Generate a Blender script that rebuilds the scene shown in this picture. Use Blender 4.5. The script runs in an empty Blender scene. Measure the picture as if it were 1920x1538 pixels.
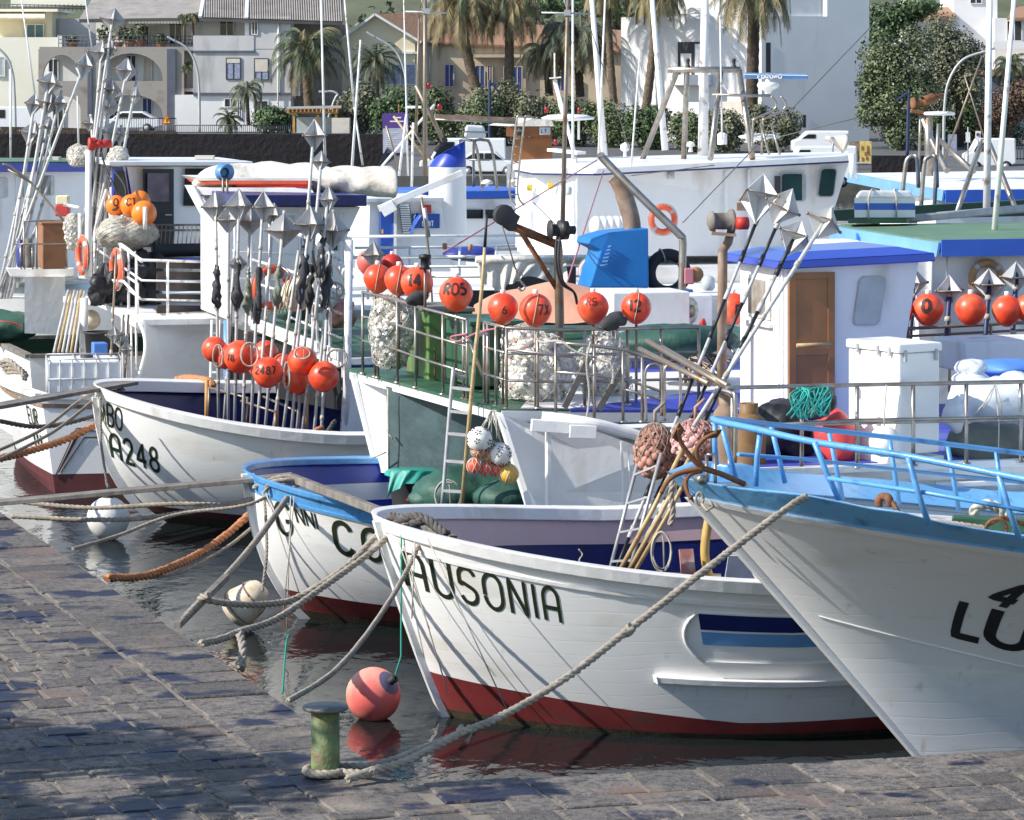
import bpy, math, random
from math import sin, cos, pi, radians, sqrt, atan2, hypot
from mathutils import Vector as V, Matrix
R = random.Random(7)
F, CX, HY, CAMZ = 6100.0, 960.0, 150.0, 6.2     # lens of the photograph in its own pixels, horizon row, eye height over the water
COL = bpy.context.scene.collection
UP = V((0, 0, 1))
def P(px, py, d):
 return V(((px - CX) * d / F, d, CAMZ - (py - HY) * d / F))
def G(px, py, z=0.0):
 return P(px, py, (CAMZ - z) * F / (py - HY))
def PZ(px, d, z):
 return V(((px - CX) * d / F, d, z))
def lerp(a, b, t): return a + (b - a) * t
def ax(deg):
 a = radians(deg)
 return V((cos(a), sin(a), 0)), V((-sin(a), cos(a), 0))
ORD = ['first', 'second', 'third', 'fourth', 'fifth', 'sixth', 'seventh', 'eighth', 'ninth', 'tenth', 'eleventh', 'twelfth', 'thirteenth', 'fourteenth', 'fifteenth', 'sixteenth', 'seventeenth', 'eighteenth', 'nineteenth', 'twentieth']
# ------------------------------------------------------------------ materials
MATS = {}
def mat(name, col, rough=0.5, metal=0.0, var=0.12, vs=2.0, bump=0.0, bs=30.0, dirt=None, dirt_amt=0.0, ds=4.0, streak=1.0, coat=0.0, island=0.0, trans=0.0, alpha=1.0):
 if name in MATS: return MATS[name]
 m = bpy.data.materials.new(name); m.use_nodes = True
 nt = m.node_tree; N = nt.nodes; L = nt.links
 b = N['Principled BSDF']
 b.inputs['Roughness'].default_value = rough; b.inputs['Metallic'].default_value = metal
 if coat: b.inputs['Coat Weight'].default_value = coat; b.inputs['Coat Roughness'].default_value = 0.15
 if trans: b.inputs['Transmission Weight'].default_value = trans
 if alpha < 1: b.inputs['Alpha'].default_value = alpha
 g = N.new('ShaderNodeNewGeometry')
 def noise(scale, detail=4, sz=1.0):
  mp = N.new('ShaderNodeVectorMath'); mp.operation = 'MULTIPLY'
  mp.inputs[1].default_value = (scale, scale, scale * sz); L.new(g.outputs['Position'], mp.inputs[0])
  n = N.new('ShaderNodeTexNoise'); n.inputs['Scale'].default_value = 1.0; n.inputs['Detail'].default_value = detail
  L.new(mp.outputs[0], n.inputs['Vector']); return n.outputs['Fac']
 def mixc(f, a, c):
  x = N.new('ShaderNodeMix'); x.data_type = 'RGBA'
  if hasattr(f, 'is_output'): L.new(f, x.inputs[0])
  else: x.inputs[0].default_value = f
  for i, q in ((6, a), (7, c)):
   if hasattr(q, 'is_output'): L.new(q, x.inputs[i])
   else: x.inputs[i].default_value = (*q, 1)
  return x.outputs[2]
 def ramp(f, a, c):
  r = N.new('ShaderNodeMapRange'); L.new(f, r.inputs[0]); r.inputs[1].default_value = a; r.inputs[2].default_value = c
  return r.outputs[0]
 lo = [max(0, c * (1 - var)) for c in col]; hi = [min(1, c * (1 + var * 0.7)) for c in col]
 out = mixc(ramp(noise(vs), 0.3, 0.7), lo, hi)
 if island:
  mm = N.new('ShaderNodeMapRange'); L.new(g.outputs['Random Per Island'], mm.inputs[0])
  mm.inputs[3].default_value = 1 - island; mm.inputs[4].default_value = 1 + island * .6
  vm = N.new('ShaderNodeVectorMath'); vm.operation = 'SCALE'; L.new(out, vm.inputs[0]); L.new(mm.outputs[0], vm.inputs[3]); out = vm.outputs[0]
 if dirt:
  f = ramp(noise(ds, 6, streak), 0.62 - 0.3 * dirt_amt, 0.75)
  out = mixc(f, out, dirt)
 L.new(out, b.inputs['Base Color'])
 if bump:
  bn = N.new('ShaderNodeBump'); bn.inputs['Strength'].default_value = min(1, bump); bn.inputs['Distance'].default_value = 0.4 / bs
  L.new(noise(bs, 5), bn.inputs['Height']); L.new(bn.outputs[0], b.inputs['Normal'])
 MATS[name] = m
 return m
def hull_mat():
 m = mat('hullwhite', (0.80, 0.79, 0.765), 0.36, var=.035, vs=1.1, dirt=(0.66, 0.63, 0.56), dirt_amt=.2, ds=.9, streak=3.0)
 nt = m.node_tree; N, L = nt.nodes, nt.links; b = N['Principled BSDF']; g = next(n for n in N if n.type == 'NEW_GEOMETRY')
 def noise(sx, sz, det):
  v = N.new('ShaderNodeVectorMath'); v.operation = 'MULTIPLY'; v.inputs[1].default_value = (sx, sx, sz); L.new(g.outputs['Position'], v.inputs[0])
  n = N.new('ShaderNodeTexNoise'); n.inputs['Scale'].default_value = 1; n.inputs['Detail'].default_value = det; L.new(v.outputs[0], n.inputs['Vector']); return n.outputs['Fac']
 def rng(f, a, c, e=1.0):
  r = N.new('ShaderNodeMapRange'); L.new(f, r.inputs[0]); r.inputs[1].default_value = a; r.inputs[2].default_value = c; r.inputs[4].default_value = e; return r.outputs[0]
 src = b.inputs['Base Color'].links[0].from_socket
 for f, col in ((rng(noise(7, .45, 5), .66, .80, .55), (0.42, 0.28, 0.15)), (rng(noise(3.5, 9, 6), .68, .74, .5), (0.50, 0.47, 0.42)), (rng(noise(1.6, 30, 3), .60, .72, .22), (0.55, 0.54, 0.52))):
  x = N.new('ShaderNodeMix'); x.data_type = 'RGBA'; L.new(f, x.inputs[0]); L.new(src, x.inputs[6]); x.inputs[7].default_value = (*col, 1); src = x.outputs[2]
 L.new(src, b.inputs['Base Color'])
 sx = N.new('ShaderNodeSeparateXYZ'); L.new(g.outputs['Position'], sx.inputs[0])
 k = N.new('ShaderNodeMath'); k.operation = 'MULTIPLY_ADD'; L.new(noise(.35, .35, 2), k.inputs[0]); k.inputs[1].default_value = .5; L.new(sx.outputs['Z'], k.inputs[2])
 q = N.new('ShaderNodeMath'); q.operation = 'MULTIPLY'; L.new(k.outputs[0], q.inputs[0]); q.inputs[1].default_value = 7.2
 fr = N.new('ShaderNodeMath'); fr.operation = 'PINGPONG'; L.new(q.outputs[0], fr.inputs[0]); fr.inputs[1].default_value = .5
 h = N.new('ShaderNodeMath'); h.operation = 'MULTIPLY_ADD'; L.new(noise(9, 22, 4), h.inputs[0]); h.inputs[1].default_value = .35; L.new(rng(fr.outputs[0], 0, .05), h.inputs[2])
 bn = N.new('ShaderNodeBump'); bn.inputs['Strength'].default_value = .3; bn.inputs['Distance'].default_value = .0022; L.new(h.outputs[0], bn.inputs['Height']); L.new(bn.outputs[0], b.inputs['Normal'])
def build_mats():
 RUST = (0.20, 0.085, 0.03)
 mat('white', (0.80, 0.79, 0.77), 0.38, var=.04, vs=1.3, dirt=(0.55, 0.50, 0.43), dirt_amt=.12, ds=1.6, streak=.35, bump=.12, bs=9)
 mat('white2', (0.74, 0.74, 0.73), 0.5, var=.05, vs=2, dirt=(0.42, 0.33, 0.22), dirt_amt=.2, ds=3, streak=.2, bump=.1, bs=12)
 hull_mat()
 mat('pinkwhite', (0.66, 0.46, 0.46), 0.5, var=.06)
 mat('plasticgrey', (0.62, 0.63, 0.64), 0.5, var=.06, dirt=(.45,.44,.42), dirt_amt=.2, ds=2)
 mat('whitenet', (0.72, 0.71, 0.66), 0.8, var=.2, vs=12, dirt=(0.55, 0.42, 0.12), dirt_amt=.2, ds=9)
 mat('glass_pane', (0.16, 0.13, 0.15), 0.08, var=.3, vs=5)
 mat('royalpaint', (0.022, 0.06, 0.42), 0.3, var=.12, vs=2, coat=.3)
 mat('cabin_door', (0.31, 0.125, 0.042), 0.4, var=.25, vs=3, dirt=(0.26, 0.12, 0.045), dirt_amt=.6, ds=7, streak=.12, coat=.2)
 mat('glass_room', (0.28, 0.24, 0.20), 0.1, var=.4, vs=6)
 mat('plate_light', (0.58, 0.57, 0.55), 0.6, var=.1, vs=5, dirt=(0.42, 0.40, 0.36), dirt_amt=.3, ds=6)
 mat('pinkboard', (0.36, 0.16, 0.14), 0.7, var=.3, vs=8, dirt=(.55,.45,.42), dirt_amt=.4, ds=12, streak=.3)
 mat('hose_yellow', (0.50, 0.33, 0.10), 0.55, var=.2, vs=5)
 mat('greenin', (0.012, 0.045, 0.02), 0.5, var=.3, vs=2)
 mat('sky_royal', (0.03, 0.12, 0.55), 0.4, var=.12, vs=2)
 mat('gas_light', (0.42, 0.22, 0.10), 0.6, var=.25, vs=6)
 mat('radarblue', (0.12, 0.26, 0.50), 0.4)
 mat('bottle', (0.72, 0.71, 0.66), 0.3, var=.08, vs=8, island=.14, dirt=(0.46, 0.42, 0.32), dirt_amt=.3, ds=9)
 mat('blue_band', (0.16, 0.42, 0.72), 0.3, var=.12, vs=2.5, dirt=(0.05, 0.2, 0.42), dirt_amt=.2, ds=5, bump=.15, bs=14, coat=.2)
 mat('weed', (0.045, 0.03, 0.016), 0.8, var=.5, vs=9, dirt=(0.02, 0.035, 0.012), dirt_amt=.5, ds=14, bump=.6, bs=40)
 mat('buoycap', (0.10, 0.09, 0.17), 0.6)
 mat('red', (0.20, 0.026, 0.026), 0.55, var=.25, vs=3, dirt=(0.10, 0.05, 0.035), dirt_amt=.35, ds=3, streak=3)
 mat('deepred', (0.12, 0.03, 0.03), 0.6, var=.25, vs=3)
 mat('green_slime', (0.03, 0.05, 0.015), 0.7, var=.5, vs=6)
 mat('blue', (0.10, 0.31, 0.60), 0.32, var=.15, vs=2.5, dirt=(0.03, 0.12, 0.3), dirt_amt=.2, ds=5, bump=.2, bs=14)
 mat('sky_blue', (0.13, 0.30, 0.57), 0.38, var=.12, vs=2)
 mat('royal', (0.02, 0.05, 0.36), 0.4, var=.15, vs=2)
 mat('navy', (0.008, 0.016, 0.12), 0.35, var=.3, vs=3)
 mat('deckblue', (0.05, 0.07, 0.42), 0.5, var=.2, vs=3, dirt=(0.2, 0.22, 0.42), dirt_amt=.35, ds=2)
 mat('cowl', (0.012, 0.17, 0.50), 0.4, var=.1, vs=2)
 mat('green_deck', (0.03, 0.10, 0.055), 0.5, var=.25, vs=2, dirt=(0.09, 0.15, 0.1), dirt_amt=.3, ds=2)
 mat('green_roof', (0.10, 0.19, 0.105), 0.6, var=.2, vs=1.2, dirt=(0.16, 0.22, 0.14), dirt_amt=.4, ds=1.5)
 mat('green_box', (0.10, 0.21, 0.06), 0.5, var=.2, vs=3, dirt=RUST, dirt_amt=.15, ds=4)
 mat('tarp_green', (0.025, 0.085, 0.06), 0.6, var=.3, vs=4, bump=.4, bs=6)
 mat('tarp_dark', (0.035, 0.065, 0.068), 0.65, var=.25, vs=3, bump=.3, bs=4)
 mat('teal', (0.02, 0.28, 0.22), 0.5, var=.3, vs=5)
 mat('orange', (0.82, 0.07, 0.022), 0.38, var=.22, vs=7, coat=.1, dirt=(0.80, 0.17, 0.075), dirt_amt=.5, ds=5)
 mat('orange2', (0.85, 0.22, 0.02), 0.32, var=.18, vs=5, coat=.15)
 mat('lifering', (0.78, 0.12, 0.05), 0.55, var=.2, vs=6)
 mat('pink', (0.78, 0.15, 0.13), 0.5, var=.2, vs=3, dirt=(0.82, 0.50, 0.36), dirt_amt=.62, ds=1.7)
 mat('cream_float', (0.72, 0.62, 0.46), 0.5, var=.15, vs=4, dirt=(0.35, 0.22, 0.12), dirt_amt=.3, ds=5)
 mat('white_float', (0.78, 0.77, 0.72), 0.5, var=.08, vs=4, dirt=(0.45, 0.42, 0.35), dirt_amt=.25, ds=4)
 mat('yellow', (0.75, 0.42, 0.04), 0.5)
 mat('black', (0.012, 0.012, 0.014), 0.5, var=.3, vs=5)
 mat('letter', (0.016, 0.026, 0.010), 0.5, var=.3, vs=4)
 mat('ink', (0.05, 0.014, 0.012), 0.6, var=.5, vs=14)
 mat('dark', (0.03, 0.03, 0.033), 0.6, var=.3, vs=4)
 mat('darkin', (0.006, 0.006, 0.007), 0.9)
 mat('rubber', (0.02, 0.02, 0.022), 0.65, var=.3)
 mat('steel', (0.36, 0.34, 0.31), 0.35, metal=.75, var=.2, vs=6, dirt=(0.30, 0.20, 0.11), dirt_amt=.45, ds=7)
 mat('steel2', (0.27, 0.23, 0.18), 0.45, metal=.5, var=.25, vs=5, dirt=RUST, dirt_amt=.5, ds=5)
 mat('galv', (0.42, 0.42, 0.43), 0.5, metal=.4, var=.15, vs=8)
 mat('whitepipe', (0.78, 0.77, 0.75), 0.42, var=.06, vs=5, dirt=RUST, dirt_amt=.12, ds=6)
 mat('greypole', (0.50, 0.50, 0.49), 0.5, var=.15, vs=9, dirt=(0.25, 0.21, 0.15), dirt_amt=.35, ds=9)
 mat('bamboo', (0.48, 0.35, 0.17), 0.5, var=.25, vs=8, dirt=(0.30, 0.18, 0.08), dirt_amt=.3, ds=9)
 mat('plate', (0.47, 0.47, 0.475), 0.6, metal=.0, var=.15, vs=5, dirt=(0.30, 0.29, 0.27), dirt_amt=.4, ds=6)
 mat('rust', (0.22, 0.09, 0.035), 0.8, var=.4, vs=9, dirt=(0.09, 0.045, 0.025), dirt_amt=.5, ds=10, bump=.5, bs=30)
 mat('rustbrown', (0.24, 0.16, 0.11), 0.75, var=.3, vs=5, dirt=(0.40, 0.34, 0.28), dirt_amt=.4, ds=4)
 mat('gas', (0.21, 0.12, 0.045), 0.6, var=.25, vs=5, dirt=(0.12, 0.05, 0.02), dirt_amt=.5, ds=5)
 mat('oldwood', (0.20, 0.18, 0.155), 0.85, var=.3, vs=4, dirt=(0.10, 0.085, 0.07), dirt_amt=.5, ds=8, streak=.4, bump=.5, bs=30)
 mat('slatwood', (0.075, 0.06, 0.052), 0.85, var=.35, vs=6, bump=.4, bs=20)
 mat('boxwood', (0.26, 0.12, 0.06), 0.75, var=.2, vs=4)
 mat('rope', (0.32, 0.275, 0.22), 0.9, var=.25, vs=12, bump=.8, bs=60)
 mat('rope_orange', (0.46, 0.19, 0.085), 0.85, var=.25, vs=12, bump=.6, bs=60)
 mat('rope_dark', (0.10, 0.09, 0.08), 0.9, var=.3, vs=12, bump=.6, bs=60)
 mat('rope_teal', (0.02, 0.30, 0.25), 0.7, var=.3, vs=12)
 mat('rope_pink', (0.45, 0.16, 0.20), 0.8, var=.2)
 mat('line', (0.42, 0.39, 0.33), 0.85, var=.2, vs=12)
 mat('line_green', (0.02, 0.28, 0.20), 0.7)
 mat('wire', (0.12, 0.11, 0.10), 0.6)
 mat('net', (0.52, 0.50, 0.43), 0.85, var=.35, vs=9, dirt=(0.24, 0.21, 0.15), dirt_amt=.5, ds=14, bump=1, bs=22)
 mat('netline', (0.58, 0.55, 0.47), 0.9, var=.2)
 mat('netpink', (0.40, 0.22, 0.20), 0.9)
 mat('corkpink', (0.55, 0.33, 0.31), 0.7, var=.15, vs=10, island=.25)
 mat('corkbrown', (0.40, 0.19, 0.14), 0.7, var=.2, vs=10, island=.35)
 mat('salmon', (0.56, 0.29, 0.19), 0.7, var=.1, vs=2, bump=.2, bs=3)
 mat('canvas', (0.60, 0.57, 0.51), 0.85, var=.12, vs=2, dirt=(0.40, 0.37, 0.32), dirt_amt=.3, ds=3, bump=.5, bs=4)
 mat('tarp_olive', (0.17, 0.18, 0.14), 0.75, var=.3, vs=4, bump=.6, bs=6)
 mat('tarp_blue', (0.03, 0.05, 0.28), 0.5, var=.25, vs=4, bump=.4, bs=5)
 mat('rag', (0.05, 0.05, 0.055), 0.9, var=.4, vs=8)
 mat('redbag', (0.55, 0.05, 0.05), 0.5, var=.2, vs=4)
 mat('winch_red', (0.50, 0.03, 0.02), 0.5, var=.2, vs=6)
 mat('plastic', (0.72, 0.74, 0.75), 0.4, var=.06, vs=4)
 mat('plastic_clear', (0.66, 0.70, 0.74), 0.25, var=.06, vs=4, coat=.3)
 mat('bluecrate', (0.08, 0.22, 0.60), 0.5)
 mat('glass_dark', (0.01, 0.014, 0.016), 0.06, var=.2, vs=1)
 mat('glass_teal', (0.008, 0.045, 0.045), 0.06, var=.3, vs=2)
 mat('glass_pale', (0.45, 0.50, 0.50), 0.12, var=.15, vs=4)
 mat('doorblack', (0.014, 0.015, 0.022), 0.35)
 mat('plaster_white', (0.75, 0.74, 0.73), 0.85, var=.04, vs=.6, dirt=(0.62, 0.60, 0.57), dirt_amt=.12, ds=.7, streak=.3)
 mat('plaster_grey', (0.52, 0.51, 0.50), 0.9, var=.08, vs=.5, dirt=(0.30, 0.29, 0.28), dirt_amt=.3, ds=.8, streak=.3)
 mat('plaster_brown', (0.32, 0.29, 0.255), 0.9, var=.1, vs=.5, dirt=(0.18, 0.16, 0.145), dirt_amt=.3, ds=1)
 mat('plaster_cream', (0.80, 0.71, 0.50), 0.9, var=.06, vs=.5, dirt=(0.52, 0.46, 0.34), dirt_amt=.25, ds=.6, streak=.4)
 mat('plaster_ochre', (0.60, 0.48, 0.33), 0.9, var=.1, vs=.4, dirt=(0.36, 0.29, 0.22), dirt_amt=.4, ds=.5, streak=.3)
 mat('plaster_pale', (0.78, 0.75, 0.62), 0.9, var=.06, vs=.4)
 mat('band', (0.10, 0.11, 0.14), 0.85)
 mat('rooftile', (0.36, 0.20, 0.115), 0.9, var=.3, vs=3, dirt=(0.22, 0.14, 0.09), dirt_amt=.5, ds=3, bump=.6, bs=6)
 mat('roofgrey', (0.30, 0.275, 0.25), 0.9, var=.15, vs=1, dirt=(0.20, 0.185, 0.17), dirt_amt=.35, ds=1.2)
 mat('shutter_blue', (0.025, 0.055, 0.21), 0.6, var=.2, vs=3)
 mat('shutter_green', (0.10, 0.17, 0.16), 0.7)
 mat('shutter_beige', (0.62, 0.56, 0.48), 0.7)
 mat('curtain', (0.30, 0.33, 0.44), 0.6, var=.25, vs=6)
 mat('awning', (0.80, 0.74, 0.55), 0.8)
 mat('terracotta', (0.42, 0.17, 0.09), 0.8)
 mat('timber', (0.52, 0.27, 0.09), 0.7, var=.15)
 mat('lavawall', (0.010, 0.008, 0.010), 0.9, var=.4, vs=.8, dirt=(0.016, 0.009, 0.011), dirt_amt=.4, ds=1, bump=.7, bs=3)
 mat('railing_dark', (0.08, 0.085, 0.09), 0.6, metal=.3)
 mat('lampgrey', (0.42, 0.43, 0.42), 0.5, metal=.2)
 mat('pole_blue', (0.02, 0.03, 0.09), 0.5)
 mat('trunk', (0.13, 0.095, 0.065), 0.95, var=.35, vs=4, bump=1, bs=5)
 mat('trunk2', (0.07, 0.05, 0.035), 0.95, var=.35, vs=4, bump=1, bs=5)
 mat('frond', (0.085, 0.105, 0.045), 0.6, var=.35, vs=1.2, island=.5)
 mat('frond_dry', (0.25, 0.20, 0.095), 0.7, var=.35, vs=1.0, island=.5)
 mat('frond_grey', (0.12, 0.14, 0.085), 0.6, var=.3, vs=1.5, island=.4)
 mat('leaf', (0.075, 0.125, 0.042), 0.55, var=.4, vs=.8, island=.55)
 mat('leaf2', (0.14, 0.175, 0.08), 0.6, var=.4, vs=.8, island=.5)
 mat('leaf3', (0.17, 0.18, 0.105), 0.7, var=.4, vs=.8, island=.5)
 mat('leaf_dry', (0.15, 0.095, 0.06), 0.8, var=.4, vs=1, island=.5)
 mat('carwhite', (0.78, 0.78, 0.78), 0.3, var=.03, coat=.4)
 mat('sign_red', (0.65, 0.10, 0.03), 0.5)
 mat('sign_yellow', (0.78, 0.55, 0.05), 0.5)
 mat('sign_purple', (0.09, 0.04, 0.22), 0.6)
 mat('sign_grey', (0.42, 0.42, 0.50), 0.6)
 mat('sign_blue', (0.02, 0.08, 0.36), 0.5)
 mat('redlamp', (0.30, 0.008, 0.008), 0.25)
 mat('poster_yellow', (0.65, 0.48, 0.14), 0.7, var=.3, vs=4)
 mat('poster_brown', (0.24, 0.15, 0.11), 0.7, var=.5, vs=3)
 mat('asphalt', (0.10, 0.10, 0.10), 0.9, var=.2, vs=1)
 mat('pavement', (0.32, 0.31, 0.29), 0.9, var=.15, vs=1)
 mat('hillside', (0.10, 0.11, 0.06), 0.95, var=.4, vs=.15)
 mat('cabin_wood', (0.20, 0.075, 0.025), 0.45, var=.25, vs=2, coat=.3)
 mat('mahog', (0.44, 0.16, 0.05), 0.5, var=.2, vs=3)
 mat('bollard_paint', (0.12, 0.16, 0.055), 0.6, var=.35, vs=10, dirt=(0.14, 0.07, 0.04), dirt_amt=.45, ds=9, bump=.8, bs=40)
 mat('bollard_top', (0.12, 0.13, 0.12), 0.45, metal=.3, var=.3, vs=9, dirt=RUST, dirt_amt=.35, ds=12, bump=.4, bs=40)
 mat('grapnel', (0.20, 0.085, 0.035), 0.8, var=.3, vs=9, bump=.5, bs=40)
# ------------------------------------------------------------------ mesh builder
def perp(t):
 a = UP if abs(t.z) < 0.9 else V((1, 0, 0))
 n = t.cross(a).normalized(); return n, t.cross(n).normalized()
class MB:
 def __init__(s): s.v = []; s.f = []; s.m = []; s.s = []
 def add(s, pts, faces, m=0, sm=False):
  o = len(s.v); s.v += [V(p) for p in pts]
  for f in faces:
   s.f.append([i + o for i in f]); s.m.append(m); s.s.append(sm)
  return s
 def quad(s, *pts, m=0): return s.add(pts, [range(len(pts))], m)
 def hexa(s, p, m=0):        # p: 4 bottom + 4 top, same turning
  return s.add(p, [(3, 2, 1, 0), (4, 5, 6, 7), (0, 1, 5, 4), (1, 2, 6, 5), (2, 3, 7, 6), (3, 0, 4, 7)], m)
 def box(s, c, size, fr=None, m=0):
  u, v = fr if fr else (V((1, 0, 0)), V((0, 1, 0)))
  w = u.cross(v); a, b, e = u * size[0] / 2, v * size[1] / 2, w * size[2] / 2; c = V(c)
  q = [-a - b, a - b, a + b, -a + b]
  return s.hexa([c + x - e for x in q] + [c + x + e for x in q], m)
 def prism(s, poly, vec, m=0):
  n = len(poly); vec = V(vec); a = [V(p) for p in poly]
  return s.add(a + [p + vec for p in a], [list(range(n))[::-1], list(range(n, 2 * n))] + [(i, (i + 1) % n, (i + 1) % n + n, i + n) for i in range(n)], m)
 def bar(s, a, b, w, h, m=0, up=UP):
  a, b = V(a), V(b); t = (b - a).normalized(); n = t.cross(up)
  n = n.normalized() if n.length > 1e-4 else V((1, 0, 0)); q = n.cross(t).normalized()
  n, q = n * w / 2, q * h / 2
  return s.hexa([a - n - q, b - n - q, b + n - q, a + n - q, a - n + q, b - n + q, b + n + q, a + n + q], m)
 def tube(s, pts, r, n=8, m=0, cap=True, sm=True):
  pts = [V(p) for p in pts]; k = len(pts); rr = r if isinstance(r, (list, tuple)) else [r] * k
  o = len(s.v); prev = None
  for i, p in enumerate(pts):
   t = (pts[min(i + 1, k - 1)] - pts[max(i - 1, 0)])
   t = t.normalized() if t.length > 1e-9 else UP
   if prev is None: a, b = perp(t)
   else:
    a = prev - t * prev.dot(t); a = a.normalized() if a.length > 1e-6 else perp(t)[0]; b = t.cross(a)
   prev = a
   for j in range(n):
    q = 2 * pi * j / n; s.v.append(p + (a * cos(q) + b * sin(q)) * rr[i])
  for i in range(k - 1):
   for j in range(n):
    s.f.append([o + i * n + j, o + i * n + (j + 1) % n, o + (i + 1) * n + (j + 1) % n, o + (i + 1) * n + j]); s.m.append(m); s.s.append(sm)
  if cap:
   s.f.append([o + j for j in range(n)][::-1]); s.f.append([o + (k - 1) * n + j for j in range(n)]); s.m += [m, m]; s.s += [False, False]
  return s
 def rope(s, pts, r, m=0, lay=None, strands=3, n=5, step=None):
  pts = resample(pts, step or r * 1.1); lay = lay or r * 7; L = 0.0; ps = None; prevn = None
  tr = [[] for _ in range(strands)]
  for i, p in enumerate(pts):
   t = (pts[min(i + 1, len(pts) - 1)] - pts[max(i - 1, 0)]).normalized()
   if prevn is None: a, b = perp(t)
   else: a = (prevn - t * prevn.dot(t)).normalized(); b = t.cross(a)
   prevn = a
   if ps is not None: L += (p - ps).length
   ps = p
   for k in range(strands):
    q = 2 * pi * (k / strands + L / lay); tr[k].append(p + (a * cos(q) + b * sin(q)) * r * .5)
  for k in range(strands): s.tube(tr[k], r * .56, n, m)
  return s
 def grid(s, fn, nu, nv, m=0, sm=True, closed_u=False):
  o = len(s.v)
  for i in range(nu + 1):
   for j in range(nv + 1): s.v.append(V(fn(i / nu, j / nv)))
  for i in range(nu):
   for j in range(nv):
    a = o + i * (nv + 1) + j; s.f.append([a, a + nv + 1, a + nv + 2, a + 1]); s.m.append(m if not callable(m) else m(i / nu, j / nv)); s.s.append(sm)
  return s
 def lathe(s, c, prof, n=16, axis=UP, m=0, sm=True):
  axis = V(axis).normalized(); a, b = perp(axis); c = V(c)
  if axis.z > .99: a, b = V((1, 0, 0)), V((0, 1, 0))
  o = len(s.v); k = len(prof)
  for r, h in prof:
   for j in range(n):
    q = 2 * pi * j / n; s.v.append(c + axis * h + (a * cos(q) + b * sin(q)) * max(r, 1e-4))
  for i in range(k - 1):
   mm = m[i] if isinstance(m, (list, tuple)) else m
   for j in range(n):
    s.f.append([o + i * n + j, o + i * n + (j + 1) % n, o + (i + 1) * n + (j + 1) % n, o + (i + 1) * n + j]); s.m.append(mm); s.s.append(sm)
  return s
 def ball(s, c, r, n=16, m=0, sq=(1, 1, 1), axis=UP):
  k = max(6, n // 2); return s.lathe(c, [(r * sin(pi * i / k), -r * cos(pi * i / k)) for i in range(k + 1)], n, axis, m)
 def build(s, name, mats, parent=None, origin=None, bevel=0.0, bseg=2):
  me = bpy.data.meshes.new(name)
  if origin is None:
   if s.v:
    lo = [min(p[i] for p in s.v) for i in range(3)]; hi = [max(p[i] for p in s.v) for i in range(3)]
    origin = V(((lo[0] + hi[0]) / 2, (lo[1] + hi[1]) / 2, lo[2]))
   else: origin = V((0, 0, 0))
  me.from_pydata([tuple(p - origin) for p in s.v], [], s.f)
  me.polygons.foreach_set('material_index', s.m); me.polygons.foreach_set('use_smooth', s.s)
  for q in (mats if isinstance(mats, (list, tuple)) else [mats]): me.materials.append(MATS[q] if isinstance(q, str) else q)
  me.validate(); me.update()
  o = bpy.data.objects.new(name, me); COL.objects.link(o)
  W[o.name] = origin
  if parent is not None:
   o.parent = parent; o.location = origin - W[parent.name]
  else: o.location = origin
  if bevel:
   md = o.modifiers.new('bevel', 'BEVEL'); md.width = bevel; md.segments = bseg; md.limit_method = 'ANGLE'
  return o
W = {}
def tag(o, label, cat, group=None, kind=None):
 o['label'] = label; o['category'] = cat
 if group: o['group'] = group
 if kind: o['kind'] = kind
 return o
def thing(name, label, cat, loc, group=None):
 o = bpy.data.objects.new(name, None); COL.objects.link(o); o.location = loc; o.empty_display_size = .1; W[o.name] = V(loc)
 return tag(o, label, cat, group)
def struct(o): o['kind'] = 'structure'; return o
def dup(o, loc, label, group=None, rz=None, scale=None):
 """copy a thing and its parts and sub-parts; meshes are shared"""
 c = o.copy(); COL.objects.link(c); c.location = loc; W[c.name] = V(loc); c['label'] = label
 if group: c['group'] = group
 if rz is not None: c.rotation_euler.z = rz
 if scale: c.scale = (scale,) * 3
 for ch in o.children:
  d = ch.copy(); COL.objects.link(d); d.parent = c
  for g in ch.children:
   e = g.copy(); COL.objects.link(e); e.parent = d
 return c
def resample(pts, step):
 pts = [V(p) for p in pts]; out = [pts[0]]; acc = 0.0
 for a, b in zip(pts, pts[1:]):
  L = (b - a).length; n = max(1, int(L / step))
  for i in range(1, n + 1): out.append(a.lerp(b, i / n))
 return out
def smooth(pts, n=6):
 pts = [V(p) for p in pts]; out = []
 for i in range(len(pts) - 1):
  p0, p1, p2, p3 = pts[max(i - 1, 0)], pts[i], pts[i + 1], pts[min(i + 2, len(pts) - 1)]
  for k in range(n):
   t = k / n
   out.append(0.5 * ((2 * p1) + (p2 - p0) * t + (2 * p0 - 5 * p1 + 4 * p2 - p3) * t * t + (3 * p1 - p0 - 3 * p2 + p3) * t ** 3))
 out.append(pts[-1]); return out
def sag(a, b, drop, n=14):
 a, b = V(a), V(b); return [a.lerp(b, i / n) - UP * drop * 4 * (i / n) * (1 - i / n) for i in range(n + 1)]
def arc(cx, cy, rx, ry, a0, a1, n=10): return [(cx + rx * cos(radians(lerp(a0, a1, i / n))), cy + ry * sin(radians(lerp(a0, a1, i / n)))) for i in range(n + 1)]
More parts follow.
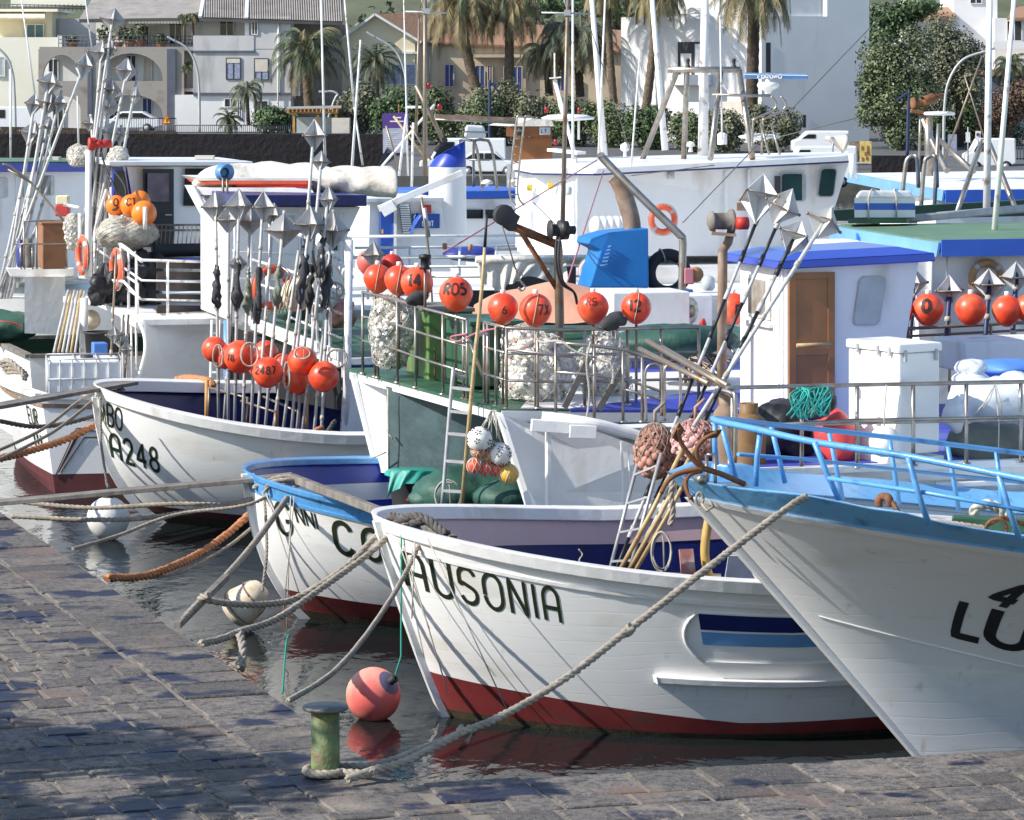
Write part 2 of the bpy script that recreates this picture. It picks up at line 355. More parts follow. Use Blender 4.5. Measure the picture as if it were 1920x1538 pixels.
GLY = {
'A': (.62, [[(0, 0), (0, .62)] + arc(.28, .68, .28, .32, 170, 10) + [(.56, .62), (.56, 0)], [(0, .4), (.56, .4)]]),
'U': (.62, [[(0, 1), (0, .3)] + arc(.28, .28, .28, .28, 180, 360) + [(.56, .3), (.56, 1)]]),
'S': (.6, [arc(.27, .75, .27, .25, 15, 180)[::1] + arc(.27, .52, .27, .06, 180, 180, 1) + [(.12, .56), (.42, .44)] + arc(.27, .25, .27, .25, 30, -165)]),
'O': (.68, [[(0, .36), (0, .64)] + arc(.31, .66, .31, .34, 180, 0) + [(.62, .64), (.62, .36)] + arc(.31, .34, .31, .34, 0, -180)]),
'N': (.64, [[(0, 0), (0, 1), (.56, 0), (.56, 1)]]),
'I': (.12, [[(.02, 0), (.02, 1)]]),
'C': (.62, [arc(.3, .66, .3, .34, 20, 180) + arc(.3, .34, .3, .34, 180, 340)]),
'G': (.66, [arc(.3, .66, .3, .34, 25, 180) + arc(.3, .34, .3, .34, 180, 360) + [(.6, .42), (.36, .42)]]),
'M': (.78, [[(0, 0), (0, 1), (.35, .2), (.7, 1), (.7, 0)]]),
'B': (.62, [[(0, 0), (0, 1)] + arc(.28, .77, .25, .23, 90, -90) + [(0, .54)], [(.28, .54)] + arc(.28, .27, .29, .27, 90, -90) + [(0, 0)]]),
'L': (.56, [[(0, 1), (0, 0), (.5, 0)]]),
'2': (.62, [arc(.27, .72, .27, .28, 170, -20) + [(.02, 0), (.58, 0)]]),
'4': (.66, [[(.42, 0), (.42, 1), (0, .3), (.6, .3)]]),
'8': (.62, [arc(.28, .76, .22, .24, -90, 270, 14), arc(.28, .26, .28, .26, 90, 450, 14)]),
'7': (.56, [[(0, 1), (.5, 1), (.18, 0)]]), 'X': (.5, [[(0, 0), (.45, 1)], [(0, 1), (.45, 0)]]),
'6': (.56, [arc(.26, .27, .26, .27, 90, 450, 14), [(.4, 1), (.05, .5), (0, .27)]]), '1': (.3, [[(0, .8), (.15, 1), (.15, 0)]]),
'9': (.56, [arc(.26, .73, .26, .27, -90, 270, 14), [(.52, .7), (.4, .3), (.2, 0)]]), '3': (.5, [arc(.2, .76, .25, .24, 140, -90) + arc(.2, .26, .28, .26, 90, -140)]),
'5': (.5, [[(.45, 1), (.05, 1), (.03, .58)] + arc(.2, .3, .28, .3, 100, -140)]),
'D': (.6, [[(0, 0), (0, 1)] + arc(.2, .5, .35, .5, 90, -90) + [(0, 0)]]), 'V': (.56, [[(0, 1), (.26, 0), (.52, 1)]]), 'F': (.52, [[(0, 0), (0, 1), (.48, 1)], [(0, .55), (.4, .55)]]), 'R': (.6, [[(0, 0), (0, 1)] + arc(.25, .76, .27, .24, 90, -90) + [(0, .52)], [(.2, .52), (.55, 0)]]),
'T': (.56, [[(0, 1), (.52, 1)], [(.26, 1), (.26, 0)]]), 'J': (.4, [[(.32, 1), (.32, .2)] + arc(.16, .2, .16, .2, 0, -170)]),
'P': (.55, [[(0, 0), (0, 1)] + arc(.25, .76, .27, .24, 90, -90) + [(0, .52)]]), 'E': (.52, [[(.48, 0), (0, 0), (0, 1), (.48, 1)], [(0, .52), (.4, .52)]]),
}
def text2d(txt, x0=0.0, h=1.0, gap=.16, w=.1):
 """ribbons: list of (left,right) 2-D point pairs in text space"""
 rib = []; x = x0
 for ch in txt:
  if ch == ' ': x += .4 * h; continue
  wd, strokes = GLY[ch]
  for st in strokes:
   pts = []
   for p, q in zip(st, st[1:]):
    k = max(1, int(hypot(q[0] - p[0], q[1] - p[1]) / .07))
    pts += [(lerp(p[0], q[0], i / k), lerp(p[1], q[1], i / k)) for i in range(k)]
   pts.append(st[-1]); pr = []
   for i, p in enumerate(pts):
    a = pts[max(i - 1, 0)]; b = pts[min(i + 1, len(pts) - 1)]; dx, dy = b[0] - a[0], b[1] - a[1]; l = hypot(dx, dy) or 1
    nx, ny = -dy / l * w / 2, dx / l * w / 2
    pr.append(((x + (p[0] + nx) * h, (p[1] + ny) * h), (x + (p[0] - nx) * h, (p[1] - ny) * h)))
   rib.append(pr)
  x += (wd + gap) * h
 return rib, x
def ribbons(mb, rib, fn, m=0):
 for pr in rib:
  o = len(mb.v)
  for a, b in pr: mb.v += [V(fn(*a)), V(fn(*b))]
  for i in range(len(pr) - 1):
   mb.f.append([o + 2 * i, o + 2 * i + 1, o + 2 * i + 3, o + 2 * i + 2]); mb.m.append(m); mb.s.append(True)
 return mb
# ------------------------------------------------------------------ camera, light, world
build_mats()
SC = bpy.context.scene
cam = bpy.data.objects.new('camera', bpy.data.cameras.new('camera')); COL.objects.link(cam); SC.camera = cam
cam.location = (0, 0, CAMZ); cam.rotation_euler = (pi / 2, 0, 0)
cam.data.sensor_fit = 'HORIZONTAL'; cam.data.sensor_width = 36; cam.data.lens = F / 1920 * 36
cam.data.shift_y = -(769 - HY) / 1920; cam.data.clip_start = 1; cam.data.clip_end = 3000
SUN_EL, SUN_AZ = radians(36), atan2(-.335, -.942)      # direction towards the sun, azimuth as maths angle in XY
w = bpy.data.worlds.new('World'); SC.world = w; w.use_nodes = True
sky = w.node_tree.nodes.new('ShaderNodeTexSky'); sky.sky_type = 'NISHITA'; sky.sun_disc = False
sky.sun_elevation = SUN_EL; sky.sun_rotation = pi / 2 - SUN_AZ; sky.air_density = 1.0; sky.dust_density = .6; sky.ozone_density = 2.0
bg = w.node_tree.nodes['Background']; bg.inputs[1].default_value = 0.15
w.node_tree.links.new(sky.outputs[0], bg.inputs[0])
sun = bpy.data.objects.new('sun', bpy.data.lights.new('sun', 'SUN')); COL.objects.link(sun)
sun.data.energy = 4.6; sun.data.angle = radians(.53); sun.data.color = (1, .95, .87)
sd = V((cos(SUN_AZ) * cos(SUN_EL), sin(SUN_AZ) * cos(SUN_EL), sin(SUN_EL)))
sun.rotation_euler = sd.to_track_quat('Z', 'Y').to_euler()
SC.view_settings.view_transform = 'Standard'; SC.view_settings.look = 'None'; SC.view_settings.exposure = 0.50; SC.view_settings.gamma = 1
SC.cycles.use_denoising = True
SC.cycles.max_bounces = 6; SC.cycles.transparent_max_bounces = 6; SC.cycles.sample_clamp_indirect = 8; SC.cycles.blur_glossy = 0.12
# ------------------------------------------------------------------ water
def water_mat():
 m = bpy.data.materials.new('water'); m.use_nodes = True; N = m.node_tree.nodes; L = m.node_tree.links; b = N['Principled BSDF']
 b.inputs['Base Color'].default_value = (.012, .016, .017, 1); b.inputs['Roughness'].default_value = .025; b.inputs['IOR'].default_value = 1.45
 g = N.new('ShaderNodeNewGeometry')
 def nz(sx, sy, det, dist):
  mp = N.new('ShaderNodeMapping'); mp.inputs['Scale'].default_value = (sx, sy, 1); mp.inputs['Rotation'].default_value = (0, 0, .35); L.new(g.outputs['Position'], mp.inputs[0])
  n = N.new('ShaderNodeTexNoise'); n.inputs['Scale'].default_value = 1; n.inputs['Detail'].default_value = det; n.inputs['Distortion'].default_value = dist; L.new(mp.outputs[0], n.inputs['Vector']); return n.outputs['Fac']
 a = N.new('ShaderNodeMath'); a.operation = 'MULTIPLY_ADD'; L.new(nz(1.7, 1.1, 2, .6), a.inputs[0]); a.inputs[1].default_value = 1.0
 c = N.new('ShaderNodeMath'); c.operation = 'MULTIPLY'; L.new(nz(6.5, 4.5, 3, .5), c.inputs[0]); c.inputs[1].default_value = .26; L.new(c.outputs[0], a.inputs[2])
 bn = N.new('ShaderNodeBump'); bn.inputs['Strength'].default_value = 1; bn.inputs['Distance'].default_value = .02; L.new(a.outputs[0], bn.inputs['Height']); L.new(bn.outputs[0], b.inputs['Normal'])
 MATS['water'] = m
water_mat()
struct(MB().quad((-200, 5, 0), (200, 5, 0), (200, 216, 0), (-200, 216, 0)).build('water', 'water'))
# ------------------------------------------------------------------ stone quay in the foreground, an L with its inner corner left of the middle
QZ = 1.2
QC = V((-.757, 23.11, QZ)); QL = (V((-6.03, 38.0, QZ)) - QC).normalized(); QR = (V((3.82, 24.3, QZ)) - QC).normalized()
def stone_mat():
 m = bpy.data.materials.new('quay_stone'); m.use_nodes = True; N = m.node_tree.nodes; L = m.node_tree.links; b = N['Principled BSDF']
 g = N.new('ShaderNodeNewGeometry')
 def nz(s, det=5, off=0):
  n = N.new('ShaderNodeTexNoise'); n.inputs['Scale'].default_value = s; n.inputs['Detail'].default_value = det; L.new(g.outputs['Position'], n.inputs['Vector']); return n.outputs['Fac']
 def rng(f, a, c, d=0, e=1):
  r = N.new('ShaderNodeMapRange'); L.new(f, r.inputs[0])
  for i, q in enumerate((a, c, d, e)): r.inputs[i + 1].default_value = q
  return r.outputs[0]
 def mix(f, a, c, typ='MIX'):
  x = N.new('ShaderNodeMix'); x.data_type = 'RGBA'; x.blend_type = typ
  L.new(f, x.inputs[0]) if hasattr(f, 'is_output') else setattr(x.inputs[0], 'default_value', f)
  for i, q in ((6, a), (7, c)):
   L.new(q, x.inputs[i]) if hasattr(q, 'is_output') else setattr(x.inputs[i], 'default_value', (*q, 1))
  return x.outputs[2]
 isl = g.outputs['Random Per Island']
 base = mix(isl, (.078, .066, .056), (.175, .150, .128))
 base = mix(rng(nz(18, 7), .42, .68), base, (.05, .047, .048)); base = mix(rng(nz(70, 3), .62, .72), base, (.36, .34, .31)); base = mix(rng(nz(2.2), .55, .75), base, (.24, .20, .16)); base = mix(rng(nz(.9, 6), .58, .70), base, (.16, .11, .085))
 damp_shade = rng(nz(1.5, 9), .555, .61)  # blue-black patches: damp, plus tree shade painted into the stone colour
 base = mix(damp_shade, base, (.014, .015, .034))
 L.new(base, b.inputs['Base Color'])
 ro = N.new('ShaderNodeMapRange'); L.new(damp_shade, ro.inputs[0]); ro.inputs[3].default_value = .85; ro.inputs[4].default_value = .55; L.new(ro.outputs[0], b.inputs['Roughness'])
 bn = N.new('ShaderNodeBump'); bn.inputs['Strength'].default_value = .9; bn.inputs['Distance'].default_value = .012; L.new(nz(26, 8), bn.inputs['Height']); L.new(bn.outputs[0], b.inputs['Normal'])
 MATS['quay_stone'] = m
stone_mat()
mat('mortar', (.20, .17, .135), .95, var=.25, vs=5, bump=.5, bs=50)
mat('quayface', (.10, .095, .09), .85, var=.3, vs=2, dirt=(.03, .04, .02), dirt_amt=.6, ds=2)
def quay():
 far = QC + QL * 46; right = QC + QR * 30
 poly = [QC, far, V((-60, far.y + 5, QZ)), V((-60, 2, QZ)), V((40, 2, QZ)), right]
 struct(MB().prism([p + V((0, 0, -.015)) for p in poly], (0, 0, -3), 0).build('quay', ['mortar']))
 mb = MB(); rr = random.Random(3)
 nL = V((QL.y, -QL.x, 0))            # from the left edge towards the water
 def inside(p): return (p - QC).cross(QL).z < 0 or (p - QC).cross(QR).z > 0
 def stone(o, a, b, la, lb, dz):
  g = .010 + rr.random() * .012; bev = .012
  c = [o + a * g + b * g, o + a * (la - g) + b * (g + rr.uniform(-.004, .006)), o + a * (la - g) + b * (lb - g), o + a * g + b * (lb - g + rr.uniform(-.006, .004))]
  c = [p + a * rr.uniform(-.016, .016) + b * rr.uniform(-.012, .012) for p in c]
  mid = (c[0] + c[2]) / 2
  top = [p.lerp(mid, bev * 2 / max(la, lb)) + V((0, 0, dz)) + V((0, 0, rr.uniform(-.006, .006))) for p in c]
  base = [p + V((0, 0, -.05)) for p in c]; lip = [p + V((0, 0, dz - .010)) for p in c]
  mb.add(base + lip + top, [(0, 1, 5, 4), (1, 2, 6, 5), (2, 3, 7, 6), (3, 0, 4, 7), (4, 5, 9, 8), (5, 6, 10, 9), (6, 7, 11, 10), (7, 4, 8, 11), (8, 9, 10, 11)])
 inl = -nL                            # into the quay from the left edge
 s = -.82
 while s < 40:
  ls = rr.uniform(.5, .95); q = 0.02
  if True:
   wq = .74 + rr.uniform(-.02, .02)
   o = QC + QL * s + inl * (0.0)
   stone(o, QL, inl, ls, wq, rr.uniform(-.004, .004))
  s += ls
 row = -14.0
 while row < 40:
  h = rr.uniform(.30, .46); t = .74 if row > -.80 else -.10 + .08 * row * 0
  first = True
  while t < 5.2 if row > 2 else t < 8.5:
   ln = rr.uniform(.22, .50) if not first else rr.uniform(.2, .6); first = False
   o = QC + QL * row + inl * t
   if row > -9 and o.y > 14: stone(o, QL, inl, h, ln, rr.uniform(-.004, .005))
   t += ln
  row += h
 nR = V((QR.y, -QR.x, 0)); s = .12
 while s < 12:
  ls = rr.uniform(.5, .8); stone(QC + QR * s, QR, nR, ls, .66, rr.uniform(-.004, .004)); s += ls
 t = .66
 while t < 6:
  h = rr.uniform(.3, .42); s = .05 + t * .25
  while s < 12:
   ls = rr.uniform(.3, .6); stone(QC + QR * s + nR * t, QR, nR, ls, h, rr.uniform(-.004, .005)); s += ls
  t += h
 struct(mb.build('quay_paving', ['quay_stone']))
 f = MB()
 f.bar(QC + QL * 23 + V((0, 0, -.62)) + nL * .012, QC + V((0, 0, -.62)) + nL * .012, .02, 1.1)
 f.bar(QC + QR * 15 + V((0, 0, -.62)) - nR * .012, QC + V((0, 0, -.62)) - nR * .012, .02, 1.1)
 struct(f.build('quay_edge', ['quayface']))
quay()
def bollard():
 b = G(610, 1455, QZ); t = thing('mooring_bollard', 'short green painted iron bollard with flat round cap on the stone quay', 'bollard', b)
 k = 23.4 / F
 MB().lathe(b, [(27 * k, -.02), (27 * k, .47), (26 * k, .47)], 28).build('post', ['bollard_paint'], t)
 MB().lathe(b, [(.01, .455), (25 * k, .455), (41.5 * k, .478), (43 * k, .485), (43 * k, .497), (41.5 * k, .505), (.001, .508)], 32).build('cap', ['bollard_top'], t)
 return b, k
BOL, BK = bollard()
# ------------------------------------------------------------------ hulls
class Hull:
 """lines of a boat: tip = stem head (world), ang = direction aft, L length, B half beam at the rail"""
 def __init__(s, tip, ang, L, B, sheer, rake, rakeq=0, kw=.86, ns=2.2, nw=1.6, sm=.42, smw=.5, flare=1.0, heel=0.0, tipw=.05, low=-.3, ps=.62, qe=2):
  s.o = V((tip[0], tip[1], 0)); s.u, s.v = ax(ang); s.L, s.B, s.sheer = L, B, sheer
  s.h0 = tip[2]; s.rake, s.rakeq, s.kw, s.ns, s.nw, s.sm, s.smw, s.flare, s.heel, s.tipw, s.low, s.ps, s.qe = rake, rakeq, kw, ns, nw, sm, smw, flare, heel, tipw, low, ps, qe
 def h(s, q): return s.sheer(q) if callable(s.sheer) else s.sheer
 def hb(s, q, t):
  a = min(q / s.sm, 1); bs = s.tipw + (s.B - s.tipw) * (1 - (1 - a) ** s.ns) ** s.ps
  c = min(q / s.smw, 1); bw = s.tipw * .6 + (s.B * s.kw - s.tipw * .6) * (1 - (1 - c) ** s.nw)
  t = max(t, -.3); tt = max(t, 0) ** s.flare
  return (bw + (bs - bw) * tt) * (1 + min(t, 0) * .5)
 def pt(s, q, t, side=-1, off=0.0):
  h = s.h(q); x = s.rake * (1 - t) + s.rakeq * (1 - t) ** s.qe
  x = x * (1 - q) ** 2 + q * s.L
  y = side * max(s.hb(q, t) + off, 0.0)
  return s.o + s.u * x + s.v * y + UP * (t * h + s.heel * (y + s.B))
 def nrm(s, q, t, side=-1):
  e = 1e-3; a = s.pt(q + e, t, side) - s.pt(q - e if q > e else q, t, side); b = s.pt(q, t + e, side) - s.pt(q, t - e, side)
  n = a.cross(b).normalized(); return n if n.dot(s.v * side) > 0 else -n
 def at(s, x, y, z): return s.o + s.u * x + s.v * y + UP * z       # boat axes: metres aft of the stem head, towards the far side, up
 def ts(s, q, bands):
  h = s.h(q); return h
 def shell(s, mb, zs, mats_rows, n=44, fine=1):
  """zs: list of t or functions q->t (rows, low to high); mats_rows: material per strip"""
  for side in (-1, 1):
   for r in range(len(zs) - 1):
    f0 = zs[r] if callable(zs[r]) else (lambda q, c=zs[r]: c); f1 = zs[r + 1] if callable(zs[r + 1]) else (lambda q, c=zs[r + 1]: c)
    k = max(1, int(fine * 8 * abs(f1(.3) - f0(.3))))
    mb.grid(lambda a, b: s.pt(a ** 1.6, lerp(f0(a ** 1.6), f1(a ** 1.6), b), side), n, k, mats_rows[r])
 def strip(s, mb, t0, t1, out0, out1, q0=0.0, q1=1.0, sides=(-1, 1), n=44, m=0, top=None):
  """a moulding that runs along the shell between heights t0..t1 (fractions or functions), standing out from out0 to out1"""
  F0 = t0 if callable(t0) else (lambda q: t0); F1 = t1 if callable(t1) else (lambda q: t1)
  for side in sides:
   def P4(q): return [s.pt(q, F0(q), side, out0), s.pt(q, F0(q), side, out1), s.pt(q, F1(q), side, out1), s.pt(q, F1(q), side, out0)]
   o = len(mb.v)
   qs = [q0 + (q1 - q0) * (i / n) ** 1.5 for i in range(n + 1)]
   for q in qs: mb.v += P4(q)
   for i in range(n):
    for j in range(4):
     mb.f.append([o + 4 * i + j, o + 4 * i + (j + 1) % 4, o + 4 * i + 4 + (j + 1) % 4, o + 4 * i + 4 + j]); mb.m.append(m); mb.s.append(False)
   mb.f += [[o, o + 1, o + 2, o + 3], [o + 4 * n + j for j in range(4)]]; mb.m += [m, m]; mb.s += [False, False]
 def lining(s, mb, t0, t1, thick, q0=.01, q1=1, n=40, m=0):
  for side in (-1, 1):
   mb.grid(lambda a, b: s.pt(lerp(q0, q1, a ** 1.5), lerp(t0, t1, b), side, -thick), n, 3, m)
 def deck(s, mb, t, q0=.01, q1=1, inset=.05, n=40, m=0):
  mb.grid(lambda a, b: s.pt(lerp(q0, q1, a ** 1.5), t, -1, -inset).lerp(s.pt(lerp(q0, q1, a ** 1.5), t, 1, -inset), b), n, 4, m, sm=False)
 def stem(s, mb, w, d, t0=-.25, t1=1.03, m=0, n=14):
  pts = []
  for i in range(n + 1):
   t = lerp(t0, t1, i / n); x = s.rake * (1 - t) + s.rakeq * (1 - t) ** s.qe
   pts.append(s.o + s.u * x + UP * t * s.h0)
  o = len(mb.v)
  for p in pts: mb.v += [p - s.u * d - s.v * w / 2, p - s.u * d + s.v * w / 2, p + s.u * .1 + s.v * w / 2, p + s.u * .1 - s.v * w / 2]
  for i in range(n):
   for j in range(4): mb.f.append([o + 4 * i + j, o + 4 * i + (j + 1) % 4, o + 4 * i + 4 + (j + 1) % 4, o + 4 * i + 4 + j]); mb.m.append(m); mb.s.append(False)
  mb.f.append([o + 4 * n + j for j in range(4)]); mb.m.append(m); mb.s.append(False)
 def find(s, px, py, side=-1):
  best = None; c = (.2, .5); r = (.2, .6)
  for _ in range(7):
   cand = []
   for i in range(-8, 9):
    for j in range(-8, 9):
     q = max(0.0005, c[0] + r[0] * i / 8); t = c[1] + r[1] * j / 8
     p = s.pt(q, t, side); x = CX + p.x * F / p.y; y = HY + (CAMZ - p.z) * F / p.y
     cand.append(((x - px) ** 2 + (y - py) ** 2, q, t))
   m = min(cand); c = (m[1], m[2]); r = (r[0] * .35, r[1] * .35)
  return c
 def letters(s, txt, parent, bl, br, tl, w=.12, gap=.16, m='letter', off=.005):
  """lettering laid on the near side of the shell; the three corners say where it starts, ends and how tall it is"""
  A, B, C = s.find(*bl), s.find(*br), s.find(*tl); rib, wd = text2d(txt, 0, 1, gap, w); wd -= gap; mb = MB()
  def fn(x, y):
   a = x / wd; q = A[0] + (B[0] - A[0]) * a + (C[0] - A[0]) * y; t = A[1] + (B[1] - A[1]) * a + (C[1] - A[1]) * y; q = max(q, .0005)
   return s.pt(q, t, -1) + s.nrm(q, t, -1) * off
  ribbons(mb, rib, fn); return mb.build('lettering', m, parent)
def pix(p): return (CX + p.x * F / p.y, HY + (CAMZ - p.z) * F / p.y)
def boat_hull(H, root, cols, tred, cap_mat, cap_w=.16, cap_h=.09, lining='navy', deck_t=.45, deckm='navy', under='deepred'):
 mb = MB(); H.shell(mb, [H.low, lambda q: .045 / H.h(q), lambda q: tred(q) / H.h(q)] + [c[0] for c in cols], [len(cols) + 1, 0] + list(range(1, len(cols) + 1)))
 hull = mb.build('hull', [under] + [c[1] for c in cols] + ['weed'], root)
 mb = MB(); H.stem(mb, .10, .05); mb.build('stem_post', 'hullwhite', hull)
 mb = MB(); H.strip(mb, lambda q: 1 - cap_h * .4 / H.h(q), lambda q: 1 + cap_h * .6 / H.h(q), -cap_w * .62, cap_w * .38, 0, 1)
 mb.build('cap_rail', cap_mat, hull, bevel=.012)
 mb = MB(); H.lining(mb, deck_t, .99, .09); mb.build('bulwark_lining', lining, hull)
 mb = MB(); H.deck(mb, deck_t, inset=.06); mb.build('deck', deckm, root)
 return hull
ANG = 15.5
# ---- AUSONIA
t0 = P(712, 988, 31.5)
HA = Hull(t0, 18, 13.0, 2.5, lambda q: 1.86 - 2.3 * min(q, .25) + 3.0 * min(q, .25) ** 2, .52, .14, kw=.84, ns=2.4, nw=2.3, sm=.30, smw=.30, flare=.8, heel=.014)
ausonia = thing('fishing_boat', 'white wooden fishing boat with green lettering AUSONIA on its bow and blue inside', 'boat', HA.o + HA.u * 4, 'fishing boats moored bow to the quay')
hullA = boat_hull(HA, ausonia, [(1, 'hullwhite')], lambda q: .42 - 1.3 * min(q, .2) + .15*max(0,q-.2), 'white', .22, .13, lining='navy', deck_t=.42, deckm='navy', under='red')
mb = MB(); HA.strip(mb, lambda q: 1 - .19 / HA.h(q), lambda q: 1 - .155 / HA.h(q), 0, .025, 0.005, 1, (-1,)); mb.build('rub_strip', 'white', hullA)
HA.letters('AUSONIA', hullA, (766, 1098), (1055, 1168), (751, 1029), w=.125, gap=.24)
mb = MB(); HA.lining(mb, .80, .975, .10, q0=.03); mb.build('lining_band', 'pinkwhite', hullA)
# ---- G.NNI CO
t0 = P(462, 897, 37.3)
HG = Hull(t0, ANG, 14.0, 2.75, lambda q: 1.62 - 2.4 * min(q, .2) + 5.0 * min(q, .2) ** 2, .25, .41, qe=3, kw=.82, ns=2.5, nw=2.3, sm=.26, smw=.34, flare=.8, heel=.022)
gco = thing('fishing_boat', 'white fishing boat with sky blue rail band, moored next behind AUSONIA', 'boat', HG.o + HG.u * 4, 'fishing boats moored bow to the quay')
hullG = boat_hull(HG, gco, [(lambda q: 1 - .16 / HG.h(q), 'hullwhite'), (1, 'blue')], lambda q: .30 - .5 * min(q, .3), 'blue', .22, .07, lining='royal', deck_t=.40, deckm='navy', under='red')
mb = MB(); HG.lining(mb, .68, .82, .105); mb.build('lining_stripe', 'white', hullG)
mb = MB(); HG.strip(mb, lambda q: 1 - .18 / HG.h(q), lambda q: 1 - .145 / HG.h(q), 0, .03, 0.0, 1, (-1, 1)); mb.build('rub_strip', 'blue', hullG)
HG.letters('G', hullG, (526, 1000), (553, 1004), (515, 940), w=.14)
HG.letters('NNI', hullG, (559, 980), (599, 993), (551, 949), w=.13)
HG.letters('CO', hullG, (634, 1035), (722, 1054), (624, 976), w=.16, gap=.4)
# ---- the boat lettered MBO / A248
t0 = P(180, 752, 45.3)
HJ = Hull(t0, ANG, 15.0, 2.6, lambda q: 1.74 - 3.2 * min(q, .2) + 6.5 * min(q, .2) ** 2, .20, .62, qe=3, kw=.86, ns=2.5, nw=2.3, sm=.30, smw=.36, flare=.8, heel=.05)
jumbo = thing('fishing_boat', 'white fishing boat with dark blue inside, lettered MBO and A248 on its bow', 'boat', HJ.o + HJ.u * 4, 'fishing boats moored bow to the quay')
hullJ = boat_hull(HJ, jumbo, [(1, 'hullwhite')], lambda q: .16, 'white', .30, .15, lining='navy', deck_t=.40, deckm='navy', under='deepred')
HJ.letters('M', hullJ, (191, 790), (200, 796), (186, 752), w=.14)
HJ.letters('BO', hullJ, (203, 797), (231, 808), (201, 757), w=.15)
HJ.letters('M', hullJ, (203, 848), (209, 856), (198, 806), w=.14)
HJ.letters('A248', hullJ, (212, 858), (302, 886), (206, 812), w=.15, gap=.2)
# ---- the blue railed boat at the right, flared bow
t0 = P(1303, 934, 27.3)
HL = Hull(t0, ANG, 14.0, 2.4, lambda q: 2.72 - 2.1 * min(q, .3) + .5 * min(q, .3) ** 2, 2.5, -.1, kw=.50, ns=2.3, nw=1.25, sm=.30, smw=.6, flare=2.2, tipw=.14, ps=.75, heel=-.012)
lu = thing('fishing_boat', 'high flared white bow with sky blue rail, pulpit railing and black letters LU', 'boat', HL.o + HL.u * 4, 'fishing boats moored bow to the quay')
mb = MB(); HL.shell(mb, [-.05, .12, .5, 1], [0, 1, 1], fine=2)
hullL = mb.build('hull', ['green_slime', 'hullwhite'], lu)
mb = MB(); HL.stem(mb, .16, .07, -.02, 1.0); mb.build('stem_post', 'hullwhite', hullL)
mb = MB(); HL.strip(mb, lambda q: 1 - .03 / HL.h(q), lambda q: 1 + .025 / HL.h(q), -.04, .055); mb.build('rub_strip', 'white', hullL)
mb = MB()
def lu_top(q): x = q * 14; return 1 + (.20 + .07 * math.exp(-((x - .75) / .35) ** 2) + .05 * math.exp(-((x - 1.3) / .2) ** 2)) / HL.h(q)
HL.strip(mb, lambda q: 1 + .02 / HL.h(q), lu_top, -.16, .02); mb.build('bulwark', 'blue_band', hullL, bevel=.02)
mb = MB(); HL.deck(mb, 1.0, q0=.004, q1=.115, inset=.1); mb.build('foredeck', 'blue', lu)
mb = MB(); HL.deck(mb, .97, q0=.115, inset=.1); mb.build('deck', 'white2', lu)
for l_, b_, r_, t_ in (('L', (1790, 1190), (1840, 1202), (1808, 1128)), ('U', (1851, 1204), (1925, 1222), (1872, 1143)), ('4', (1849, 1131), (1897, 1142), (1892, 1091))):
 HL.letters(l_, hullL, b_, r_, t_, w=.19 if l_ != '4' else .22, m='black')
mb = MB(); q0, tq = HL.find(1620, 1180); q1, t1q = HL.find(1915, 1252)
HL.strip(mb, lambda q: lerp(tq, t1q, (q - q0) / (q1 - q0)), lambda q: lerp(tq, t1q, (q - q0) / (q1 - q0)) + .012 / 2.6, 0, .012, q0 * .3, .6, (-1,)); mb.build('plank_seam', 'white', hullL)
qa, ta = HA.find(1309, 1151); qb, tb = HA.find(1305, 1180); qc, tc = HA.find(1306, 1184); qd, td = HA.find(1302, 1208); qe, te = HA.find(1309, 1241)
for nm, lo, hi, mm in (('stripe', tb, ta, 'navy'), ('stripe', td, tc, 'sky_blue')):
 mb = MB(); HA.strip(mb, lo, hi, -.01, .006, qa, .9, (-1,)); mb.build(nm, mm, hullA)
mb = MB(); HA.strip(mb, te - .006, te + .006, -.01, .02, qa, .9, (-1,)); HA.strip(mb, ta + .004, ta + .014, -.01, .015, qa, .9, (-1,))
pts = [HA.pt(qa + dq, lerp(te, ta, i / 8), -1, .012) for i, dq in enumerate([-.002, -.007, -.010, -.012, -.0125, -.012, -.010, -.007, -.002])]; mb.tube(pts, .018, 6)
mb.build('panel_moulding', 'white', hullA)
qf, tf = HA.find(1226, 1278); qg, tg = HA.find(1226, 1266)
mb = MB(); HA.strip(mb, tf, tg, -.01, .10, qf, .95, (-1,)); mb.build('guard_rail', 'white', hullA, bevel=.008)
# ------------------------------------------------------------------ loose gear
from mathutils import noise as MN
def wob(p, s, a): return V((MN.noise(p * s), MN.noise(p * s + V((7, 3, 1))), MN.noise(p * s + V((1, 9, 5))))) * a
def lump(c, rad, fr=None, n=22, k=16, amp=.12, sc=2.5, flat=None, m=0, mb=None):
 """an uneven soft body round c with half-sizes rad (along u, v, up)"""
 mb = mb or MB(); u, v = fr or (V((1, 0, 0)), V((0, 1, 0))); c = V(c)
 def fn(a, b):
  th = 2 * pi * a; ph = pi * (b - .5); e = V((cos(th) * cos(ph), sin(th) * cos(ph), sin(ph)))
  p = c + u * e.x * rad[0] + v * e.y * rad[1] + UP * e.z * rad[2]
  d = 1 + amp * 2 * MN.noise(p * sc) + amp * MN.noise(p * sc * 2.7)
  p = c + (p - c) * d
  if flat is not None: p.z = max(p.z, flat)
  return p
 return mb.grid(fn, n, k, m)
def lump_at(c, rad, fr, amp, sc, flat):
 def fn(a, b, out=0.0):
  th = 2 * pi * a; ph = pi * (b - .5); e = V((cos(th) * cos(ph), sin(th) * cos(ph), sin(ph)))
  p = c + fr[0] * e.x * rad[0] + fr[1] * e.y * rad[1] + UP * e.z * rad[2]
  p = c + (p - c) * (1 + amp * 2 * MN.noise(p * sc) + amp * MN.noise(p * sc * 2.7) + out)
  if flat is not None: p.z = max(p.z, flat)
  return p
 return fn
FRAME = ax(ANG)
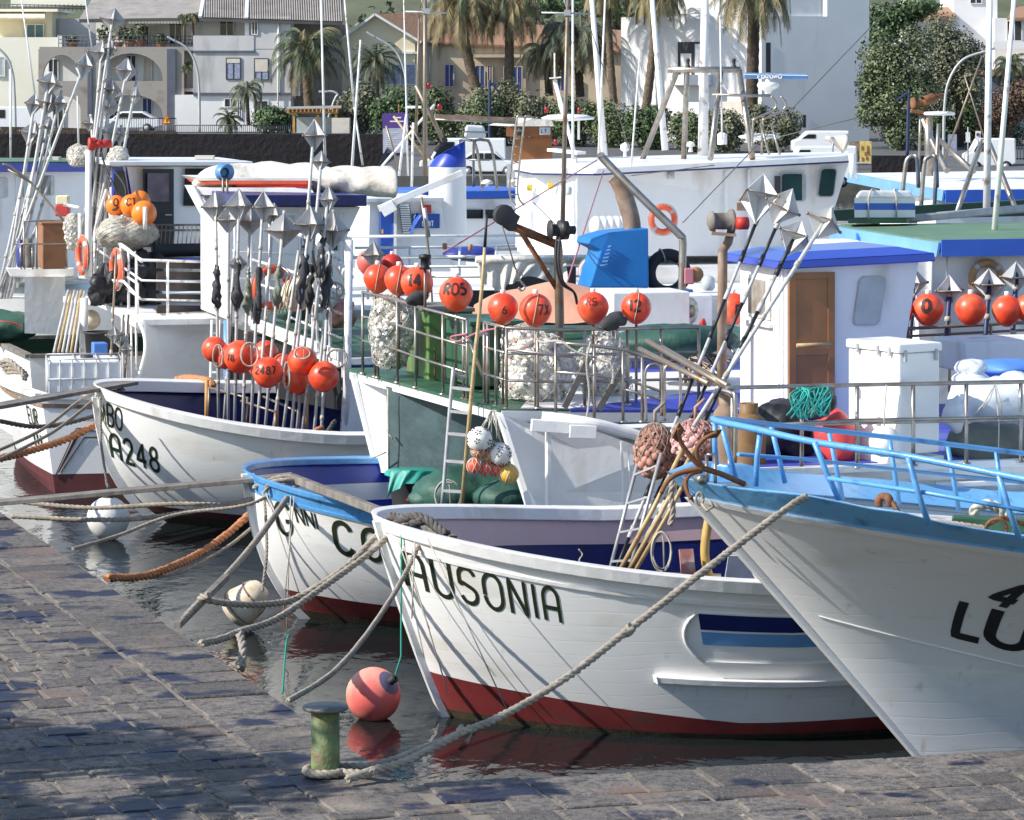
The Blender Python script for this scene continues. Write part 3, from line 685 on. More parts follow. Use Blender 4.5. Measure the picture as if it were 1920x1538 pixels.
def net_bag(px, py, d, w, h, label, mats=('net', 'netline'), group='net bags of bottle floats', top='netpink', amp=.16, sc=3.2):
 """bag of floats in netting: px,py centre, w,h size in photograph pixels"""
 c = P(px, py, d); k = d / F; rad = (w * k / 2, w * k / 2, h * k / 2)
 t = thing('net_bag', label, 'net bag', c - UP * h * k / 2, group)
 fn = lump_at(c, rad, FRAME, amp, sc, c.z - h * k * .47)
 mb = MB()
 rr = random.Random(int(px) + int(py)); n = int(70 + w * h * .017); q = max(.03, min(.058, rad[0] * .13))
 for i in range(n):          # plastic bottles packed into the bag
  zz = 1 - 2 * (i + .5) / n; a = 2.4 * i; p = fn((a / (2 * pi)) % 1, math.asin(zz) / pi + .5, -.16); p = c + (p - c) * rr.uniform(.82, 1.02)
  d3 = V((rr.uniform(-1, 1), rr.uniform(-1, 1), rr.uniform(-1, 1))).normalized(); o_ = (p - c).normalized(); d3 = (d3 - o_ * d3.dot(o_) * .7).normalized(); L = q * rr.uniform(4, 5.5); f_ = p - d3 * L / 2
  if f_.z < c.z - rad[2] or (f_ + d3 * L).z < c.z - rad[2]: d3.z = abs(d3.z) * .2; d3.normalize(); f_.z = max(f_.z, c.z - rad[2] + q)
  mb.lathe(f_, [(.001, 0), (q * .8, 0), (q, .1 * L), (q * .93, .3 * L), (q, .5 * L), (q * .96, .68 * L), (q * .35, .9 * L), (q * .3, L)], 9, d3, [0, 0, 0, 0, 0, 0, 0] if i % 3 else [0] * 6 + [2 + i % 2])
 mb.grid(lambda a, b: fn(a, b, -.22), 20, 16, 1); mb.build('bottles', ['bottle', mats[0], 'tarp_blue', 'winch_red'], t)
 mb = MB()
 for s in (-1, 1):
  for i in range(17):
   mb.tube([fn((i / 17 + s * j / 40 * .55) % 1, .04 + .92 * j / 40, .03) for j in range(41)], .0045, 4, 0 if s > 0 else 0, False)
 for j in range(9): mb.tube([fn(i / 30, .1 + .1 * j, .012) for i in range(31)], .004, 4, 0, False)
 mb.build('netting', mats[1], t)
 return t
def float_body(c, r, pear=.12, m=0, n=20):
 mb = MB(); k = 14; pr = []
 for i in range(k + 1):
  a = pi * i / k; z = -cos(a); q = sin(a)
  pr.append((r * q * (1 - pear * max(0, -z)), r * z * (1 + pear * .7 * max(0, -z))))
 return mb.lathe(c, pr, n, UP, m)
def sphere_ink(c, r, txt, az, el, size, parent, w=.16, mats='ink'):
 px_s = c.x * 3.7; size *= .88; rib, wd = text2d(txt, 0, size, .2, w); wd -= .2 * size; mb = MB()
 def fn(x, y):
  jx = .05 * size * MN.noise(V((x * 9 / size, y * 5 / size, px_s))); a = az + (x - wd / 2 + jx) / r; e = el + (y - size / 2 + .06 * size * MN.noise(V((x * 4 / size, y * 4 / size, px_s + 5)))) / r
  return c + V((sin(a) * cos(e), -cos(a) * cos(e), sin(e))) * (r * 1.012)
 ribbons(mb, rib, fn); return mb.build('marking', mats, parent)
def buoy_float(px, py, d, rp, label, txt=None, az=0, el=.2, size=None, material='orange', group='orange marker floats', nub=True, pear=.12, band=False, cat='float', w=.16):
 c = P(px, py, d); r = rp * d / F
 t = thing('marker_float', label, cat, c - UP * r, group)
 float_body(c, r, pear).build('ball', material, t)
 if nub: MB().lathe(c + UP * (r * .98), [(.001, -.02), (r * .17, -.02), (r * .17, r * .2), (r * .13, r * .24), (.001, r * .25)], 12).build('neck', 'white_float', t)
 if txt: sphere_ink(c, r, txt, az, el, size or r * .7, t, w)
 if band:
  mb = MB(); mb.tube([c + V((sin(a) * .25, -cos(a), sin(2.2 * a - 1.4) * 0 )) * 0 + V((.35 * r * cos(a) * 0 + r * .18 * cos(a), -abs(sin(a)) * r * 1.005, r * 1.0 * cos(a))) for a in [pi * i / 16 for i in range(17)]], r * .03, 5); mb.build('lashing', 'line', t)
 return t
def reflector(mb, c, hw, hh, yaw=0.3, tilt=(0, 0), m=0):
 """three crossed diamond plates"""
 u = V((cos(yaw), sin(yaw), 0)); v = V((-sin(yaw), cos(yaw), 0)); wv = UP + u * tilt[0] + v * tilt[1]; wv.normalize()
 u = (u - wv * u.dot(wv)).normalized(); v = wv.cross(u); th = .006
 for a, b, nn, ha, hb in ((u, wv, v, hw, hh), (v, wv, u, hw, hh), (u, v, wv, hw, hw)):
  mb.prism([c + a * ha - nn * th / 2, c + b * hb - nn * th / 2, c - a * ha - nn * th / 2, c - b * hb - nn * th / 2], nn * th, m)
 for q in (u, -u, v, -v): mb.ball(c + q * hw, .018, 8, m + 1)
 e = [c + u * hw, c + v * hw, c - u * hw, c - v * hw]
 for i in range(4): mb.tube([e[i], e[(i + 1) % 4]], .008, 5, m + 1)
PN = [0]
def marker_pole(bx, by, bd, tx, ty, td, refl, label, group, pole='greypole', r=.022, flags=0, rw='rag', cat='marker pole', plate='plate', sections=None):
 """pole from (bx,by) to (tx,ty); refl: list of (px,py,hw,hh,yaw,tilt) reflectors in photograph pixels; flags: rag lengths tied on it"""
 a, b = P(bx, by, bd), P(tx, ty, td); t = thing('marker_pole', label, cat, a, group); PN[0] += 1
 mb = MB(); rr = random.Random(PN[0])
 if sections:
  for i in range(sections):
   p, q = a.lerp(b, i / sections), a.lerp(b, (i + 1) / sections); mb.tube([p, q], r, 8, i % 2); mb.tube([q - (q - p).normalized() * .07, q + (q - p).normalized() * .07], r * 1.35, 8, 1 - i % 2)
  mb.build('pole', [pole, 'greypole'], t)
 else:
  mb.tube([a, a.lerp(b, .35) + wob(a, 1, .012), a.lerp(b, .7) + wob(b, 1, .012), b], r, 8)
  for f in (.15 + .1 * rr.random(), .4 + .1 * rr.random(), .66 + .12 * rr.random()):
   p = a.lerp(b, f); mb.tube([p, p + (b - a).normalized() * .06], r * 1.3, 8, 1)
  mb.build('pole', [pole, 'line'], t)
 for (px, py, hw, hh, yaw, tilt) in refl:
  dd = lerp(bd, td, min(1, max(0, (by - py) / max(1, by - ty)))); k = dd / F
  mb = MB(); reflector(mb, P(px, py, dd), hw * k * 1.22, hh * k * 1.1, yaw, tilt); mb.build('radar_reflector', [plate, 'steel2'], t)
 if flags:
  ax_ = (b - a); f0 = flags if isinstance(flags, float) else .72
  p = a.lerp(b, f0); mb = MB(); L = .55 + .25 * rr.random(); s = rr.uniform(-1, 1)
  mb.grid(lambda x, y: p - ax_.normalized() * (L * y) + V((cos(6.28 * x + 5 * y), sin(6.28 * x + 5 * y), 0)) * (.022 + .055 * abs(MN.noise(V((y * 4 + s * 9, s * 5, 0)))) + .03 * y * (1 + cos(12.56 * x + s))) * (1 - .8 * max(0, y - .85) / .15 * abs(sin(9 * x))) + wob(p + V((x * .5, y, 0)), 7, .035), 14, 16)
  mb.build('furled_flag', rw, t)
 return t
def lifering(px, py, d, rp, label, yaw, tilt=0.0, material='lifering', squash=1.0, group='orange liferings'):
 c = P(px, py, d); k = d / F; Rr = rp * k; r = Rr * .2; nrm = V((cos(yaw), sin(yaw), 0)); a, b = V((-sin(yaw), cos(yaw), 0)), (UP + nrm * tilt).normalized()
 t = thing('lifering', label, 'lifering', c - UP * Rr, group); mb = MB(); n = 40
 def fn(x, y):
  q = 2 * pi * x; w = 2 * pi * y; dd = a * cos(q) + b * sin(q); return c + dd * (Rr - r + r * cos(w)) + nrm * r * .8 * sin(w)
 mb.grid(fn, n, 12); mb.build('ring', material, t)
 for q0 in (.6, 2.2, 3.75, 5.3):
  mb = MB(); mb.grid(lambda x, y: (lambda q, w: c + (a * cos(q) + b * sin(q)) * (Rr - r + r * 1.03 * cos(w)) + nrm * r * .84 * sin(w))(q0 + .26 * x, 2 * pi * y), 4, 12); mb.build('band', 'galv', t)
 mb = MB(); mb.tube([c + (a * cos(q) + b * sin(q)) * (Rr * (1.02 + .05 * abs(sin(2 * q)))) for q in [2 * pi * i / 32 for i in range(33)]], r * .12, 5); mb.build('grab_line', 'line', t)
 return t
def rail_run(mb, tops, drops, zdeck, step=None, posts=None, r=.022, m=0, pr=None, rdrop=None):
 """tops: world points of the top rail; drops: metres of lower rails below it; posts at fractions of the run"""
 tops = [V(p) for p in tops]; mb.tube(tops, r, 8, m)
 for dz in drops: mb.tube([p - UP * dz for p in tops], rdrop or r * .8, 7, m)
 cum = [0]
 for a, b in zip(tops, tops[1:]): cum.append(cum[-1] + (b - a).length)
 L = cum[-1]; fr = posts if posts is not None else [i / max(1, round(L / step)) for i in range(round(L / step) + 1)]
 for f in fr:
  s = f * L; i = max(j for j in range(len(cum)) if cum[j] <= s + 1e-6); i = min(i, len(tops) - 2)
  p = tops[i].lerp(tops[i + 1], (s - cum[i]) / max(1e-6, cum[i + 1] - cum[i])); z = zdeck(p) if callable(zdeck) else zdeck
  mb.tube([V((p.x, p.y, z)), p], pr or r, 8, m); mb.lathe(V((p.x, p.y, z)), [(r * 2.2, 0), (r * 2.2, .015), (r, .02)], 8, UP, m)
def coil(px, py, d, w, h, label, material='line', turns=7, parent=None, cat='rope coil', yaw=-pi / 2, group=None, r=.009):
 c = P(px, py, d); k = d / F; a = V((-sin(yaw), cos(yaw), 0)); b = UP; nrm = V((cos(yaw), sin(yaw), 0)); mb = MB(); rr = random.Random(int(px * 7 + py))
 pts = []
 for i in range(turns * 16 + 1):
  q = 2 * pi * i / 16; s = 1 - .28 * abs(MN.noise(V((i * .11, px, py)))); pts.append(c + a * cos(q) * w * k / 2 * s + b * sin(q) * h * k / 2 * s + nrm * .05 * MN.noise(V((i * .2, py, 3))))
 mb.tube(pts, r, 5); mb.tube([c + b * h * k * .45, c + b * h * k * .3 + a * .02, c - b * h * k * .55 + a * .03], r, 5)
 o = mb.build('rope_coil', material, parent)
 if parent is None: tag(o, label, cat, group)
 return o
def gas_bottle(px, ytop, ybot, d, w, label, material='gas'):
 k = d / F; b = P(px, ybot, d); h = (ybot - ytop) * k; r = w * k / 2; t = thing('gas_bottle', label, 'gas bottle', b, 'old gas bottles')
 MB().lathe(b, [(r * .85, 0), (r * .95, .02), (r, .08), (r, h * .66), (r * .92, h * .75), (r * .55, h * .83), (r * .25, h * .85), (.001, h * .86)], 22).build('cylinder', material, t)
 mb = MB(); mb.lathe(b + UP * h * .8, [(r * .55, 0), (r * .55, h * .17), (r * .5, h * .17), (r * .5, 0)], 18); mb.build('collar', material, t)
 MB().lathe(b + UP * h * .85, [(r * .2, 0), (r * .2, h * .06), (r * .12, h * .11), (.001, h * .12)], 10).build('valve', 'steel2', t)
 return t
def drape(pts_top, pts_bot, folds, amp, nu=36, nv=14, mb=None, m=0, dirn=None):
 """cloth between two lines of points"""
 mb = mb or MB(); dirn = dirn or FRAME[1]
 def at(pts, x):
  s = x * (len(pts) - 1); i = min(int(s), len(pts) - 2); return V(pts[i]).lerp(V(pts[i + 1]), s - i)
 def fn(x, y):
  p = at(pts_top, x).lerp(at(pts_bot, x), y); return p - dirn * (amp * y ** .5 * (sin(folds * 6.28 * x + 2 * y) * .6 + MN.noise(p * 3) * .8)) + UP * amp * .3 * sin(3.1 * x * folds) * y
 return mb.grid(fn, nu, nv, m)
def slab(mb, pts, th, m=0):     # horizontal polygon with thickness downwards
 return mb.prism([V(p) - UP * th for p in pts], UP * th, m)
def vpanel(mb, pp, vec, m=0): return mb.prism([P(*p) for p in pp], vec, m)
def wbox(name, mats, parent, corner, u, v, su, sv, h, bevel=.015, mb=None, m=0):
 """box from its near-left bottom corner along u (right), v (away), up"""
 q = [corner, corner + u * su, corner + u * su + v * sv, corner + v * sv]; b = MB() if mb is None else mb
 b.hexa(q + [p + UP * h for p in q], m)
 return b.build(name, mats, parent, bevel=bevel) if mb is None else b
# ------------------------------------------------------------------ G.NNI CO: upper deck, rails and what lies on it
U, Vv = ax(ANG)
def gco_top():
 A, B = P(655, 692, 40.9), P(940, 770, 35.7); z = (A.z + B.z) / 2
 B2, A2 = P(1500, 772, 37.6), A + U * 9
 mb = MB(); slab(mb, [B, B2, A2, A], .13); mb.build('upper_deck', 'white', gco, bevel=.01)
 up = UP * .012
 C, D = B.lerp(B2, .22), A.lerp(A2, .28)
 mb = MB(); slab(mb, [B + up + V((-.02, .0, 0)), C + up, D + up, A + up - U * .03], .03); mb.build('deck_paint', 'green_deck', gco)
 mb = MB(); slab(mb, [C + up + U * .01, B2 + up, A2 + up, D + up + U * .01], .03); mb.build('deck_paint', 'deckblue', gco)
 mb = MB(); mb.bar(P(662, 702, 40.6), P(708, 882, 40.3), .10, .07, up=U); mb.build('raked_post', 'white', gco, bevel=.008)
 mb = MB(); mb.bar(P(938, 780, 35.65), P(993, 953, 35.4), .07, .09, up=Vv); mb.build('raked_post', 'white', gco, bevel=.008)
 mb = MB(); vpanel(mb, [(672, 705, 40.5), (727, 722, 40.2), (729, 888, 39.9), (712, 886, 40.2)], Vv * .04); mb.build('side_screen', 'white', gco)
 mb = MB(); vpanel(mb, [(942, 778, 35.7), (1000, 796, 35.75), (1110, 806, 36), (1240, 852, 36.2), (1276, 950, 36.3), (996, 951, 35.5)], Vv * .05); w = mb.build('side_wall', 'white', gco)
 mb = MB(); mb.bar(P(1028, 800, 35.52), P(1028, 950, 35.4), .05, .09, up=Vv); mb.bar(P(1165, 828, 35.9), P(1171, 950, 35.8), .03, .012, up=Vv); mb.bar(P(1178, 834, 35.9), P(1183, 950, 35.8), .02, .012, up=Vv)
 mb.bar(P(1242, 850, 36.1), P(1276, 955, 36.1), .05, .07, up=Vv); mb.bar(P(990, 949, 35.4), P(1276, 955, 36.1), .05, .03); mb.build('frame', 'white', w, bevel=.006)
 mb = MB(); mb.tube(smooth([P(1016, 782, 35.5), P(1060, 786, 35.5), P(1110, 794, 35.5), P(1160, 806, 35.6), P(1210, 822, 35.7), P(1262, 846, 35.8)]), .062, 10)
 mb.bar(P(996, 797, 35.4), P(1116, 805, 35.5), .10, .13); mb.bar(P(1068, 809, 35.35), P(1118, 811, 35.4), .04, .14); mb.build('deck_edge_beam', 'white', gco, bevel=.006)
 mb = MB(); drape([P(724, 724, 39.4), P(830, 752, 38.4), P(945, 785, 37.2)], [P(727, 890, 39.2), P(830, 895, 38.4), P(985, 930, 37.4)], 3, .06, mb=mb); mb.build('canvas_screen', 'tarp_dark', gco)
 mb = MB()
 for (x0, y0, x1, y1) in ((727, 728, 729, 885), (722, 806, 736, 823), (700, 858, 724, 848)): mb.tube([P(x0, y0, 39.1), P(x1, y1, 39.0)], .012, 5)
 mb.build('lacing', 'line', gco)
 zd = lambda p: z + .0
 mb = MB(); T = [P(680, 548, 40.2), P(740, 561, 39.1), P(800, 580, 38.0), P(876, 600, 36.9)]
 rail_run(mb, T, [.3, .6], zd, posts=[0, .13, .16, .36, .55, .80, .97, 1], r=.02, pr=.018)
 T2 = [P(908, 604, 36.4), P(950, 615, 35.9), P(1040, 618, 36.0), P(1160, 617, 36.3), P(1310, 614, 36.8)]
 rail_run(mb, T2, [.28, .58], zd, posts=[0, .03, .1, .19, .31, .5, .68, .83, 1], r=.02, pr=.018)
 mb.tube([P(950, 655, 35.9), P(1075, 670, 35.7)], .016, 7)
 T3 = [P(1042, 643, 35.6), P(1110, 648, 35.6), P(1170, 656, 35.65), P(1248, 682, 35.7)]
 rail_run(mb, T3, [.32], z - .12, posts=[.0, .34, .6, .78, .99], r=.02, pr=.017); mb.tube([P(1164, 728, 35.65), P(1248, 752, 35.7)], .015, 7)
 for x, dd in ((1222, 35.6), (1256, 35.6)):
  mb.tube(smooth([P(x - 10, 790, dd), P(x - 12, 740, dd), P(x - 12, 700, dd), P(x - 2, 684, dd), P(x + 16, 688, dd), P(x + 20, 720, dd), P(x + 18, 780, dd)]), .016, 7)
 mb.tube([P(876, 628, 36.9), P(905, 706, 36.6)], .018, 7); mb.tube([P(700, 556, 39.8), P(716, 690, 39.6)], .014, 6)
 mb.build('deck_railing', 'steel', gco)
 spec = [(708, 522, 27, 39.9, None, 'lashed float without number, leftmost on the railing'), (748, 525, 28, 39.3, 'S', 'orange float tied with white cord beside the one marked 14'), (782, 531, 31, 38.6, '14', 'orange float with black 14 on the left railing'),
   (855, 551, 32, 37.6, 'RO5', 'largest orange float, smeared black mark, right end of the left railing'), (943, 578, 29, 36.3, '6', 'orange float marked 6 at the railing corner by the ladder'), (1004, 581, 31, 36.1, '7X', 'orange float marked with a cross next to the 6'),
   (1112, 577, 30, 36.4, 'RS', 'orange float with scribbled letters right of the brown davit'), (1193, 577, 29, 36.6, '12', 'orange float marked 12, rightmost on the front railing')]
 mk = {'S': (.35, .55, .35), '14': (-.1, .25, .8), 'RO5': (-.05, .35, .75), '6': (.12, -.05, .6), '7X': (.55, .05, .7), 'RS': (-.1, .45, .6), '12': (-.1, .2, .8)}
 for (x, y, r, d, tx, lb) in spec:
  a = mk.get(tx, (0, 0, 0)); rr = r * d / F
  t = buoy_float(x, y, d, r, lb, tx, a[0], a[1], a[2] * rr, w=.24 if tx in ('14', 'RO5', '12') else .13, group='orange floats along the upper railing', band=tx in (None, 'S', '7X', '12'))
  c = P(x, y, d); MB().tube([c - UP * (rr + .9), c - UP * rr * .9], .016, 7).build('stick', 'steel2', t)
 o = buoy_float(692, 492, 41.4, 24, 'faded pink cone topped float behind the leftmost railing floats', material='pink', group='floats behind the railing', nub=False)
 mb = MB(); reflector(mb, P(700, 478, 41.2), 24 * 41.2 / F, 26 * 41.2 / F, .5); tag(mb.build('radar_reflector', ['plate', 'steel2']), 'grey radar reflector lying behind the leftmost railing floats', 'radar reflector')
 buoy_float(735, 498, 41.6, 22, 'deep red float behind the leftmost railing floats', material='winch_red', group='floats behind the railing')
 net_bag(735, 625, 39.6, 84, 140, 'tall bag of white bottle floats at the left end of the upper railing')
 net_bag(1002, 690, 37.0, 132, 150, 'big bulging bag of white bottle floats behind the railing corner')
 net_bag(1130, 690, 37.6, 96, 150, 'bag of white bottle floats with planks leaning before it')
 c = P(803, 720, 39.3); wbox('deck_box', 'green_box', None, c, U, Vv, .55, 1.1, .86)
 t = thing('deck_locker', 'green painted wooden locker with rusty hooks on the upper deck', 'locker', c, None)
 bo = bpy.data.objects['deck_box']; bo.parent = t; bo.location = W['deck_box'] - c; bo.name = 'body'
 mb = MB(); wbox('', '', None, c - U * .02 - Vv * .02 + UP * .86, U, Vv, .60, 1.14, .05, mb=mb); mb.build('lid', 'oldwood', t, bevel=.008)
 mb = MB()
 for x in (815, 835, 853):
  for y0 in (650, 688): mb.tube([P(x, y0, 39.15), P(x, y0 + 22, 39.13), P(x + 3, y0 + 28, 39.13), P(x + 8, y0 + 25, 39.13)], .010, 5)
 mb.build('hooks', 'ink', t)
 c = P(884, 726, 37.9); q = thing('deck_locker', 'dark green locker between the two upper railings', 'locker', c)
 wbox('body', 'green_deck', q, c, U, Vv, .62, 1.2, .72); mb = MB(); wbox('', '', None, c - U * .02 - Vv * .02 + UP * .72, U, Vv, .66, 1.24, .04, mb=mb); mb.build('lid', 'green_deck', q)
 L0, L1, R0, R1 = P(829, 948, 36.2), P(848, 715, 36.3), P(866, 950, 36.1), P(886, 720, 36.2)
 t = thing('ladder', 'aluminium ladder with curved handrails hooked over the front of the upper deck', 'ladder', L0)
 mb = MB(); mb.tube(smooth([L0, L1, P(852, 700, 36.4), P(862, 708, 36.5), P(873, 706, 36.6)]), .022, 8); mb.tube(smooth([R0, R1, P(893, 640, 36.1), P(899, 628, 36.1), P(912, 625, 36.3)]), .022, 8); mb.build('stile', 'galv', t)
 for f in (.12, .36, .58, .76, .95):
  MB().bar(L0.lerp(L1, f), R0.lerp(R1, f), .05, .03).build('rung', 'galv', t)
 tag(MB().tube([P(866, 948, 35.9), P(884, 740, 35.85), P(905, 525, 35.8), P(909, 462, 35.8)], [.024, .023, .02, .017], 8).tube([P(909, 464, 35.8), P(913, 403, 35.8)], [.018, .013], 8, 1).build('bamboo_pole', ['bamboo', 'black']), 'long bamboo pole standing against the ladder', 'pole')
 for i, (x, y, r, mt, lb) in enumerate([(899, 824, 24, 'white_float', 'upper white ball with black dashes in the hanging bunch'), (938, 852, 22, 'white_float', 'lower white ball with black dashes in the hanging bunch'), (953, 889, 19, 'yellow', 'yellow ball at the bottom of the hanging bunch'),
   (890, 874, 15, 'orange', 'netted orange ball at the left of the hanging bunch'), (910, 879, 14, 'orange', 'netted orange ball in the middle bottom of the hanging bunch'), (929, 880, 14, 'orange', 'netted orange ball beside the yellow one'), (897, 846, 14, 'mahog', 'netted rusty orange ball below the upper white one'), (917, 855, 13, 'mahog', 'netted rusty orange ball beside the lower white one')]):
  d = 35.1 + .05 * (i % 3); c = P(x, y, d); rr = r * d / F; t = thing('ball_float', lb, 'ball float', c - UP * rr, 'bunch of ball floats in netting')
  float_body(c, rr, 0).build('ball', mt, t)
  mb = MB()
  if mt == 'white_float':
   for k in range(9):
    a, e = -1.1 + 1.1 * (k % 3) + R.uniform(-.2, .2), -.8 + .8 * (k // 3) + R.uniform(-.2, .2); dr = V((sin(a) * cos(e), -cos(a) * cos(e), sin(e))); n1, n2 = perp(dr)
    for j in range(5):
     q = 2 * pi * j / 5; tt = n1 * cos(q) + n2 * sin(q); mb.bar(c + dr * rr + tt * .014, c + dr * rr * .99 + tt * .034, .009, .008, up=dr)
   o = mb.build('marking', 'ink', t)
  else:
   for s in (-1, 1):
    for k in range(8): mb.tube([c + V((cos(2 * pi * k / 8 + s * j * .13) * sin(pi * j / 12), sin(2 * pi * k / 8 + s * j * .13) * sin(pi * j / 12), -cos(pi * j / 12))) * rr * 1.02 for j in range(13)], .004, 4, 0, False)
   mb.build('netting', 'netline', t)
 mb = MB(); c0 = P(925, 790, 35.2)
 for k in range(14): mb.tube([c0 + V((R.uniform(-.04, .04), R.uniform(-.03, .03), .12)), P(R.uniform(890, 950), R.uniform(800, 838), 35.1)], .006, 4)
 tag(mb.build('cord_bunch', 'net'), 'tangle of cord that the bunch of ball floats hangs from', 'cord')
 c = P(775, 948, 37.6); t = thing('bin', 'grey round bin with a teal cloth over its lid under the upper deck', 'bin', c)
 MB().lathe(c, [(.24, 0), (.29, .34), (.30, .36)], 22).build('tub', 'dark', t)
 mb = MB(); mb.lathe(c + UP * .36, [(.001, .05), (.30, .05), (.33, .03), (.335, 0)], 24)
 drape([P(733, 884, 37.3), P(770, 882, 37.2), P(815, 884, 37.3)], [P(724, 935, 37.2), P(762, 905, 37.15), P(815, 905, 37.3)], 3, .05, mb=mb); mb.build('cloth', 'teal', t)
 mb = MB(); mb.bar(P(763, 938, 37.1), P(795, 921, 37.25), .02, .035, up=Vv); mb.build('stripe', 'winch_red', t)
 mb = MB(); lump(P(880, 920, 37.0), (.62, .55, .28), FRAME, amp=.12, sc=2, mb=mb); lump(P(950, 930, 36.4), (.4, .4, .2), FRAME, amp=.1, sc=2, mb=mb); lump(P(800, 935, 36.8), (.2, .2, .12), FRAME, amp=.2, sc=3, mb=mb)
 tag(mb.build('net_cover', 'tarp_green'), 'dark green tarpaulin over a heap of nets beside the ladder', 'tarpaulin')
 coil(840, 930, 36.3, 50, 60, 'loose white line hanging over the green tarpaulin by the ladder', 'line', 4)
 for x0, y0, x1, y1, lb in ((1058, 765, 1105, 670, 'grey plank leaning before the big net bag'), (1122, 768, 1168, 690, 'grey plank leaning before the smaller net bag')):
  tag(MB().bar(P(x0, y0, 36.0), P(x1, y1, 36.1), .07, .02, up=Vv).build('plank', 'oldwood'), lb, 'plank')
 b = P(1052, 760, 37.4);
 mb = MB(); mb.tube([b, P(1047, 470, 37.4), P(1045, 452, 37.4)], [.055, .055, .05], 10); mb.build('davit_post', 'steel2', gco)
 dv = mb = MB(); mb.tube([P(945, 418, 37.2), P(1042, 458, 37.4)], .05, 8); mb.tube([P(975, 432, 37.25), P(1046, 545, 37.4)], .03, 8); mb.build('davit_arm', 'rust', gco)
 mb = MB(); mb.bar(P(934, 398, 37.1), P(965, 420, 37.25), .10, .2, up=UP); mb.lathe(P(943, 403, 37.0), [(.001, -.1), (.12, -.1), (.12, .02), (.001, .02)], 14, Vv); mb.build('davit_head', 'dark', gco, bevel=.01)
 t = thing('winch', 'black hydraulic winch drum on top of the brown davit', 'winch', P(1048, 450, 37.3))
 mb = MB(); mb.lathe(P(1030, 432, 37.3), [(.001, 0), (.115, 0), (.115, .02), (.07, .03), (.07, .10), (.115, .11), (.115, .14), (.001, .14)], 20, U); mb.build('drum', 'dark', t)
 mb = MB(); mb.lathe(P(1050, 432, 37.3), [(.001, 0), (.11, 0), (.11, .09), (.05, .1), (.05, .18), (.001, .18)], 16, U); mb.build('motor', 'black', t)
 mb = MB()
 for k in range(2): mb.tube(smooth([P(1044 + 6 * k, 445, 37.1), P(1042 + 5 * k, 490, 37.0), P(1052 + 5 * k, 530, 37.0), P(1076, 548, 37.1), P(1082, 570, 37.2)]), .016, 6)
 mb.build('hose', 'rubber', t)
 t = thing('hook_block', 'steel hook hanging on a wire from the davit head', 'hook', P(978, 535, 37.1))
 mb = MB(); mb.tube([P(938, 412, 37.1), P(968, 508, 37.1)], .008, 5); mb.build('wire', 'wire', t)
 mb = MB(); mb.tube(smooth([P(968, 506, 37.1), P(972, 520, 37.1), P(978, 530, 37.1), P(984, 538, 37.1), P(978, 545, 37.1), P(972, 539, 37.1)]), .015, 6); mb.build('hook', 'steel', t)
 mb = MB(); c = P(1070, 575, 41.5)
 def fn(a, b):
  x = lerp(890, 1255, a); yt = 585 - 58 * (1 - abs(2 * a - .8) ** 1.5) if a < .9 else 585 - 58 * (1 - abs(2 * .9 - .8) ** 1.5)
  top = lerp(586, max(522, min(580, yt)), 1); q = 2 * b - 1
  return P(x, lerp(604, top, 1 - abs(q) ** 1.8), 40.6 + 1.6 * b) + wob(V((a * 4, b * 3, 1)), 1.5, .05)
 mb.grid(fn, 40, 16); tag(mb.build('tarpaulin', 'salmon'), 'salmon coloured tarpaulin stretched over gear behind the orange floats', 'tarpaulin')
 c = P(1150, 625, 40.4); wbox('fish_locker', 'white2', None, c, U, Vv, 1.0, .8, .5); tag(bpy.data.objects['fish_locker'], 'long pale grey locker behind the float marked 12', 'locker')
 mb = MB(); lump(P(1262, 640, 38.8), (.75, .5, .2), FRAME, amp=.12, sc=2, mb=mb); tag(mb.build('net_cover', 'tarp_green'), 'green tarpaulin over nets right of the float marked 12', 'tarpaulin')
 for x, y, d, lb in ((1158, 604, 36.2, 'black rag tied to the rail under the scribbled float'), (785, 560, 38.3, 'black rag tied to the rail under the float marked 14')):
  mb = MB(); lump(P(x, y, d), (.14, .06, .09), FRAME, 14, 10, .4, 6, mb=mb); tag(mb.build('rag', 'rag'), lb, 'rag', 'rags tied on the rail')
 mb = MB(); mb.rope(smooth([P(1005, 628, 35.8), P(1015, 642, 35.75), P(1050, 640, 35.6), P(1080, 660, 35.55), P(1120, 672, 35.55), P(1145, 682, 35.5), P(1150, 700, 35.5), P(1148, 720, 35.5)], 8), .016)
 mb.rope(smooth([P(1108, 640, 35.55), P(1100, 680, 35.5), P(1105, 740, 35.5), P(1098, 800, 35.5)], 8), .014); tag(mb.build('mooring_line', 'line'), 'white line wound round the lower side rail of the upper deck', 'rope')
 tag(MB().rope(smooth([P(876, 626, 36.85), P(845, 632, 37.2), P(860, 640, 37), P(900, 622, 36.4), P(960, 612, 36)], 6), .012).build('cord', 'rope_pink'), 'pink cord tied across the ladder gap of the upper railing', 'cord')
gco_top()
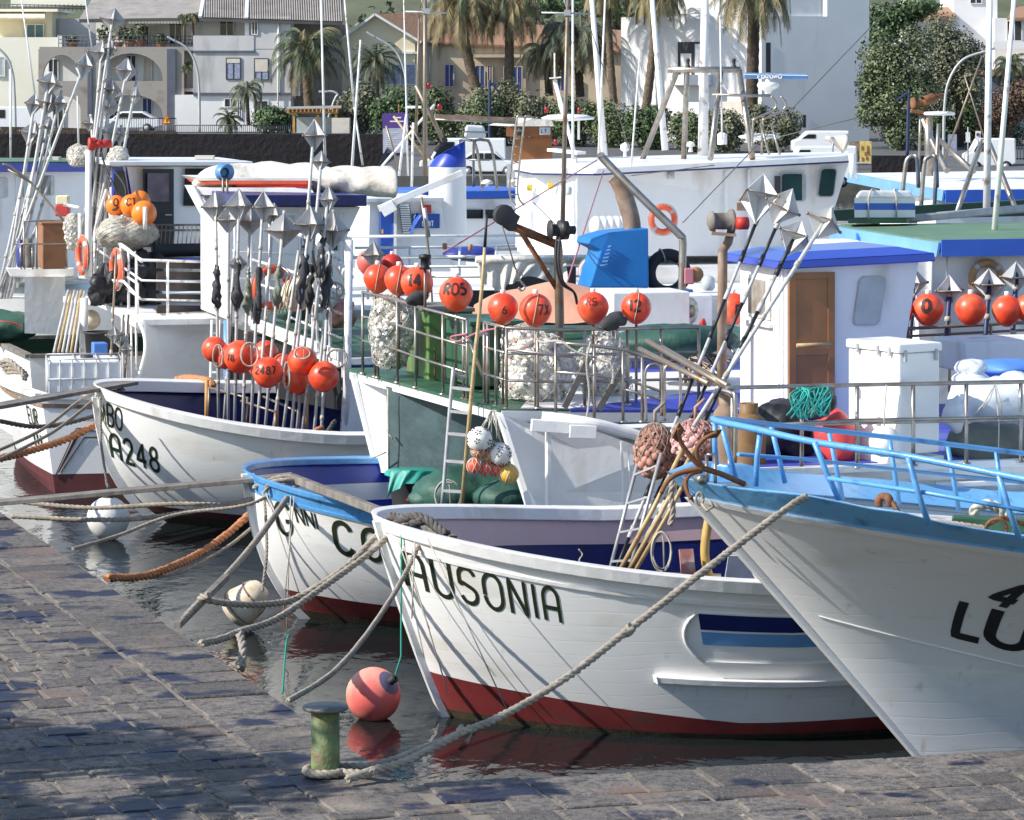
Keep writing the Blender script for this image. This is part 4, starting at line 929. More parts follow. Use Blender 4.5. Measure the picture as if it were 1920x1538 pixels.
# ------------------------------------------------------------------ the MBO boat: pole rack, upper deck, gallows, wheelhouse
def jumbo_top():
 A, B = P(425, 588, 50.6), P(640, 672, 45.4); B2, A2 = B + U * 7, A + U * 7
 mb = MB(); slab(mb, [B, B2, A2, A], .10); mb.build('upper_deck', 'white', jumbo, bevel=.01)
 up = UP * .01; mb = MB(); slab(mb, [B + up + Vv * .06 + U * .05, B2 + up + Vv * .06, A2 + up, A + up + U * .05], .02); mb.build('deck_paint', 'green_deck', jumbo)
 rim = MB(); rim.bar(A + UP * .03, B + UP * .03, .06, .14); rim.build('deck_edge', 'white', jumbo, bevel=.008)
 mb = MB(); T = [P(422, 472, 50.4), P(540, 507, 48.0), P(640, 543, 45.5)]
 zz = lambda p: lerp(A.z, B.z, (A.y - p.y) / (A.y - B.y))
 rail_run(mb, T, [.34, .68], zz, posts=[.05, .2, .34, .5, .74, .9], r=.022, pr=.025); mb.tube([P(470, 478, 49.5), P(430, 590, 50.3)], .03, 8); mb.tube([P(590, 440, 46.6), P(596, 665, 46.4)], .022, 8)
 mb.build('deck_railing', 'whitepipe', jumbo)
 mb = MB(); mb.tube(smooth([P(360, 355, 50.8), P(366, 366, 50.7), P(403, 436, 50.2), P(418, 480, 50)], 4), .075, 12); mb.tube([P(358, 357, 50.8), P(440, 349, 52.5)], .045, 10); mb.tube([P(383, 368, 51.5), P(384, 490, 51.4)], .05, 10)
 mb.build('gallows', 'whitepipe', jumbo)
 mb = MB(); mb.tube(smooth([P(590, 443, 46.2), P(598, 452, 46.1), P(630, 492, 45.6), P(655, 522, 45.3)], 4), .07, 12); mb.tube([P(592, 441, 46.2), P(656, 450, 45.3)], .04, 10); mb.tube([P(655, 450, 45.2), P(651, 700, 45.2), P(645, 812, 45.2)], .055, 12)
 mb.tube([P(532, 430, 47.2), P(568, 443, 46.6)], .03, 8)
 mb.build('gallows', 'whitepipe', jumbo)
 mb = MB(); mb.tube([P(425, 600, 49.6), P(425, 742, 49.4)], .05, 10); mb.build('deck_post', 'sky_blue', jumbo)
 mb = MB()
 for x in (397, 412): mb.bar(P(x, 600, 49.7), P(x - 3, 722, 49.6), .03, .05)
 for y in (625, 660, 698): mb.bar(P(395, y, 49.7), P(412, y, 49.7), .03, .03)
 mb.build('deck_ladder', 'white', jumbo)
 mb = MB(); vpanel(mb, [(646, 690, 45.25), (700, 705, 45.4), (760, 715, 45.6), (760, 835, 45.6), (641, 818, 45.1)], Vv * .05); mb.build('side_wall', 'white', jumbo)
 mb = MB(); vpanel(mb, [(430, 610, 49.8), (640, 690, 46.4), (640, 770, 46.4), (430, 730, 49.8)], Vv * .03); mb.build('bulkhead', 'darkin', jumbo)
 c = [(428, 388, 49.3), (676, 388, 50.0), (652, 440, 49.94), (645, 640, 49.92), (428, 600, 49.3)]
 mb = MB(); mb.prism([P(*p) for p in c], Vv * 2.4); wh = mb.build('wheelhouse', 'white', jumbo, bevel=.01)
 mb = MB(); slab(mb, [P(440, 366, 49.0), P(688, 366, 49.7), P(688, 366, 49.7) + Vv * 2.8, P(440, 366, 49.0) + Vv * 2.8], .17); mb.build('roof', 'navy', wh, bevel=.012)
 mb = MB(); mb.bar(P(598, 400, 49.75), P(636, 402, 49.86), .02, .02); mb.bar(P(536, 398, 49.58), P(562, 399, 49.66), .02, .02)
 for x in (562, 604, 640): mb.bar(P(x, 398, 49.76 + (x - 600) * .0028), P(x, 580, 49.76 + (x - 600) * .0028), .03, .02)
 mb.build('wall_frame', 'white2', wh)
 mb = MB(); vpanel(mb, [(536, 404, 49.6), (552, 404, 49.64), (552, 440, 49.64), (536, 440, 49.6)], -Vv * .012); mb.build('window', 'glass_pale', wh)
 t = thing('dinghy', 'white dinghy with red and orange stripe lying on the navy edged wheelhouse roof', 'dinghy', P(490, 368, 50.8))
 for nm, y0, y1, mt, x0, x1, o in (('hull', 352, 366, 'white', 372, 592, 0), ('stripe', 346, 353, 'winch_red', 440, 588, -.03), ('stripe', 339, 346, 'lifering', 376, 588, -.02), ('gunwale', 333, 339, 'white', 368, 596, -.03)):
  mb = MB(); mb.prism([P(x0, y0, 50.9 + o), P(x1 - 10, y0 + (1 if nm != 'hull' else 0), 50.6 + o), P(x1, y1, 50.6 + o), P(x0 + 8, y1, 50.9 + o)], Vv * (1.3 - 2 * o)); mb.build(nm, mt, t)
 mb = MB()
 ctr = smooth([P(360, 350, 51.2), P(395, 335, 51.4), P(480, 332, 51.4), P(560, 334, 51.3), P(640, 338, 51.0), P(700, 338, 50.8), P(728, 340, 50.7), P(738, 344, 50.7)], 6); n = len(ctr)
 rad = [.05 + .17 * min(1, i / 8) * (1 if i < 18 else 1) if i < 20 else lerp(.22, .235, (i - 20) / (n - 20)) for i in range(n)]; rad[-1] = .06; rad[-2] = .16; rad[-3] = .21
 mb.grid(lambda a, b: (lambda p, r, q: p + (Vv * cos(q) * 1.8 + UP * sin(q)) * r * (1 + .3 * MN.noise(p * 3 + V((cos(q), sin(q), 0)) * .8)))(ctr[min(n - 1, round(a * (n - 1)))], rad[min(n - 1, round(a * (n - 1)))], 2 * pi * b), n - 1, 20)
 tag(mb.build('canvas_roll', 'canvas'), 'long rolled pale canvas lying over the dinghy on the wheelhouse roof', 'canvas')
 t = thing('net_hauler', 'blue hauler wheel on a short mast above the white gallows', 'hauler', P(423, 385, 50.2))
 mb = MB(); mb.lathe(P(421, 323, 50.3), [(.001, -.09), (.12, -.09), (.135, -.07), (.07, -.01), (.07, .01), (.135, .07), (.12, .09), (.001, .09)], 24, (U * .35 - Vv)); mb.build('wheel', 'sky_blue', t)
 mb = MB(); mb.lathe(P(421, 323, 50.15), [(.001, -.1), (.06, -.1), (.07, .02)], 14, -Vv); mb.build('motor', 'black', t)
 mb = MB(); mb.tube([P(418, 330, 50.2), P(419, 388, 50.2)], .022, 6); mb.tube([P(426, 330, 50.2), P(426, 388, 50.2)], .022, 6); mb.build('stand', 'steel2', t)
 mb = MB()
 for (x0, y0, d0, x1, y1, d1) in ((392, 727, 46.6, 466, 747, 45.6), (452, 752, 45.6, 517, 773, 44.9), (494, 744, 45.9, 562, 774, 45.0)): mb.tube([P(x0, y0, d0), P(x1, y1, d1)], .018, 7)
 for (x, y0, y1, d) in ((392, 727, 800, 46.6), (464, 747, 812, 45.5), (517, 773, 818, 44.9), (562, 774, 822, 45.0)): mb.tube([P(x, y0, d), P(x - 2, y1, d)], .018, 7)
 mb.build('pole_rack', 'steel2', jumbo)
 mb = MB()
 for (x, y0, y1, d) in ((388, 712, 800, 46.8), (575, 735, 822, 45.0), (519, 760, 815, 45.1)): mb.tube([P(x, y0, d), P(x - 1, y1, d)], .03, 8)
 mb.build('rack_post', 'timber', jumbo)
 g1 = 'reflector poles standing in the rack of the blue inside boat'
 poles = [ # bottom x,y,d  top x,y,d  reflectors  flag
  (410, 790, 46.0, 404, 362, 46.0, [(404, 388, 22, 28, .25, (0, 0))], .68), (428, 795, 45.8, 428, 395, 45.9, [(428, 412, 22, 26, .7, (0, 0))], 0), (440, 798, 45.6, 448, 358, 45.7, [(448, 386, 24, 30, .5, (0, 0))], .7),
  (455, 800, 45.4, 470, 390, 46.2, [(470, 414, 22, 26, .15, (0, 0))], .7), (470, 802, 45.3, 494, 362, 45.6, [(494, 388, 23, 28, .9, (0, 0))], .68), (482, 806, 45.1, 514, 390, 46.3, [(512, 404, 19, 22, .5, (.1, 0))], 0),
  (497, 808, 45.0, 533, 395, 45.4, [(532, 432, 29, 30, .05, (0, 0))], .74), (512, 812, 44.9, 560, 470, 45.2, [], 0), (530, 815, 44.8, 584, 392, 45.2, [(582, 420, 26, 31, .45, (0, 0))], .8),
  (546, 818, 44.8, 590, 225, 45.6, [(590, 254, 24, 28, .8, (0, 0))], .62), (556, 818, 44.9, 604, 285, 45.8, [(601, 303, 15, 19, .3, (.1, 0))], .6), (566, 820, 44.8, 617, 352, 45.3, [(616, 374, 16, 25, .5, (0, 0))], .8),
  (588, 822, 44.7, 625, 394, 45.5, [(624, 432, 26, 34, .35, (0, 0))], .8), (602, 824, 44.7, 612, 600, 45.0, [], 0), (420, 795, 46.2, 440, 470, 46.6, [(446, 495, 16, 18, .4, (0, 0))], 0)]
 names = ['leftmost grey reflector pole in the rack, dark flag furled below', 'low reflector pole second from the left in the rack', 'tall three plate reflector pole third from the left in the rack', 'low reflector pole with furled flag fourth in the rack', 'reflector pole with ragged grey flag fifth in the rack', 'small reflector pole half hidden behind the ragged flag one',
   'wide pale reflector pole at the middle of the rack', 'bare grey pole without a reflector at the middle of the rack', 'large reflector pole with black rag, right of the middle of the rack', 'tallest reflector pole in the rack, its reflector against the dark harbour wall', 'second tallest reflector pole with a small pale reflector', 'narrow reflector pole before the navy roof edge',
   'rightmost large reflector pole in the rack', 'short bare pole at the right end of the rack', 'small low reflector pole behind the white railing']
 for p, lb in zip(poles, names): marker_pole(*p[:6], p[6], lb, g1, flags=p[7], rw='rag' if p[0] % 2 == 0 else 'tarp_olive')
 fl = [(402, 655, 24, 45.9, None, 'leftmost orange float on the pole rack'), (427, 668, 25, 45.9, None, 'orange float half hidden behind the one marked 78 on the rack'), (450, 669, 31, 45.2, '78', 'large orange float marked 78 with a hank of line on the rack'), (498, 662, 24, 46.0, None, 'orange float at the back of the rack behind the middle poles'),
  (487, 685, 24, 45.6, None, 'orange float squeezed behind the one marked 2487'), (502, 698, 29, 44.7, '2487', 'orange float marked 2487 at the middle of the rack'), (530, 685, 22, 45.6, None, 'orange float with knotted cord between the middle ones on the rack'), (556, 714, 27, 45.0, '21', 'lowest orange float on the rack with black figures'), (567, 677, 28, 44.6, None, 'orange float with a ring of white line on top, right of the middle'), (607, 706, 29, 44.5, None, 'rightmost orange float on the rack beside the white post')]
 az = {'78': (-.55, .0, .42), '2487': (-.1, .2, .55), '21': (-.6, .2, .45)}
 for (x, y, r, d, tx, lb) in fl:
  a = az.get(tx, (0, 0, 0)); buoy_float(x, y, d, r, lb, tx, a[0], a[1], a[2] * r * d / F, group='orange floats on the pole rack', nub=False, pear=.05, w=.2)
 for (x, y, w, h, d, lb) in ((409, 668, 20, 44, 45.5, 'long hank of line on the left rack floats'), (468, 665, 34, 46, 44.8, 'round hank of line hanging on the float marked 78'), (567, 662, 30, 22, 44.2, 'ring of white line on top of a rack float'), (538, 705, 12, 52, 44.6, 'narrow hank of line hanging between the rack floats'), (632, 672, 40, 36, 44.6, 'coil of grey line by the white post above the rack')):
  coil(x, y, d, w, h, lb, 'line', 6, group='hanks of line on the pole rack')
 t = thing('fender', 'large cream fender hanging among the reflector poles', 'fender', P(553, 598, 45.4)); c = P(557, 552, 45.6)
 float_body(c, 31 * 45.6 / F, .1).build('ball', 'cream_float', t)
 mb = MB()
 for k in range(3): mb.tube([c + V((-.09 - .05 * k + .06 * sin(a), -.225 * abs(cos(a)) * (1 - .1 * k), .25 * sin(a) - .01)) for a in [pi * (i / 12 - .5) for i in range(13)]], .010, 5)
 mb.tube([c + UP * .24, c + UP * .45 + U * .1], .01, 5); mb.tube([c - UP * .24, c - UP * .5], .014, 5); mb.build('lashing', 'rope', t)
 lifering(510, 540, 47.6, 43, 'orange lifering hung on the white railing behind the poles', -1.0)
 t = thing('block', 'small wooden pulley block hanging on ropes beside the cream fender', 'pulley', P(611, 575, 45.3)); MB().lathe(P(611, 567, 45.3), [(.001, -.03), (.06, -.03), (.06, .03), (.001, .03)], 14, -Vv).build('sheave', 'rustbrown', t)
 mb = MB(); mb.rope([P(586, 470, 45.3), P(592, 505, 45.3), P(610, 560, 45.3)], .02); mb.rope([P(596, 480, 45.3), P(606, 520, 45.3), P(624, 585, 45.2)], .02); mb.build('rope', 'rope', t)
 coil(628, 545, 45.4, 34, 32, 'bundle of grey line tied at the gallows post', 'line', 7)
 mb = MB(); mb.rope(smooth([P(605, 805, 44.6), P(590, 812, 44.4), P(570, 840, 44.2), P(548, 868, 43.9), P(530, 900, 43.6)], 6), .055, lay=.25); tag(mb.build('mooring_rope', 'rope_orange'), 'thick orange rope over the rail right of the pole rack', 'rope')
 mb = MB(); mb.rope(smooth([P(628, 790, 44.6), P(612, 815, 44.2), P(598, 850, 43.9), P(585, 880, 43.6)], 6), .035); mb.rope(smooth([P(625, 792, 44.5), P(600, 840, 44.0), P(595, 875, 43.8)], 6), .03); tag(mb.build('mooring_rope', 'rope_dark'), 'dark grey doubled rope over the rail beside the orange one', 'rope')
 mb = MB(); mb.rope(smooth([P(330, 713, 48.6), P(350, 709, 48.3), P(385, 712, 47.9), P(400, 722, 47.6)], 6), .06, lay=.25); tag(mb.build('rope_heap', 'rope_orange'), 'orange rope lying along the far rail of the blue inside boat', 'rope')
jumbo_top()
# ------------------------------------------------------------------ boat lying stern-to at the left
def left_boat():
 C = P(78, 742, 48.9); z = C.z; k = thing('fishing_boat', 'white flat sterned fishing boat carrying a caged plastic tank', 'boat', V((C.x, C.y, 0)) + U * 3 + Vv * 2, 'fishing boats moored bow to the quay')
 Cb = P(104, 932, 48.7); Cb.z = 0; Lb = Cb + Vv * 4.9 ; Lt = C + Vv * 5.2
 Rt, Rb = C + U * 13, Cb + U * 13
 mb = MB(); dz = V((0, 0, -.3))
 n = 24
 def row(f, q):      # points along transom then along the side, at height fraction f
  if q < .4:
   s = q / .4; a = (Lb.lerp(Lt, f)).lerp(Cb.lerp(C, f), s); return a - U * (.22 * sin(pi * s)) * (max(f, 0) ** .5 + .2)
  s = (q - .4) / .6; a = Cb.lerp(C, f).lerp(Rb.lerp(Rt, f), s); return a + UP * (-.18 * sin(pi * min(1, s * 1.5)) * f)
 def fn(q, f): f = lerp(-.2, 1, f); return row(f, q)
 mb.grid(fn, 40, 12, m=lambda q, f: 0 if f < .28 else (1 if f < .31 else 2), sm=False)
 hull = mb.build('hull', ['deepred', 'winch_red', 'hullwhite'], k)
 mb = MB(); pts = [row(1, i / 40) for i in range(41)]
 for a, b in zip(pts, pts[1:]): mb.bar(a, b, .2, .07)
 mb.build('cap_rail', 'white2', hull)
 mb = MB(); pts = [row(.9, i / 40) + (-U * .012 if i < 16 else -Vv * .012) for i in range(41)]
 for a, b in zip(pts, pts[1:]): mb.bar(a, b, .03, .06)
 mb.build('rub_strip', 'rustbrown', hull)
 mb = MB(); mb.quad(*[row(.55, 0) + Vv * -.1, row(.55, .4), row(.55, 1), row(.55, 1) + Vv * 5]); mb.build('deck', 'white2', k)
 mb = MB()
 o = -Vv * .02
 def sp(px, py): # point on the side face under a photograph pixel
  d0 = 48.9
  for _ in range(4):
   p = P(px, py, d0); f = p.z / z; a = Cb.lerp(C, f); s = (p.x - a.x) / U.x; d0 = a.y + U.y * s
  return P(px, py, d0) + o
 mb.quad(sp(106, 890), sp(146, 806), sp(154, 806), sp(112, 884)); mb.build('painted_arrow', 'deepred', hull)
 mb = MB()
 for a, b in (((103, 893), (143, 803)), ((143, 803), (215, 802)), ((114, 886), (158, 820)), ((158, 820), (215, 819)), ((146, 808), (215, 807))): mb.bar(sp(*a), sp(*b), .012, .022, up=Vv)
 mb.build('painted_line', 'black', hull)
 mb = MB()
 for txt, f0, hh, q0 in (('EUR', .66, .17, .325), ('III', .42, .15, .335)):
  rb, wd = text2d(txt, 0, 1, .25, .16); ribbons(mb, rb, lambda x, y: row(f0 + hh * y, q0 + x / wd * .05) - U * .012)
 mb.build('lettering', 'letter', hull)
 c = P(90, 742, 49.6); c.z -= .25; a, b = ax(9); t = thing('plastic_tank', 'white plastic tank in a steel tube cage on the deck of the flat sterned boat', 'tank', c)
 hh = .78
 wbox('tank', 'plastic', t, c, a, b, 1.1, .95, hh, bevel=.06)
 mb = MB(); g = .015
 for i in range(7):
  x = i / 6 * 1.1; mb.tube([c + a * x - b * g, c + a * x - b * g + UP * (hh + .02)], .011, 6)
 for i in range(5): y = i / 4 * .95; mb.tube([c - a * g + b * y, c - a * g + b * y + UP * (hh + .02)], .011, 6)
 for zz in (.25, .5, hh + .02):
  mb.tube([c - b * g + UP * zz, c + a * 1.1 - b * g + UP * zz], .011, 6); mb.tube([c - a * g + UP * zz, c - a * g + b * .95 + UP * zz], .011, 6)
 mb.tube([c + b * .97 + UP * (hh + .02), c + a * 1.1 + b * .97 + UP * (hh + .02)], .012, 6); mb.tube([c + a * 1.11 + UP * (hh + .02), c + a * 1.11 + b * .97 + UP * (hh + .02)], .012, 6)
 for x in (.4, .75): mb.tube([c + a * x + UP * (hh + .02), c + a * x + b * .97 + UP * (hh + .02)], .011, 6)
 mb.build('cage', 'galv', t); MB().lathe(c + a * .6 + b * .5 + UP * hh, [(.1, 0), (.1, .035), (.09, .04), (.001, .04)], 16).build('lid', 'dark', t)
 mb = MB()
 for i in range(4): mb.rope(smooth([P(0 + 4 * i, 680 + 6 * i, 51.5), P(16 + 5 * i, 676 + 7 * i, 51.3), P(36 + 4 * i, 692 + 3 * i, 51.1), P(46, 706 + 2 * i, 51)], 5), .045)
 tag(mb.build('rope_heap', 'rope'), 'heap of grey rope on the rail left of the caged tank', 'rope')
 D = P(268, 599, 50.6); zt = D.z
 E = D + Vv * 4.6
 mb = MB(); vpanel(mb, [(272, 603, 50.6), (440, 600, 51.6), (440, 720, 51.6), (246, 720, 50.2), (262, 700, 50.3), (270, 670, 50.4), (273, 640, 50.5)], Vv * .05); mb.build('side_wall', 'plasticgrey', k)
 mb = MB(); slab(mb, [D, D + U * 7, E + U * 7, P(118, 556, 54.6), P(180, 562, 53.4), P(232, 586, 51.6)], .10); mb.build('upper_deck', 'white2', k, bevel=.01)
 mb = MB()
 for i, x in enumerate((229, 237, 246, 255)): mb.tube([P(x, 596 + i * 6, 51.4 - i * .2), P(x + 2, 715, 51.3 - i * .2)], .02, 6)
 mb.bar(P(228, 590, 51.3), P(262, 612, 50.6), .05, .1); mb.tube(smooth([P(262, 605, 50.5), P(271, 630, 50.4), P(272, 660, 50.3), P(262, 700, 50.2), P(252, 722, 50.1)], 6), .03, 8); mb.build('side_frame', 'white', k)
 mb = MB(); mb.tube([P(158, 560, 53.4), P(156, 668, 53.2)], .07, 14); mb.build('deck_post', 'whitepipe', k)
 mb = MB(); zd = zt
 rail_run(mb, [P(183, 432, 54.2), P(266, 488, 51.2), P(412, 492, 51.9)], [.32, .62], zd, posts=[.12, .27, .38, .50, .62, .80, .98], r=.024, pr=.022)
 mb.tube([P(240, 520, 51.6), P(258, 532, 51.1), P(258, 590, 51.0)], .022, 7); mb.tube([P(150, 520, 53.6), P(232, 528, 51.8), P(262, 560, 51.0)], .024, 7)
 mb.build('deck_railing', 'whitepipe', k)
 mb = MB(); mb.tube(smooth([P(178, 455, 53.6), P(180, 425, 53.6), P(198, 362, 53.4), P(201, 360, 53.4), P(206, 372, 53.4), P(218, 440, 53.2), P(220, 465, 53.2)], 5), .028, 8); mb.tube([P(178, 455, 53.6), P(178, 552, 53.6)], .026, 8); mb.tube([P(190, 432, 53.5), P(240, 468, 52.2), P(266, 490, 51.3)], .03, 8); mb.build('hoop_frame', 'whitepipe', k)
 mb = MB(); mb.tube([P(166, 282, 54), P(166, 455, 54), P(165, 520, 54)], [.05, .06, .07], 14); mb.tube([P(150, 400, 54.4), P(150, 520, 54.4)], .035, 10); mb.tube(smooth([P(120, 383, 54.4), P(130, 386, 54.4), P(150, 390, 54.3)], 4), .03, 8); mb.build('mast', 'whitepipe', k)
 t = thing('winch', 'small red winch motor at the head of the white mast', 'winch', P(165, 285, 54))
 MB().lathe(P(166, 270, 54), [(.001, 0), (.10, 0), (.11, .03), (.07, .07), (.07, .14), (.10, .16), (.05, .2), (.07, .24), (.07, .38), (.001, .38)], 16, U).build('body', 'winch_red', t)
 MB().bar(P(174, 282, 54), P(174, 258, 54), .08, .08).build('bracket', 'winch_red', t)
 for i in range(5):
  y = 496 + i * 21; tag(MB().bar(P(294, y, 51.5), P(410, y + 1, 52.1), .02, .13).build('board', 'slatwood'), ['topmost', 'second', 'third', 'fourth', 'lowest'][i] + ' weathered board tied on the white railing', 'board', 'boards tied on the railing')
 mb = MB(); mb.bar(P(300, 540, 52), P(405, 541, 52.5), .1, .03); mb.bar(P(330, 575, 52), P(405, 576, 52.5), .1, .03); tag(mb.build('fish_crates', 'redbag'), 'red plastic crates glimpsed between the weathered boards', 'crate')
 w0 = P(246, 470, 54.2);
 mb = MB(); mb.prism([P(232, 312, 53.9), P(478, 312, 55.2), P(478, 480, 55.2), P(256, 478, 54.0)], Vv * 2.6); wh = mb.build('wheelhouse', 'white', k, bevel=.01)
 mb = MB(); slab(mb, [P(204, 303, 53.5), P(474, 303, 54.9), P(474, 303, 54.9) + Vv * 3.2, P(204, 303, 53.5) + Vv * 3.2], .07); mb.build('roof', 'white', wh, bevel=.015)
 mb = MB(); vpanel(mb, [(268, 317, 54.02), (325, 317, 54.32), (325, 462, 54.32), (268, 462, 54.02)], -Vv * .05); dr = mb.build('door', 'doorblack', wh)
 mb = MB(); vpanel(mb, [(276, 325, 53.99), (316, 325, 54.2), (316, 378, 54.2), (276, 378, 53.99)], -Vv * .035); mb.build('window', 'glass_pane', dr)
 mb = MB(); mb.bar(P(310, 403, 54.1), P(322, 403, 54.15), .02, .02); mb.build('handle', 'galv', dr)
 mb = MB(); vpanel(mb, [(347, 316, 54.44), (440, 316, 54.9), (440, 386, 54.9), (343, 386, 54.44)], -Vv * .03); mb.build('window', 'glass_dark', wh)
 mb = MB(); mb.prism([P(212, 312, 54.2), P(238, 314, 53.88), P(248, 372, 53.9), P(212, 372, 54.3)], Vv * .06 - U * .02); f = mb.build('window_frame', 'royal', wh)
 mb = MB(); mb.prism([P(214, 320, 54.1), P(232, 321, 53.85), P(241, 366, 53.86), P(214, 366, 54.2)], -Vv * .02 - U * .01); mb.build('pane', 'glass_dark', f)
 tag(MB().box(P(384, 295, 56), (.32, .3, .06)).build('hatch_box', 'shutter_beige'), 'beige flat box on the white wheelhouse roof', 'box')
 mb = MB()
 for y in (422, 432): mb.tube([P(285, y, 53.6), P(378, y, 54)], .02, 6)
 for y in (462, 474): mb.tube([P(255, y, 53.3), P(380, y, 53.7)], .016, 6)
 for i in range(12): mb.tube([P(288 + i * 8, 422, 53.6), P(284 + i * 8, 470, 53.5)], .008, 4)
 mb.build('lashing_rail', 'steel2', k)
 for (x, y, r, d, tx, lb) in ((218, 386, 20, 53.2, 'D', 'leftmost amber float lying on the white net heap'), (247, 386, 22, 53.0, 'CT', 'amber float marked with two letters on the net heap'), (262, 378, 21, 53.5, None, 'amber float at the back behind the black door'), (270, 400, 24, 52.8, None, 'rightmost amber float behind the short white pipe')):
  buoy_float(x, y, d, r, lb, 'O' if tx == 'D' else tx, .1, .4, .14, 'orange2', 'amber floats on the net heap', nub=False, pear=.02, w=.2)
 mb = MB(); mb.tube([P(272, 388, 52.5), P(272, 430, 52.5)], .035, 10); mb.build('pipe', 'whitepipe', k)
 mb = MB(); lump(P(236, 436, 53.0), (.50, .45, .27), FRAME, 40, 26, .12, 3, mb=mb); h = tag(mb.build('net_heap', 'net'), 'heap of white fishing net under the amber floats', 'net heap')
 fn = lump_at(P(236, 436, 53.0), (.50, .45, .27), FRAME, .12, 3, None); mb = MB()
 for s in (-1, 1):
  for i in range(20): mb.tube([fn((i / 20 + s * j / 24 * .5) % 1, .15 + .75 * j / 24, .02) for j in range(25)], .004, 4, 0, False)
 mb.build('netting', 'netline', h)
 lifering(155, 479, 53.2, 37, 'orange lifering hung on the hoop frame beside the wooden crate', -2.75); lifering(219, 505, 52.2, 39, 'orange lifering hung on the white railing below the net heap', -2.75)
 for (x, y, w_, h_, lb) in ((138, 435, 34, 70, 'white netted bundle of bottle floats lashed by the mast'), (150, 292, 44, 44, 'white and yellow bundle of bottle floats at the mast head'), (222, 292, 40, 36, 'white bundle of bottle floats right of the mast head')):
  net_bag(x, y, 54.6, w_, h_, lb, ('whitenet', 'netline'), amp=.2)
 mb = MB(); mb.tube(smooth([P(190, 285, 53.6), P(198, 315, 53.5), P(212, 345, 53.3), P(222, 375, 53.2), P(218, 392, 53), P(200, 392, 53.2)], 6), .018, 6); mb.tube(smooth([P(212, 318, 53.5), P(232, 345, 53.3), P(236, 365, 53.2), P(228, 390, 53)], 6), .018, 6)
 tag(mb.build('hose', 'rubber'), 'black hydraulic hose looping down from the red winch', 'hose')
 c = P(80, 505, 55.4); t = thing('crate', 'tall reddish wooden crate behind the gas bottles', 'crate', c); wbox('body', 'boxwood', t, c, U, Vv, .42, .7, .76); mb = MB(); wbox('', '', None, c + UP * .76 - U * .02 - Vv * .02, U, Vv, .46, .74, .03, mb=mb); mb.build('lid', 'boxwood', t)
 gas_bottle(54, 445, 502, 55, 22, 'dull grey gas bottle in the rail left of the wooden crate', 'oldwood'); gas_bottle(38, 448, 500, 55.2, 14, 'thin blue gas bottle left of the grey one', 'tarp_blue')
 mb = MB(); rail_run(mb, [P(28, 458, 54.8), P(45, 458, 54.5), P(125, 458, 54.9)], [], P(60, 505, 54.6).z, posts=[.2, .45, 1], r=.014, pr=.016); rail_run(mb, [P(45, 415, 54.6), P(125, 413, 55)], [], P(60, 505, 54.6).z, posts=[0, .3, 1], r=.014, pr=.016); mb.build('stern_railing', 'steel', k)
 mb = MB(); mb.hexa([P(20, 520, 56.4), P(140, 520, 56.6), P(140, 520, 58.5), P(20, 520, 58.5), P(10, 502, 56.4), P(140, 502, 56.6), P(140, 502, 58.5), P(10, 502, 58.5)]); mb.build('locker_top', 'white', k, bevel=.02)
 mb = MB(); mb.hexa([P(46, 625, 56.2), P(122, 628, 56.4), P(122, 628, 58), P(46, 625, 58), P(46, 520, 56.2), P(122, 520, 56.4), P(122, 520, 58), P(46, 520, 58)]); mb.build('deckhouse', 'white', k)
left_boat()
